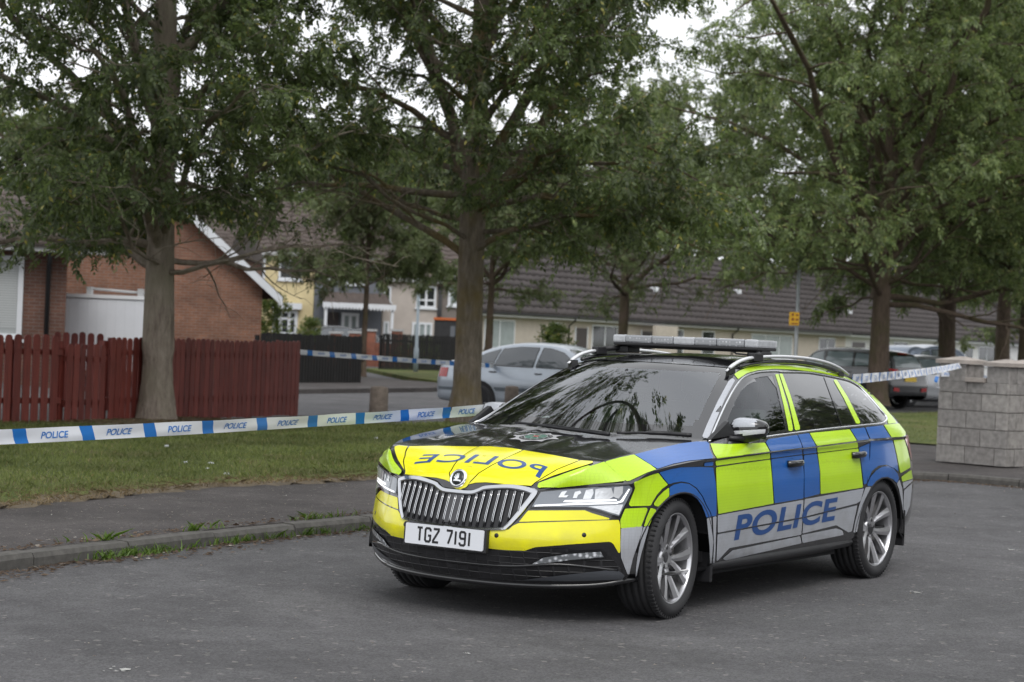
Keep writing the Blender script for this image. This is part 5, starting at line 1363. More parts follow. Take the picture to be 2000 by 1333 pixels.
def tiled_roof(root, x0, x1, ye, ze, yr, zr, m, pitch=.32, wave=.30, rel=1., name='roof', back=True, hip0=0., hip1=0.):
    """real courses: each row of tiles is a thin rolled strip lapping the one below"""
    Ls = math.hypot(yr - ye, zr - ze); rows = max(3, int(Ls / pitch)); V = []; F = []; n = int((x1 - x0) / wave * 4)
    sy, sz = (yr - ye) / Ls, (zr - ze) / Ls; ny, nz_ = -sz, sy
    if nz_ < 0: ny, nz_ = -ny, -nz_
    for r in range(rows):
        a, b = Ls * r / rows, Ls * (r + 1) / rows + .02; o = len(V)
        xa0, xa1 = x0 + hip0 * r / rows, x1 - hip1 * r / rows
        prof = (0, .018 * rel, .034 * rel, .018 * rel)
        for i in range(n + 1):
            x = xa0 + (xa1 - xa0) * i / n; h = prof[i % 4]
            for s_, off in ((a, -.03), (a, .052 * rel + h), (b, .018 + h)):
                V.append((x, ye + sy * s_ + ny * off, ze + sz * s_ + nz_ * off))
        for i in range(n):
            for j in range(2): F.append([o + i * 3 + j, o + i * 3 + j + 1, o + (i + 1) * 3 + j + 1, o + (i + 1) * 3 + j])
    V = np.array(V); F = np.array(F)
    ob = np_mesh(name, V, F, m, root)
    mb = MB()
    if back:
        o_ = [(x0, ye, ze - .06), (x1, ye, ze - .06), (x1 - hip1, yr, zr), (x0 + hip0, yr, zr), (x0, 2 * yr - ye, ze - .06), (x1, 2 * yr - ye, ze - .06)]
        mb.add(o_, [[0, 1, 2, 3], [3, 2, 5, 4], [0, 3, 4], [1, 5, 2], [0, 4, 5, 1]])
        mb.tube([(x0 + hip0, yr, zr + .03), (x1 - hip1, yr, zr + .03)], .11, 8)
        mb.build('ridge', m, ob)
    return ob

# ---- the long row of bungalows
TF = Front(945, 96, 1990, 156)
def tx(u, v=640): return TF.px(u, v)[0]
zE = 2.66
segs_ = [('cream bungalow of the terrace nearest the silver saloon', 868, 1238, M_cream), ('cream bungalow of the terrace behind the yellow sign', 1238, 1652, M_cream), ('white bungalow of the terrace behind the block piers', 1652, 2130, M_whiter)]
for k, (lab, u0, u1, mm) in enumerate(segs_):
    h = house('bungalow', TF, lab, 'bungalow', 'bungalows in the long terrace')
    x0, x1 = tx(u0), tx(u1)
    zr = 6.9; yr = 4.9
    wall_box(h, x0 + .003, x1 - .003, .0, zE, 0, 9.8, mm)
    mb = MB(); mb.add([(x0 + .003, 0, zE), (x1 - .003, 0, zE), (x1 - .003, 9.8, zE), (x0 + .003, 9.8, zE), (x0 + .003, 4.9, zr - .2), (x1 - .003, 4.9, zr - .2)], [[0, 1, 5, 4], [2, 3, 4, 5], [0, 4, 3], [1, 2, 5]]); mb.build('loft', mm, h)
    tiled_roof(h, x0, x1, -.42, zE + .10, yr, zr, M_tile, .56, .62, rel=2.6)
    mb = MB(); mb.box(x0, x1, -.40, -.37, zE - .10, zE + .09); mb.box(x0, x1, -.37, -.0, zE - .1, zE - .07); mb.build('fascia', M_upvc if k == 2 else M_fascia, h)
    mb = MB(); mb.tube([(x0, -.46, zE + .07), (x1, -.46, zE + .07)], .055, 8); mb.build('gutter', M_gutter, h)
    W = {0: [((945,1005), 2, M_blind, .95), ((1074,1096), 1, M_pane, 1.2), ((1156,1206), 2, M_pane, .3)],
         1: [((1292,1335), 2, M_pane, .3), ((1371,1396), 1, M_pane, 1.0), ((1468,1548), 3, M_blind, .9), ((1600,1632), 2, M_pane, .9)],
         2: [((1700,1722), 1, M_pane, 1.2), ((1746,1774), 1, M_pane, 1.35), ((1886,1902), 1, M_pane, 1.2), ((1912,1944), 2, M_pane, .9), ((2020,2070), 2, M_pane, 1.)]}[k]
    for (a, b), n_, pn, z0 in W: window(h, tx(a), tx(b), z0, 2.42, n_, .075, pane=pn)
    for a, b in {0: [(1124,1146)], 1: [(1253,1276)], 2: [(1664,1690)]}[k]:
        mb = MB(); mb.box(tx(a), tx(b), -.05, -.002, .12, 2.2); d_ = mb.build('door', M_door, h)
        mb = MB(); mb.box(tx(a) - .07, tx(a) - .003, -.06, -.004, .12, 2.27); mb.box(tx(b) + .003, tx(b) + .07, -.06, -.004, .12, 2.27); mb.build('door_frame', M_upvc, d_)
    for a in {0: [1110], 1: [1430], 2: [1822]}[k]:
        mb = MB(); x = tx(a); mb.tube([(x, -.45, zE + .03), (x, -.43, zE - .1), (x, -.06, zE - .38), (x, -.06, .1)], .045, 6); mb.build('downpipe', M_gutter, h)
    for a, b in {0: [(1000, .55)], 1: [(1328, .42), (1500, .5)], 2: [(1690, .32), (1990, .3)]}[k]:
        mb = MB(); x = tx(a); yy_ = -.42 + (yr + .42) * b; zz_ = zE + .1 + (zr - zE - .1) * b; mb.box(x - .22, x + .22, yy_ - .2, yy_ + .2, zz_ + .02, zz_ + .30, ch=.05); mb.build('roof_vent', M_upvc, h)
    if k == 1:
        mb = MB(); x = tx(1205); mb.box(tx(1238) + .2, tx(1285), -1.3, -1.1, 0, zE - .12); mb.build('porch_post', M_cream, h)

# ---- two-storey row at left
HF = Front(490, 86, 890, 88)
def hx(u, v=600): return HF.px(u, v)[0]
def hz(u, v): return HF.px(u, v)[1]
def two_storey(u0, u1, ve, vr, mm, mt, lab):
    h = house('terraced_house', HF, lab, 'house', 'two-storey houses in the row')
    x0, x1 = hx(u0), hx(u1); uc = (u0 + u1) / 2; ze = hz(uc, ve); zr = hz(uc, vr) + 1.
    wall_box(h, x0 + .003, x1 - .003, 0, ze, 0, 9, mm)
    tiled_roof(h, x0, x1, -.3, ze + .06, 4.5, max(zr, ze + 1.9), mt, .45, .5, rel=1.8)
    mb = MB(); mb.box(x0, x1, -.30, -.0, ze - .16, ze + .0); mb.build('fascia', M_fascia, h)
    return h, ze
h, ze = two_storey(440, 612, 492, 430, M_yellowr, M_tile2, 'yellow two-storey house beside the brick gable')
window(h, hx(541), hx(587), hz(560, 547), hz(560, 506), 1, .1)
window(h, hx(493), hx(515), hz(505, 548), hz(505, 498), 1, .1)
window(h, hx(533), hx(582), hz(560, 655), hz(560, 606), 3, .13, split=.66)
mb = MB(); mb.box(hx(529), hx(588), -.35, -.05, hz(560, 604), hz(560, 592)); mb.build('bay_canopy', M_upvc, h)
h, ze = two_storey(613, 746, 502, 440, M_greyr, M_tile2, 'slate grey house with a tiled porch and scalloped white trim')
window(h, hx(632), hx(648), hz(640, 545), hz(640, 510), 1, .1); window(h, hx(668), hx(710), hz(690, 556), hz(690, 515), 2, .1)
tiled_roof(h, hx(622), hx(752), -2.2, hz(690, 600), -.02, hz(690, 574), M_tile2, .3, .34, name='porch_roof', back=False)
mb = MB(); zf = hz(690, 602); n_ = 22
pts = [(hx(618), zf + .18)] + [(hx(618) + (hx(758) - hx(618)) * i / (2 * n_), zf - (.12 if i % 2 else .0)) for i in range(2 * n_ + 1)] + [(hx(758), zf + .18)]
mb.prism(pts, -2.28, -2.22, 'xz'); mb.build('scalloped_trim', M_upvc, h)
for u in (625, 752): mb = MB(); mb.box(hx(u) - .06, hx(u) + .06, -2.2, -2.08, 0, zf); mb.build('porch_post', M_upvc, h)
mb = MB(); mb.box(hx(640), hx(662), -.05, -.002, .2, hz(650, 610)); mb.build('door', M_door, h)
window(h, hx(668), hx(702), .15, hz(690, 612), 2, .14, pane=M_blind, sill=False)
h, ze = two_storey(747, 862, 545, 505, M_pinkr, M_tile2, 'pale pinkish rendered house right of the grey porch house')
window(h, hx(812), hx(851), hz(830, 602), hz(830, 558), 2, .1, split=.35); window(h, hx(749), hx(763), hz(755, 590), hz(755, 560), 1, .08)
window(h, hx(806), hx(846), hz(825, 667), hz(825, 630), 3, .1, pane=M_blind); window(h, hx(750), hx(762), hz(755, 662), hz(755, 628), 1, .1, pane=M_blind)
mb = MB(); mb.tube([(hx(856), -.08, ze), (hx(856), -.08, .1)], .06, 6); mb.tube([(hx(860), -.08, ze), (hx(860), -.08, .1)], .06, 6); mb.build('downpipe', M_gutter, h)
h, ze = two_storey(863, 940, 540, 480, M_brownr, M_tile2, 'taupe house at the end of the two-storey row')
window(h, hx(874), hx(896), hz(885, 598), hz(885, 556), 1, .12, pane=M_blind)
# dark outbuilding with an orange band
q = at_d(848, 672, 76); OF = Front(848, 79, 900, 79)
o = house('outbuilding', OF, 'dark flat-roofed shed with an orange band along its top', 'shed'); a0, a1 = OF.px(848, 640)[0], OF.px(905, 640)[0]
wall_box(o, a0, a1, 0, OF.px(870, 626)[1], 0, 2.5, mat('dark_boards', (.03, .03, .033), .7, noise=(4, .3))); wall_box(o, a0 - .03, a1 + .03, OF.px(870, 626)[1] + .004, OF.px(870, 621)[1], -.05, 2.55, mat('orange_trim', (.55, .14, .04), .6), 'roof_band')
mb = MB(); mb.box(OF.px(880, 640)[0], OF.px(889, 640)[0], -.03, -.002, .3, 1.9); mb.build('door', M_greyr, o)

# ---- brick gable house behind the red fence
GF = Front(130, 51, 515, 52.8)
gx = lambda u, v=560: GF.px(u, v)[0]; gz = lambda u, v: GF.px(u, v)[1]
g = house('brick_house', GF, 'orange brick house with its gable end and white bargeboard behind the ash trunk', 'house')
x0, x1 = gx(133), gx(513); xm = (x0 + x1) / 2; zA = gz(545, 583); sl = .86; zT = zA + (x1 + .45 - xm) * sl
mb = MB(); ze_ = zA + .35; xL = gx(-40); zL = zT - 1.5; V = [(xL, 0, 0), (x1, 0, 0), (x1, 0, ze_), (xm, 0, zT - .12), (xL, 0, zL - .1)]; V2 = [(a, 10, c) for a, b_, c in V]
mb.add(V + V2, [[0, 1, 2, 3, 4], [5, 9, 8, 7, 6], [0, 5, 6, 1], [1, 6, 7, 2], [4, 3, 8, 9], [0, 4, 9, 5], [2, 7, 8, 3]]); mb.build('wall', M_brick, g)
for sg in (1, -1):
    xe = (x1 + .48) if sg > 0 else xL
    zAs = zA; zA = zA if sg > 0 else zL
    mb = MB(); pts = [(xe, zA - .22), (xe, zA + .02), (xm, zT + .03), (xm, zT - .26)]
    mb.prism(pts, -.36, -.32, 'xz'); mb.build('bargeboard', M_upvc if sg > 0 else M_tile2, g)
    mb = MB(); mb.add([(xe, -.34, zA + .05), (xe, 10.3, zA + .05), (xm, 10.3, zT + .09), (xm, -.34, zT + .09), (xe, -.34, zA - .02), (xe, 10.3, zA - .02), (xm, 10.3, zT - .04), (xm, -.34, zT - .04)], [[0, 1, 2, 3], [4, 7, 6, 5], [0, 3, 7, 4], [0, 4, 5, 1], [1, 5, 6, 2]]); mb.build('roof_slope', M_tile2, g)
# the wide roof seen above it
RF = Front(140, 61, 445, 61); rx_ = lambda u: RF.px(u, 430)[0]; rz_ = lambda v: RF.px(290, v)[1]
g2 = house('brick_house', RF, 'brown tiled roof of the house behind the brick gable, half hidden by ash leaves', 'house')
wall_box(g2, rx_(100), rx_(450), 0, rz_(490), 0, 8, M_brick); tiled_roof(g2, rx_(95), rx_(455), -.4, rz_(488), 3.8, rz_(366), M_tile2)
# ---- nearest house at the left edge
NF = Front(-260, 40.6, 130, 42); nx_ = lambda u, v=560: NF.px(u, v)[0]; nz_ = lambda u, v: NF.px(u, v)[1]
n1 = house('brick_house', NF, 'dark brick house at the left edge with a blind-filled window and black downpipe', 'house')
zE1 = nz_(60, 492)
wall_box(n1, nx_(-400), nx_(130), 0, zE1, 0, 9, M_brickd)
window(n1, nx_(-70), nx_(45), nz_(20, 662), nz_(20, 500), 1, .11, pane=mat('window_blind', (.36, .38, .38), .7))
mb = MB()
for i in range(26): zz_ = nz_(20, 640) + i * (nz_(20, 515) - nz_(20, 640)) / 26; mb.box(nx_(-58), nx_(34), -.026, -.020, zz_, zz_ + .035)
mb.build('blind', mat('blind_slat', (.5, .52, .52), .5), n1)
mb = MB(); mb.tube([(nx_(93), -.3, zE1), (nx_(93), -.07, zE1 - .3), (nx_(93), -.07, .1)], .05, 8); mb.build('downpipe', M_gutter, n1)
mb = MB(); mb.box(nx_(-400), nx_(204), -.5, .02, zE1 + .004, zE1 + .14); mb.build('fascia', M_fascia, n1)
tiled_roof(n1, nx_(-400), nx_(208), -.55, zE1 + .16, 4.2, zE1 + 2.2, M_tile2, .34, .34, hip1=3.4)
# white box-shaped body between the house and the gable
BF = Front(125, 46, 288, 46); bxx = lambda u: BF.px(u, 620)[0]; bzz = lambda v: BF.px(200, v)[1]
wb = house('box_trailer', BF, 'plain white box-shaped body behind the red fence, left of the ash trunk', 'trailer')
mb = MB(); mb.box(bxx(126), bxx(290), 0, 3.2, .35, bzz(583), ch=.03); mb.build('box_body', mat('white_body_panel', (.78, .80, .84), .35, noise=(2, .05)), wb)
mb = MB(); mb.box(bxx(125) , bxx(291), -.03, 3.2, bzz(583) + .0, bzz(576)); mb.build('top_rail', mat('rail_white', (.8, .81, .83), .3), wb)
mb = MB()
for i in range(9): x = bxx(126) + (bxx(290) - bxx(126)) * (i + .5) / 9; mb.box(x - .004, x + .004, -.006, -.0, .4, bzz(585))
mb.build('panel_seam', mat('seam_grey', (.70, .72, .75), .5), wb)
mb = MB(); za = bzz(567)
mb.tube([(bxx(165), .2, za + .03), (bxx(278), .2, za - .03)], .035, 6)
for u in (170, 270): mb.box(bxx(u) - .06, bxx(u) + .06, .1, .3, bzz(576), za + .07)
mb.build('roof_bar', M_fascia, wb)
for x in (.5, 1.2):
    mb = MB(); mb.lathe([(.05, -.1), (.3, -.1), (.32, 0), (.3, .1), (.05, .1)], 20, 0, Matrix.Translation((x + .4, .15, .32))); mb.build('wheel', M_rubber, wb)

# opposite side of the street (seen only as reflections in the car's side)
oh = bpy.data.objects.new('bungalow', None); COL.objects.link(oh); oh.location = (-2, 24, 0); oh.rotation_euler = (0, 0, math.pi + .12); tag(oh, 'low white-rendered bungalow across the road, outside the photo', 'bungalow')
wall_box(oh, -14, 34, 0, 2.7, 0, 8, M_whiter); tiled_roof(oh, -14.3, 34.3, -.4, 2.7, 4, 5.6, M_tile, .34, .4)
mb = MB(); mb.box(-14.3, 34.3, -.45, -.40, 2.5, 2.72); mb.build('fascia', M_upvc, oh)
for x in (-10, -3, 4, 11, 18, 25): window(oh, x, x + 2.2, .9, 2.2, 2, .08)
# ================================================================== FENCES, PIERS, TAPE, STREET FURNITURE
def board_mat(name, a, b_, c, sc3=(18, 18, 1.5)):
    m = bpy.data.materials.new(name); t, b = nodes_of(m); Lk = t.links.new; b.inputs['Roughness'].default_value = .6
    g = t.nodes.new('ShaderNodeNewGeometry'); r = t.nodes.new('ShaderNodeValToRGB'); e = r.color_ramp.elements; e[0].color = (*a, 1); e[1].color = (*c, 1); q = e.new(.5); q.color = (*b_, 1); Lk(g.outputs['Random Per Island'], r.inputs[0])
    tcn = t.nodes.new('ShaderNodeTexCoord'); mpg = t.nodes.new('ShaderNodeMapping'); mpg.inputs['Scale'].default_value = sc3; n = t.nodes.new('ShaderNodeTexNoise'); n.inputs['Scale'].default_value = 2; n.inputs['Detail'].default_value = 8
    Lk(tcn.outputs['Object'], mpg.inputs[0]); Lk(mpg.outputs[0], n.inputs[0]); mr = t.nodes.new('ShaderNodeMapRange'); mr.inputs[1].default_value = .3; mr.inputs[2].default_value = .7; mr.inputs[3].default_value = .7; mr.inputs[4].default_value = 1.25; Lk(n.outputs['Fac'], mr.inputs[0])
    sc = t.nodes.new('ShaderNodeVectorMath'); sc.operation = 'SCALE'; Lk(r.outputs[0], sc.inputs[0]); Lk(mr.outputs[0], sc.inputs['Scale']); Lk(sc.outputs[0], b.inputs['Base Color']); return m
M_redwood = board_mat('red_stained_boards', (.115, .020, .015), (.15, .027, .019), (.19, .038, .028))
M_blackwood = mat('black_stained_boards', (.009, .0085, .0085), .8, noise=(6, .3))
def board_top(w, h, n=6):
    return [(0, 0), (w, 0), (w, h - w * .5)] + [(w * .5 + w * .5 * math.cos(t), h - w * .5 + w * .5 * math.sin(t)) for t in np.linspace(0, math.pi, n + 2)[1:-1]] + [(0, h - w * .5)]
def picket(name, A, B, h0, h1, m, label, group, pitch=.128, bw=.105, seed=1, z0=.12, round_=True, gapvar=.01, depth_out=.0):
    rr = random.Random(seed); A = Vector((A[0], A[1], 0)); B = Vector((B[0], B[1], 0)); d = B - A; Ln = d.length; t_ = d.normalized()
    root = bpy.data.objects.new(name, None); COL.objects.link(root); root.location = (A.x, A.y, 0); root.rotation_euler = (0, 0, math.atan2(t_.y, t_.x)); tag(root, label, 'fence', group)
    side = 1 if Vector((-t_.y, t_.x, 0)).dot(CAM - A) > 0 else -1
    mb = MB(); x = 0; 
    while x < Ln - bw:
        h = h0 + (h1 - h0) * x / Ln + rr.uniform(-.012, .012); w_ = bw * rr.uniform(.96, 1.03)
        pl = board_top(w_, h) if round_ else [(0, 0), (w_, 0), (w_, h), (0, h)]
        M = Matrix.Translation((x, side * .02, z0 + rr.uniform(0, .02))) @ Matrix.Rotation(rr.uniform(-.008, .008), 4, 'Y')
        mb.prism(pl, -.010, .010, 'xz', 0, M); x += pitch + rr.uniform(0, gapvar)
    mb.build('boards', m, root)
    mb = MB()
    for z in (.28, .95): mb.box(0, Ln, -side * .03 - .02, -side * .03 + .02, z0 + z * h0 / 1.2, z0 + z * h0 / 1.2 + .075)
    mb.build('rails', m, root)
    for k in range(int(Ln / 1.9) + 2):
        xx = min(Ln, k * 1.9); mb = MB(); mb.box(xx - .045, xx + .045, -side * .10 - .045, -side * .10 + .045, z0 - .05, z0 + h0 - .05); mb.build('post', m, root)
        if xx >= Ln: break
    return root
FA = at_z(-70, 829, .12); FA = FA + (FA - at_z(118, 828, .12)).normalized() * 5; FB = at_z(205, 826, .12); FC = at_z(583, 812, .12)
gr_f = 'red picket fence panels'
picket('picket_fence', FA, at_z(118, 828, .12), 1.16, 1.17, M_redwood, 'red picket fence at the left edge with gaps between its boards', gr_f, pitch=.137, gapvar=.012)
picket('picket_gate', at_z(123, 828, .12), FB, 1.06, 1.06, M_redwood, 'slightly lower red picket gate between the two fence runs', gr_f, pitch=.128, gapvar=.006, seed=5)
picket('picket_fence', at_z(208, 826, .12), FC, 1.18, 1.19, M_redwood, 'long close-boarded red picket fence run behind the ash trunk', gr_f, pitch=.129, gapvar=.006, seed=9)
a = at_d(105, 700, 30.6); b = at_d(215, 700, 30.8); picket('picket_fence', a, b, 1.19, 1.19, M_redwood, 'taller red boards standing behind the low red gate', gr_f, pitch=.125, seed=12)
gb = 'black fences by the far gardens'
picket('black_fence', at_d(505, 745, 50), at_d(706, 745, 54), 1.28, 1.28, M_blackwood, 'black board fence right of the red fence, left of the slender tree', gb, pitch=.125, seed=3, z0=.1, round_=False)
picket('black_fence', at_d(745, 728, 74), at_d(900, 728, 77), 1.38, 1.38, M_blackwood, 'black board fence between the slender tree and the mossy ash', gb, pitch=.13, seed=4, z0=.1, round_=False)
def brick_wall(u0, u1, d, v0, v1, label, piers):
    F_ = Front(u0, d, u1, d); r = house('brick_wall', F_, label, 'wall', 'low orange brick garden walls'); px_ = lambda u: F_.px(u, 680)[0]; zz_ = lambda v: F_.px((u0 + u1) / 2, v)[1]
    wall_box(r, px_(u0), px_(u1), 0, zz_(v0), 0, .22, M_brickr)
    for u, v in piers:
        mb = MB(); mb.box(px_(u) - .22, px_(u) + .22, -.12, .34, 0, zz_(v)); p = mb.build('pier', M_brickr, r)
        mb = MB(); mb.box(px_(u) - .27, px_(u) + .27, -.17, .39, zz_(v) + .003, zz_(v) + .09); mb.build('cap', M_fascia, p)
brick_wall(600, 700, 79, 674, 0, 'brick garden wall with a pier in front of the parked dark hatchback', [(655, 652), (692, 650)])
brick_wall(716, 850, 80, 672, 0, 'brick garden wall with piers before the pale pinkish house', [(722, 650), (774, 648)])
brick_wall(450, 598, 78, 674, 0, 'brick garden wall before the yellow house', [(565, 660)])

# bushes of the far gardens
M_bush = leaf_mat('bush_leaf', (.05, .085, .02), (.16, .20, .06), (.35, .30, .10))
def bush(name, p, r, h, label, seed, n=1500, m=None, ls=.07):
    rs = np.random.RandomState(seed); root = empty(name, p, 0, label, 'shrub', None)
    th = rs.uniform(0, 2 * np.pi, n); ph = rs.uniform(0, 1, n) ** .6; zz_ = rs.uniform(0, 1, n)
    rad = r * np.sqrt(np.clip(1 - (zz_ * 1.1 - .25) ** 2, .05, 1)) * ph * (1 + .3 * np.sin(th * 3 + seed))
    O = np.stack([rad * np.cos(th), rad * np.sin(th), zz_ * h], 1); D = O - np.array([0, 0, h * .3]) + rs.normal(size=(n, 3)) * .4
    V, F = leaves_np(O, D, rs, 2, ls, ls * .3, ls * 2); np_mesh('foliage', V, F, m or M_bush, root)
    mb = MB()
    for k in range(5): mb.tube([(0, 0, 0), (r * .4 * math.cos(k * 1.3), r * .4 * math.sin(k * 1.3), h * .6)], [.03, .01], 5)
    mb.build('stems', M_bark_far, root)
for nm, u, d, r, h, lab, sd_ in [('garden_shrub', 528, 60, .55, 2.5, 'tall pale shrub against the right corner of the brick gable', 1), ('garden_shrub', 562, 64, .6, 1.2, 'low yellowish shrub before the bay window of the yellow house', 2), ('garden_shrub', 603, 80, .5, 1.9, 'small round shrub at the corner of the yellow house', 3), ('garden_shrub', 822, 79, .9, 1.3, 'low leafy shrub behind the black fence by the pinkish house', 4), ('garden_shrub', 1082, 60, .55, 1.9, 'light green shrub rising behind the silver saloon roof', 6)]:
    q = at_d(u, 700, d); bush(nm, (q.x, q.y, 0), r, h, lab, sd_, 700, ls=.10)

# log bollards
M_log = mat('weathered_log', (.16, .13, .11), .9, noise=(7, .4), bump=(14, .8, .02))
for k, (u, v, w_, h, lab) in enumerate([(738, 829, .30, .58, 'short weathered bollard on the grass edge left of the mossy ash'), (998, 806, .28, .50, 'short weathered bollard on the grass by the silver saloon wheel')]):
    p = at_z(u, v, .12); mb = MB(); r = w_ / 2
    mb.lathe([(r * 1.02, -.05), (r, .05), (r * .96, h * .5), (r * .93, h - .05), (r * .84, h - .012), (r * .5, h), (.001, h + .004)], 18, 0, Matrix.Rotation(R(90), 4, 'X'))
    o = mb.build('bollard', M_log); o.location = (p.x, p.y, .12); tag(o, lab, 'bollard', 'log bollards')

# lamp posts and sign
M_galv = mat('galvanised_steel', (.36, .38, .40), .45, metal=.6, noise=(8, .15))
p = at_d(1551, 760, 50); lp = empty('sign_post', (p.x, p.y, 0), 0, 'plain galvanised post carrying the yellow sign', 'post')
mb = MB(); mb.tube([(0, 0, 0), (0, 0, 1.1), (0, 0, 1.12), (0, 0, 3.9)], [.085, .085, .05, .045], 12); mb.build('column', M_galv, lp)
mb = MB(); mb.lathe([(.001, 3.93), (.05, 3.92), (.055, 3.86)], 12, 0, Matrix.Rotation(R(90), 4, 'X') @ Matrix.Diagonal((1, 1, 1, 1))); mb.build('cap', M_galv, lp)
sg = empty('yellow_sign', (0, 0, 0), 0, 'small yellow notice plate fixed to the lamp post', 'sign')
sF = Front(1540, 49.85, 1562, 49.85); sg.location = sF.o; sg.rotation_euler.z = math.atan2(sF.t.y, sF.t.x); sz0, sz1 = sF.px(1551, 636)[1], sF.px(1551, 610)[1]; sw = sF.px(1561, 620)[0]
mb = MB(); mb.prism(round_poly([(0, sz0), (sw, sz0), (sw, sz1), (0, sz1)], .02), -.006, .006, 'xz'); mb.build('plate', mat('sign_yellow', (.75, .42, .02), .5), sg)
mb = MB()
for x, z, w_, h in ((.06, .24, .05, .06), (.17, .24, .05, .05), (.06, .12, .06, .07), (.16, .13, .07, .04), (.06, .03, .17, .03)): mb.box(x, x + w_, -.010, -.0065, sz0 + z, sz0 + z + h)
mb.build('lettering', mat('sign_dark_red', (.22, .04, .02), .6), sg)
p = at_d(812, 715, 72); lp2 = empty('lamp_post', (p.x, p.y, 0), 0, 'thin pale blue-grey lamp post before the pinkish house', 'lamp post')
mb = MB(); mb.tube([(0, 0, 0), (0, 0, 1.), (0, 0, 1.02), (0, 0, 3.3)], [.09, .09, .06, .05], 10); mb.build('column', mat('pale_blue_post', (.26, .31, .35), .5), lp2)
mb = MB(); mb.lathe([(.001, 3.25), (.10, 3.28), (.16, 3.42), (.13, 3.55), (.001, 3.6)], 14, 0, Matrix.Rotation(R(90), 4, 'X')); mb.build('lantern', M_galv, lp2)

# concrete block piers at right
M_block = board_mat('concrete_block', (.25, .235, .225), (.29, .275, .262), (.35, .33, .31), (7, 7, 7))
M_mortar = mat('mortar', (.23, .215, .20), .95, noise=(20, .2))
M_cap = mat('cast_cap', (.36, .32, .29), .9, noise=(6, .25), bump=(40, .5, .004))
def blockwork(root, x0, x1, y0, y1, z0, z1, seed, bw=.45, bh=.235):
    rr = random.Random(seed); mb = MB(); mb.box(x0 + .012, x1 - .012, y0 + .012, y1 - .012, z0, z1, 1)
    r = 0; z = z0
    while z < z1 - .03:
        zt = min(z + bh - .012, z1)
        for (a0, a1, fixed, axis) in ((x0, x1, y0, 'x'), (y0, y1, x1, 'y'), (y0, y1, x0, 'y')):
            x = a0 - (bw * .5 if (r + (axis == 'y')) % 2 else 0)
            while x < a1 - .01:
                s0, s1 = max(a0, x), min(a1, x + bw - .012)
                if s1 - s0 > .02:
                    j = rr.uniform(-.002, .004)
                    if axis == 'x': mb.box(s0 + (.0), s1, fixed - j - .001, fixed + .05, z, zt, ch=.004)
                    elif fixed == x1: mb.box(fixed - .05, fixed + .0015 + j, max(s0, y0 + .055), s1, z, zt, ch=.004)
                    else: mb.box(fixed - .0015 - j, fixed + .05, max(s0, y0 + .055), s1, z, zt, ch=.004)
                x += bw
        z += bh; r += 1
    return mb.build('blockwork', [M_block, M_mortar], root)
def cap(root, x0, x1, y0, y1, z, th=.05, rise=.05):
    mb = MB(); o = .04; a, b, c, d = x0 - o, x1 + o, y0 - o, y1 + o; xm, ym = (a + b) / 2, (c + d) / 2
    V = [(a, c, z), (b, c, z), (b, d, z), (a, d, z), (a, c, z + th), (b, c, z + th), (b, d, z + th), (a, d, z + th), (xm - .02, ym - .02, z + th + rise), (xm + .02, ym - .02, z + th + rise), (xm + .02, ym + .02, z + th + rise), (xm - .02, ym + .02, z + th + rise)]
    mb.add(V, [[0, 3, 2, 1], [0, 1, 5, 4], [1, 2, 6, 5], [2, 3, 7, 6], [3, 0, 4, 7], [4, 5, 9, 8], [5, 6, 10, 9], [6, 7, 11, 10], [7, 4, 8, 11], [8, 9, 10, 11]]); return mb.build('pier_cap', M_cap, root)
pa = at_z(1831, 901, .11); pb = at_z(1967, 913, .11)
d0 = (pa - CAM).dot(CF); d1 = (pb - CAM).dot(CF)
PF = Front(1831, d0, 1967, d1, 905); xx = lambda u, v=800: PF.px(u, v)[0]; zz = lambda u, v: PF.px(u, v)[1]
bp_ = house('block_wall', PF, 'stepped concrete block wall end with two capped piers, tape tied round it', 'wall')
xl, xr_ = xx(1832), xx(1967)
xA = xx(1890, 715); zW = zz(1900, 747)
blockwork(bp_, xl, xr_, 0, .45, .11, zW, 2)
blockwork(bp_, xl, xx(1884), .0, .42, zW + .002, zz(1866, 711), 3, bw=.42); cap(bp_, xl, xx(1884), 0, .42, zz(1866, 711) + .003)
blockwork(bp_, xx(1925), xr_, .0, .45, zW + .002, zz(1950, 717), 4, bw=.42); cap(bp_, xx(1925), xr_, 0, .45, zz(1950, 717) + .003)
mb = MB(); mb.box(xx(1886), xx(1922), -.05, .47, zW + .003, zW + .06, ch=.006); mb.build('coping', M_cap, bp_)
pc = at_z(1999, 900, .11); PF2 = Front(1992, 26.5, 2090, 26.5, 900)
bp2 = house('block_pier', PF2, 'grey block pier cut off by the right edge of the photo', 'pier')
blockwork(bp2, PF2.px(1994, 800)[0], PF2.px(2060, 800)[0], .3, .75, .11, 1.42, 7); cap(bp2, PF2.px(1994, 800)[0], PF2.px(2060, 800)[0], .3, .75, 1.424)
blockwork(bp2, PF2.px(2061, 800)[0], PF2.px(2500, 800)[0], .35, .57, .11, 1.1, 8)

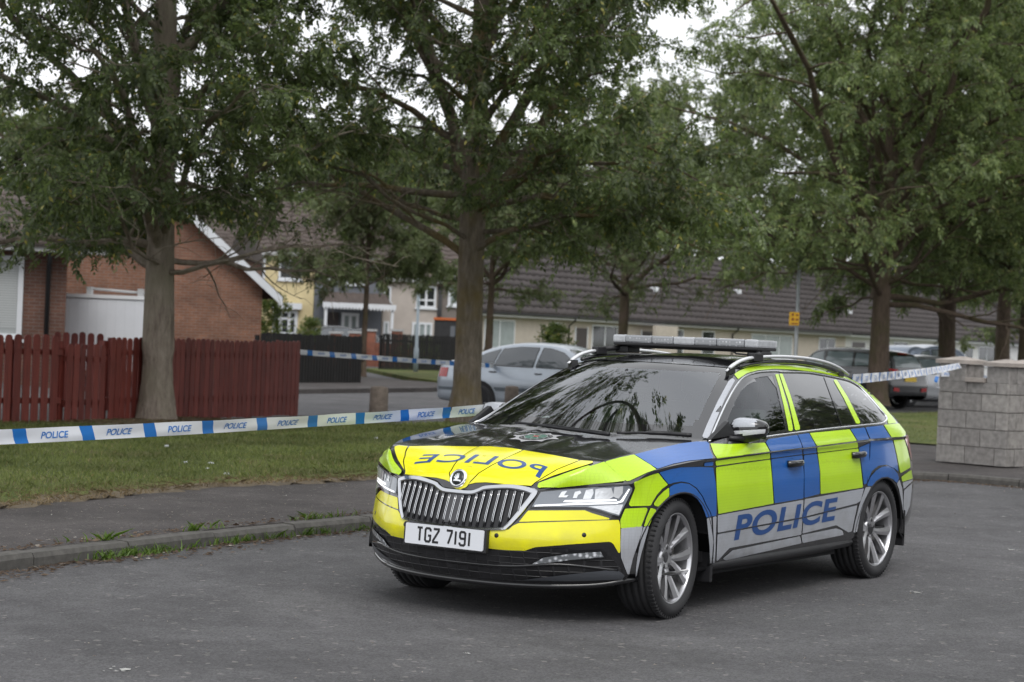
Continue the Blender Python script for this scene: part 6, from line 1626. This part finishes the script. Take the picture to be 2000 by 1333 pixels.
# ---- cordon tape
M_tw = mat('tape_white', (.70, .72, .76), .35, trans=0.); M_tb = mat('tape_blue', (.015, .16, .50), .35)
def tape(P0, P1, wd, label, sag=.05, pitch=.44, flip=False, twist=(0, 0), seed=1, ext=0., letters=True, lead=0., bw=.085):
    rr = random.Random(seed); P0, P1 = Vector(P0), Vector(P1); d = P1 - P0; Ln = d.length
    hd = Vector((d.x, d.y, 0)).normalized(); nrm = Vector((hd.y, -hd.x, 0))
    if nrm.dot(CAM - P0) < 0: nrm = -nrm
    def pt(s, t, off=0.):
        f = s / Ln; p = P0 + d * f - Vector((0, 0, 4 * sag * f * (1 - f))); a = twist[0] + (twist[1] - twist[0]) * f + .10 * math.sin(s * 1.7 + seed)
        u = Vector((0, 0, 1)) * math.cos(a) + nrm * math.sin(a); n2 = nrm * math.cos(a) - Vector((0, 0, 1)) * math.sin(a)
        return p + u * ((t - .5) * wd) + n2 * (off + .004 * math.sin(s * 9) * math.sin(t * 5))
    V = []; F = []; M = []
    def strip(s0, s1, mi, sl=.0, off=0.):
        n = max(1, int((s1 - s0) / .06)); o = len(V)
        for i in range(n + 1):
            for j in range(5): t = j / 4; s = s0 + (s1 - s0) * i / n + sl * (t - .5); V.append(pt(max(0, min(Ln, s)), t, off))
        for i in range(n):
            for j in range(4): F.append([o + i * 5 + j, o + (i + 1) * 5 + j, o + (i + 1) * 5 + j + 1, o + i * 5 + j + 1]); M.append(mi)
    s = lead
    bars = []
    while s < Ln: bars.append(s); s += pitch
    cur = 0.
    for b in bars:
        if b - bw / 2 > cur: strip(cur, b - bw / 2, 0, -.03 if cur > 0 else 0)
        strip(max(0, b - bw / 2), min(Ln, b + bw / 2), 1, -.03); cur = b + bw / 2
    if cur < Ln: strip(cur, Ln, 0, 0)
    mb = MB(); mb.V = [tuple(v) for v in V]; mb.F = F; mb.M = M; mb.S = [True] * len(F)
    me = bpy.data.meshes.new('police_tape'); me.from_pydata(mb.V, [], F); me.materials.append(M_tw); me.materials.append(M_tb); me.polygons.foreach_set('material_index', M); me.polygons.foreach_set('use_smooth', [True] * len(F)); me.update()
    o = link_mesh('police_tape', me); tag(o, label, 'cordon tape')
    # printed word in each white field, readable from the camera side unless flipped
    lv = []; lf = []; src = text_bm('POLICE', bold=.015, shear=.15); src.verts.ensure_lookup_table(); cut_bm(src, 4, 1); src.verts.index_update()
    sv = [v.co.copy() for v in src.verts]; sf = [[v.index for v in f.verts] for f in src.faces]; src.free()
    rightwards = hd.dot(CR) > 0
    for b in [bars[0] - pitch] + bars:
        c = b + pitch / 2
        if c - .13 < 0 or c + .13 > Ln: continue
        for off in (.0022, -.0022):
            o_ = len(lv)
            for v in sv:
                a = (v.x - .5) * .175
                if not rightwards: a = -a
                if flip: a = -a
                lv.append(tuple(pt(c + a, .5 + (v.y - .5) * .46, off)))
            lf += [[i + o_ for i in f] for f in sf]
    me = bpy.data.meshes.new('lettering'); me.from_pydata(lv, [], lf); me.materials.append(M_tb); me.update(); link_mesh('lettering', me, o)
    return o
S0 = at_d(0, 847, 9.2); S1 = at_d(948, 801, 12.55); dS = (S1 - S0)
Sx = S0 - dS * .45; tape(Sx, S1, .072, 'nearest police tape, crossing in front of the grass to the police car door mirror', sag=.02, pitch=.435, twist=(0, .35), lead=.20)
e0 = at_d(584, 688, 32.1); e1 = at_d(1549, 735, 49.8)
tape(e0, e1, .085, 'police tape from the end of the red fence passing behind the mossy ash', sag=.10, pitch=.62, flip=True, twist=(.1, .3), seed=2, lead=.3, bw=.15)
t0 = Vector((-2.25, .35, 1.08)); t1_ = at_d(1876, 714, d0 - .25)
tape(at_d(1664, 741, 15.5), t1_, .078, 'police tape stretched from behind the police car to the block wall', sag=.02, pitch=.62, flip=True, twist=(.15, -.6), seed=3)
tape(at_d(1838, 731, d0 - .06), at_d(1882, 731, d0 + .1 - .25), .07, 'short wrap of police tape across the face of the block pier', sag=.0, pitch=.46, seed=4, lead=-.1, twist=(0, .1))
# loose tail
V = []; F = []
for i in range(9):
    u = 1836 - 8 * math.sin(i * .35); v = 728 + i * 3.8
    for du in (-3.5, 3.5): V.append(at_d(u + du, v + du * .25, d0 - .12 + .02 * math.sin(i)))
for i in range(8): F.append([i * 2, i * 2 + 1, i * 2 + 3, i * 2 + 2])
o = np_mesh('tape_end', [tuple(v) for v in V], F, [M_tw, M_tb], midx=[0, 0, 1, 1, 1, 0, 0, 0], smooth=True); tag(o, 'loose tail of police tape hanging from the block pier', 'cordon tape')
# ================================================================== THE OTHER PARKED CARS
def simple_wheel(parent, x, y, r, rimr, hub=M_alloy, spokes=9, w_=.20):
    s = 1 if y > 0 else -1
    root = empty('wheel', (x, y, r), 0 if s > 0 else math.pi, parent=parent)
    mb = MB(); h = w_ / 2
    mb.lathe([(rimr, h - .012), (rimr + .03, h + .004), (r - .03, h - .004), (r, h - .035), (r, -h + .03), (r - .03, -h), (rimr, -h)], 36, 0); mb.build('tyre', M_rubber, root)
    mb = MB(); mb.lathe([(rimr - .01, -h), (rimr - .01, h - .03), (rimr + .002, h - .012)], 36, 0); mb.lathe([(.001, h - .035), (.05, h - .03), (.07, h - .05)], 20, 0)
    for k in range(spokes):
        a = 2 * math.pi * k / spokes; mb.box(.05, rimr - .003, h - .055, h - .028, -.016, .016, 0, Matrix.Rotation(a, 4, 'Y'))
    mb.lathe([(.001, -.02), (rimr - .02, -.02)], 24, 1); mb.build('rim', [hub, M_dark], root)
def bg_car(name, label, loc, rz, paint, st, W, glassm, dlo, ws, rw, wheels, wr, side_items=(), extras=None, cat='car', rimr=.20):
    """st: stations nose to tail (x, z_low, y_low, z_belt, y_belt, z_roof, y_roof)"""
    global BVH, SVV
    root = empty(name, loc, rz, label, cat, 'parked cars in the background')
    rows = []
    S_ = np.array(smooth_path(st, 5))
    for x, zl, yl, zb, yb, zr, yr in S_:
        pr = [(yl * .88, zl), (yl, zl + .06), (yl * 1.015, (zl * .65 + zb * .35)), (yl * 1.02, zl * .35 + zb * .65), (yb * 1.012, zb - .05), (yb, zb)]
        up = [(yb + (yr - yb) * f - .0 + .02 * math.sin(math.pi * f), zb + (zr - zb) * f) for f in (.25, .5, .75, .93)]
        tp = [(yr * .93, zr + .018 * (1 if zr > zb + .1 else .4)), (yr * .7, zr + .035), (yr * .35, zr + .048), (0, zr + .052)]
        P = np.array(smooth_path(pr + up + tp, 3)); rows.append(np.stack([np.full(len(P), x), P[:, 0], P[:, 1]], 1))
    G = np.array(rows); V = []; F = []
    for s in (1, -1):
        o = len(V); P = G.reshape(-1, 3).copy(); P[:, 1] *= s; V += [tuple(p) for p in P]; F += grid_faces(G, o)
    # close nose and tail
    nb_ = G.shape[1]
    for i, ri in ((0, 0), (1, len(rows) - 1)):
        base = len(V)
        prof = rows[ri]
        V += [(p[0], p[1], p[2]) for p in prof] + [(p[0], -p[1], p[2]) for p in prof]
        for j in range(nb_ - 1): F.append([base + j, base + j + 1, base + nb_ + j + 1, base + nb_ + j])
    keep = BVH; BVH = BVHTree.FromPolygons([Vector(v) for v in V], F)
    me = bpy.data.meshes.new('body'); me.from_pydata(V, [], F); me.materials.append(paint); me.polygons.foreach_set('use_smooth', [True] * len(F))
    bm = bmesh.new(); bm.from_mesh(me); bmesh.ops.remove_doubles(bm, verts=bm.verts, dist=.002); bmesh.ops.recalc_face_normals(bm, faces=bm.faces); bm.to_mesh(me); bm.free(); me.set_sharp_from_angle(angle=R(35))
    link_mesh('body', me, root)
    def lay(nm, polys, caster, m, off, mirror=True, step=.1, rnd_=.03):
        for pl in polys:
            sk = Skin(); sk.poly(pl, caster, 0, off, step, rnd_); sk.build(nm, [m], root)
            if mirror: sk.build(nm, [m], root, mirror=True)
    for p in dlo:
        bp = [(c[0], c[1]) for c in p]; cxm = sum(c[0] for c in bp) / len(bp); czm = sum(c[1] for c in bp) / len(bp)
        lay('side_window', [bp], c_side, glassm, .006)
        lay('window_surround', [[(cxm + (a - cxm) * 1.05 + .0, czm + (b - czm) * 1.10) for a, b in bp]], c_side, M_gloss, .003)
    if ws: lay('windscreen', [ws], lambda a, b: (Vector((5, a, b)), Vector((-1, 0, 0))), glassm, .006, mirror=False)
    if rw: lay('rear_window', [rw], lambda a, b: (Vector((-5, a, b)), Vector((1, 0, 0))), glassm, .006, mirror=False)
    for cx_ in wheels:
        arc = [(cx_ + (wr + .055) * math.cos(t_), wr + (wr + .055) * math.sin(t_)) for t_ in np.linspace(-.35, math.pi + .35, 22)]
        lay('wheel_arch', [arc], c_side, M_dark, .004, rnd_=0)
        lipo = [(cx_ + (wr + .085) * math.cos(t_), wr + (wr + .085) * math.sin(t_)) for t_ in np.linspace(-.1, math.pi + .1, 22)]; lipi = [(cx_ + (wr + .055) * math.cos(t_), wr + (wr + .055) * math.sin(t_)) for t_ in np.linspace(math.pi + .1, -.1, 22)]
        lay('arch_lip', [lipo + lipi], c_side, paint, .012, rnd_=0)
        for s in (1, -1): simple_wheel(root, cx_, s * (W / 2 - .085), wr, rimr)
    for nm, pls, cst, m, off, mir in side_items: lay(nm, pls, cst, m, off, mir, rnd_=.015)
    if extras: extras(root)
    BVH = keep; return root
c_f = lambda a, b: (Vector((5, a, b)), Vector((-1, 0, 0))); c_r = lambda a, b: (Vector((-5, a, b)), Vector((1, 0, 0)))
M_silvblue = mat('silver_blue_paint', (.38, .42, .47), .3, metal=.45, coat=.7, noise=(3, .05))
M_silver = mat('silver_paint', (.42, .43, .45), .3, metal=.5, coat=.7)
M_bluegrey = mat('blue_grey_paint', (.24, .29, .38), .3, metal=.4, coat=.7)
M_darkpaint = mat('charcoal_paint', (.022, .023, .026), .2, metal=.2, coat=1.)
M_bgglass = mat('smoked_glass', (.05, .06, .07), .03, spec=.8, coat=.5)
M_bgglass2 = mat('pale_glass', (.16, .20, .21), .05, spec=.8, coat=.4)
M_plateY = mat('plate_yellow', (.75, .50, .02), .4)
def handles(xs, z, y):
    def f(root):
        for x in xs:
            for s in (1, -1):
                mb = MB(); mb.tube([(x + .09, s * y, z), (x + .05, s * (y + .025), z), (x - .05, s * (y + .025), z), (x - .09, s * y, z)], .014, 6); mb.build('handle', M_gloss, root)
        for s in (1, -1):
            mb = MB(); mb.box(xs[0] + .72, xs[0] + .86, s * .92 - .10, s * .92 + .10, 1.00, 1.13, ch=.03); mb.build('door_mirror', M_gloss, root)
    return f
# silver-blue saloon
ST = [(2.28,.28,.55,.60,.50,.62,.35),(2.22,.22,.72,.68,.64,.72,.50),(2.0,.20,.82,.74,.76,.80,.62),(1.5,.20,.86,.86,.80,.91,.66),(1.05,.20,.87,.93,.82,.98,.66),(.75,.20,.87,.95,.83,1.16,.62),(.35,.20,.87,.955,.84,1.35,.57),(-.1,.20,.87,.96,.84,1.40,.56),(-.6,.20,.87,.965,.84,1.395,.56),(-1.1,.20,.87,.975,.83,1.31,.57),(-1.5,.21,.87,.985,.82,1.17,.60),(-1.85,.24,.85,.99,.80,1.05,.62),(-2.1,.26,.82,.98,.76,1.01,.62),(-2.25,.28,.74,.93,.66,.95,.5),(-2.29,.34,.6,.80,.55,.84,.4)]
q = at_d(1088, 800, 37.6); hd = (CR * .88 - Vector((CF.x, CF.y, 0)) * .47); rz = math.atan2(hd.y, hd.x)
tape_y = [(-2.2,.60),(2.2,.56),(2.2,.50),(-2.2,.54)]
bg_car('silver_saloon', 'silver blue saloon parked across the road between the mossy ash and the police car', (q.x, q.y, 0), rz, M_silvblue, ST, 1.77, M_bgglass, 
  [[(.72,.985),(.80,1.02),(.42,1.27),(.15,1.335),(-.02,1.345),(-.06,.985)], [(-.14,.985),(-.12,1.345),(-.5,1.345),(-.88,1.30),(-.95,.99)], [(-1.0,.99),(-.94,1.29),(-1.25,1.20),(-1.48,1.06),(-1.44,.995)]],
  [(-.62,1.0),(.62,1.0),(.50,1.34),(-.50,1.34)], [(-.55,1.08),(.55,1.08),(.46,1.33),(-.46,1.33)], (1.33, -1.24), .315,
  [('headlight', [[(.40,.62),(.72,.66),(.70,.76),(.38,.72)]], c_f, M_clear, .008, True), ('tail_light', [[(-2.29,.72),(-1.98,.72),(-1.98,.90),(-2.29,.90)]], c_side, M_red, .008, True),
   ('rubbing_strip', [[(-.92,.50),(1.0,.50),(1.0,.57),(-.92,.57)]], c_side, mat('grey_strip', (.10, .12, .14), .5), .012, True),
   ('bumper_strip', [[(-2.28,.47),(-1.68,.47),(-1.68,.53),(-2.28,.53)]], c_side, mat('grey_strip', (.10, .12, .14), .5), .012, True),
   ('grille', [[(-.33,.60),(.33,.60),(.30,.70),(-.30,.70)]], c_f, M_gloss, .008, False), ('number_plate', [[(-.26,.38),(.26,.38),(.26,.49),(-.26,.49)]], c_f, M_plate, .02, False)],
  handles((-.0, -.98), .86, .845))
# dark SUV seen from its rear left quarter, by the right trees
SV_ = [(2.3,.32,.6,.75,.55,.80,.4),(2.2,.26,.82,.86,.72,.92,.55),(1.9,.25,.90,.93,.80,1.0,.62),(1.3,.25,.92,1.03,.84,1.09,.68),(1.0,.25,.92,1.06,.85,1.14,.66),(.5,.25,.92,1.08,.86,1.50,.62),(0,.25,.92,1.09,.87,1.60,.62),(-.7,.25,.92,1.10,.87,1.61,.62),(-1.3,.25,.92,1.11,.86,1.59,.62),(-1.8,.26,.91,1.13,.85,1.54,.61),(-2.1,.28,.90,1.12,.83,1.42,.63),(-2.28,.32,.86,1.02,.78,1.12,.62),(-2.34,.40,.74,.85,.68,.9,.5)]
q = at_d(1642, 800, 55); hd = (Vector((CF.x, CF.y, 0)) * .74 - CR * .67); rz = math.atan2(hd.y, hd.x)
suv_items = [('tail_light', [[(-.80,1.00),(-.52,1.02),(-.52,1.10),(-.80,1.12)]], c_r, M_red, .012, True), ('reflector', [[(-.74,.52),(-.50,.50),(-.50,.60),(-.74,.62)]], c_r, M_red, .02, True),
  ('number_plate', [[(-.26,.78),(.26,.78),(.26,.90),(-.26,.90)]], c_r, M_plateY, .02, False), ('high_brake_light', [[(-.2,1.50),(.2,1.50),(.2,1.53),(-.2,1.53)]], c_r, M_red, .02, False)]
bg_car('dark_suv', 'black tall estate car with its rear towards the camera behind the right tree trunk', (q.x, q.y, 0), rz, M_darkpaint, SV_, 1.87, M_bgglass2,
  [[(.75,1.12),(.45,1.46),(.1,1.52),(.02,1.12)], [(-.08,1.12),(-.02,1.52),(-.9,1.52),(-1.0,1.14)], [(-1.08,1.15),(-1.0,1.51),(-1.45,1.48),(-1.75,1.20)]],
  None, [(-.58,1.16),(.58,1.16),(.5,1.46),(-.5,1.46)], (1.38, -1.36), .35, suv_items, handles((.1, -.95), .98, .88), rimr=.23)
hd = (CR * .93 + Vector((CF.x, CF.y, 0)) * .36); rz = math.atan2(hd.y, hd.x); q = at_d(1812, 800, 58)
SH = [(a, b, c, d, e, (f if f < 1.05 else f + .07), g) for a, b, c, d, e, f, g in ST]; SH = [(x, zl, yl, zb, yb, (zr + (.18 if x < -1.2 and x > -2.15 else 0)), yr) for x, zl, yl, zb, yb, zr, yr in SH]
bg_car('silver_hatchback', 'silver hatchback parked side-on between the right tree trunk and the block wall', (q.x, q.y, 0), rz, M_silver, SH, 1.78, M_bgglass2,
  [[(.72,.99),(.42,1.30),(.1,1.39),(-.02,1.40),(-.06,.99)], [(-.14,.99),(-.12,1.40),(-.8,1.40),(-.95,1.0)], [(-1.0,1.0),(-.92,1.39),(-1.4,1.32),(-1.62,1.08)]],
  [(-.62,1.0),(.62,1.0),(.50,1.36),(-.50,1.36)], None, (1.33, -1.24), .32, [('tail_light', [[(-2.2,.80),(-1.95,.82),(-1.95,1.0),(-2.2,.98)]], c_side, M_red, .008, True)], handles((.0, -.98), .86, .845))
q = at_d(1822, 780, 66); SM = [(x * 1.02, zl, yl, zb + .08, yb, zr + (.36 if zr > 1.2 else .12 if zr > 1.0 else .05), yr * 1.05) for x, zl, yl, zb, yb, zr, yr in SH]
bg_car('people_carrier', 'pale blue people carrier showing its roof and windscreen behind the silver hatchback', (q.x, q.y, 0), rz + .25, M_bluegrey, SM, 1.8, M_bgglass2,
  [[(.8,1.08),(.45,1.48),(.1,1.68),(-.02,1.70),(-.06,1.08)], [(-.14,1.08),(-.12,1.70),(-.85,1.70),(-.98,1.09)], [(-1.05,1.09),(-.95,1.68),(-1.4,1.60),(-1.6,1.2)]],
  [(-.62,1.1),(.62,1.1),(.50,1.62),(-.50,1.62)], None, (1.35, -1.27), .32, (), handles((.0, -.98), .95, .845))
# dark hatchback behind the black fence at left
q = at_d(632, 735, 82); hd = (-CR * .88 - Vector((CF.x, CF.y, 0)) * .45); rz = math.atan2(hd.y, hd.x)
bg_car('dark_hatchback', 'dark hatchback parked in front of the yellow and grey houses', (q.x, q.y, .22), rz, M_darkpaint, SH, 1.78, M_bgglass,
  [[(.72,.99),(.42,1.30),(.1,1.39),(-.02,1.40),(-.06,.99)], [(-.14,.99),(-.12,1.40),(-.8,1.40),(-.95,1.0)], [(-1.0,1.0),(-.92,1.39),(-1.4,1.32),(-1.62,1.08)]],
  [(-.62,1.0),(.62,1.0),(.50,1.36),(-.50,1.36)], None, (1.33, -1.24), .32, (), handles((.0, -.98), .86, .845))

# ================================================================== GRASS, WEEDS, LITTER
def blades(name, pts, h, w_, m, seed, lean=.5):
    rs = np.random.RandomState(seed); n = len(pts); a = rs.uniform(0, 2 * np.pi, n); H_ = h * rs.uniform(.5, 1.3, n)
    d = np.stack([np.cos(a), np.sin(a), np.zeros(n)], 1); P = np.asarray(pts); ln = rs.normal(size=(n, 2)) * lean * H_[:, None]
    tip = P + np.stack([ln[:, 0], ln[:, 1], H_], 1); mid = (P + tip) / 2 + np.stack([ln[:, 0] * -.15, ln[:, 1] * -.15, H_ * .12], 1)
    W = d * (w_ * rs.uniform(.7, 1.3, n))[:, None]
    V = np.stack([P - W, P + W, mid + W * .7, tip, mid - W * .7], 1).reshape(-1, 3); F = np.arange(n * 5).reshape(-1, 5)
    return np_mesh(name, V, F, m)
def scatter(poly, n, seed, z, dens=None):
    rs = np.random.RandomState(seed); xs = [p[0] for p in poly]; ys = [p[1] for p in poly]; out = []
    X = rs.uniform(min(xs), max(xs), n); Y = rs.uniform(min(ys), max(ys), n); P = np.array(poly); ins = np.zeros(n, bool); j = len(P) - 1
    for i in range(len(P)):
        c = ((P[i, 1] > Y) != (P[j, 1] > Y)) & (X < (P[j, 0] - P[i, 0]) * (Y - P[i, 1]) / (P[j, 1] - P[i, 1] + 1e-12) + P[i, 0]); ins ^= c; j = i
    X, Y = X[ins], Y[ins]; return np.stack([X, Y, np.full(len(X), z)], 1)
M_grass = leaf_mat('grass_blades', (.085, .112, .034), (.20, .225, .08), (.32, .26, .14), .6)
M_straw = leaf_mat('dry_grass', (.13, .10, .06), (.26, .20, .12), (.10, .13, .05), .8)
VIS = [(3.4, -5.2), (.92, -5.3), (-.38, -5.55), (-1.92, -5.85), (-3.17, -5.7), (-4.2, -5.65), (-9, -5.95), (-14, -6.4), (-18.3, -6.6), (-18.7, -12.0), (-15.4, -12.0), (-14.2, -11.9), (-12.4, -12.0), (-10.6, -11.8), (-9.6, -13.0), (-6.4, -13.7), (-3.5, -13.7)]
g_ = np.concatenate([scatter(VIS, 150000, 3, .135), scatter([(-18.9, -6), (-18.9, -11.9), (-36, -11.9), (-36, 2), (-18.9, 2)], 30000, 4, .135)])
tag(blades('grass', g_, .042, .0035, M_grass, 5), kind='stuff')
ed = np.concatenate([scatter([(a, b + .12) for a, b in STRIP[:9]] + [(a, b - .25) for a, b in STRIP[9:]], 60000, 6, .12), scatter([(-10.6, -12.6), (-7.8, -12.2), (-7.0, -13.2), (-10.2, -13.6)], 5000, 7, .16)])
tag(blades('dry_grass', ed, .030, .004, M_straw, 8, 1.6), kind='stuff')
# weeds and moss along the kerb
rs = np.random.RandomState(12); wp = []
for s_ in list(rs.uniform(12.5, 21, 60)) + list(rs.uniform(28, 36, 24)):
    o = at_len(P0, s_); i_ = at_len(P1, s_); t_ = rs.choice([0., 0., .02, 0, 0, 1.05]); c = o + (i_ - o) * t_ + Vector((0, .02 if t_ < .5 else 0))
    n = int(rs.uniform(4, 55)); sp = rs.uniform(.01, .09); z = .0 if t_ < .5 else .085
    for k in range(n): wp.append((c.x + rs.normal() * sp * 1.8, c.y + abs(rs.normal()) * sp * .5 * (1 if t_ < .5 else -1), z))
tag(blades('kerb_weeds', np.array(wp), .06, .005, leaf_mat('weed_leaf', (.06, .10, .02), (.14, .22, .05), (.2, .2, .06)), 13, .7), kind='stuff')
# fallen leaves and grit in the gutter and over the road
def litter(name, P, size, m, seed, flat=.35):
    rs = np.random.RandomState(seed); n = len(P); a = rs.uniform(0, 2 * np.pi, n); s_ = size * rs.uniform(.4, 1.3, n); asp = rs.uniform(.2, .6, n)
    d = np.stack([np.cos(a), np.sin(a), rs.normal(size=n) * flat * .3], 1) * s_[:, None]; e = np.stack([-np.sin(a), np.cos(a), rs.normal(size=n) * flat], 1) * (s_ * asp)[:, None]
    c = P + np.array([0, 0, .008]); V = np.stack([c - d, c - e * .9 + [0, 0, .004], c + d, c + e], 1).reshape(-1, 3); V[:, 2] = np.maximum(V[:, 2], P[:, 2].repeat(4) + .002)
    return np_mesh(name, V, np.arange(n * 4).reshape(-1, 4), m)
lp_ = []
for s_ in rs.uniform(9.5, 30, 4200):
    o = at_len(P0, s_); i_ = at_len(P1, s_); n_ = (o - i_).normalized(); d = abs(rs.normal()) * .13 * (.6 + .6 * math.sin(s_ * 1.3) ** 2); lp_.append((o.x + n_.x * (d + .01), o.y + n_.y * (d + .01), .0))
for s_ in rs.uniform(9.5, 24, 1200):
    i_ = at_len(P1, s_); o = at_len(P0, s_); n_ = (i_ - o).normalized(); d = abs(rs.normal()) * .10; lp_.append((i_.x + n_.x * d, i_.y + n_.y * d, .093))
M_litter = leaf_mat('leaf_litter', (.07, .05, .038), (.17, .125, .09), (.40, .38, .34), .9)
tag(litter('leaf_litter', np.array(lp_), .024, M_litter, 3), kind='stuff')
rp = scatter([(-11, -2.9), (1, -3), (6, -1.8), (9, 2), (9, 5), (-11, 9)], 1100, 31, .0); pp = scatter([(3, -3.2), (1, -5), (-4, -5.3), (-11, -5.5), (-11, -3.4)], 900, 32, .093)
tag(litter('road_grit', np.concatenate([rp, pp]), .008, leaf_mat('grit', (.14, .12, .10), (.34, .30, .26), (.55, .54, .50), .9), 4), kind='stuff')

M_paper = mat('paper_scrap', (.62, .63, .66), .8)
sc_ = [(412, 905, .05, 'crumpled white scrap on the grass, the leftmost of those near the worn edge'), (362, 903, .04, 'small white scrap on the grass below the third tape bar'), (442, 926, .045, 'white scrap on the grass close to the dry edge of the verge'), (405, 915, .03, 'tiny white scrap between the two larger ones on the grass'), (735, 856, .04, 'white scrap on the grass below the log bollard'), (325, 872, .05, 'white scrap on the bare soil by the leaning ash')]
for k, (u, v, s_, lab) in enumerate(sc_):
    p = at_z(u, v, .15); r_ = random.Random(k); bm = bmesh.new(); bmesh.ops.create_icosphere(bm, subdivisions=2, radius=s_ * .6)
    for q_ in bm.verts: q_.co = Vector((q_.co.x * 1.3, q_.co.y, q_.co.z * .45)) * r_.uniform(.6, 1.15)
    me = bpy.data.meshes.new('paper_scrap'); bm.to_mesh(me); bm.free(); me.materials.append(M_paper); o = link_mesh('paper_scrap', me); o.location = (p.x, p.y, .15); tag(o, lab, 'litter', 'white scraps on the grass')
def splat(name, cx_, cy_, r0_, n, seed, lab):
    r_ = random.Random(seed); mb = MB()
    for k in range(n):
        a = r_.uniform(0, 6.28); d = abs(r_.gauss(0, 1)) * r0_ * (0 if k == 0 else 1); rr_ = r0_ * (.55 if k == 0 else r_.uniform(.06, .25)); x, y = cx_ + d * math.cos(a), cy_ + d * math.sin(a)
        pts = [(x + rr_ * r_.uniform(.6, 1.25) * math.cos(t_), y + rr_ * r_.uniform(.6, 1.25) * math.sin(t_), .004 + k * .0001) for t_ in np.linspace(0, 6.28, 12)[:-1]]
        mb.add(pts, [list(range(11))])
    tag(mb.build(name, mat('chalky_splash', (.42, .42, .40), .9, noise=(60, .4))), kind='structure')
for k, (u, v, r_) in enumerate([(245, 1309, .045), (1975, 1075, .05), (1990, 1040, .03), (1960, 1010, .03), (915, 1278, .02), (1790, 1158, .04)]):
    p = at_z(u, v, 0); splat('road_mark', p.x, p.y, r_, 14, k, '')
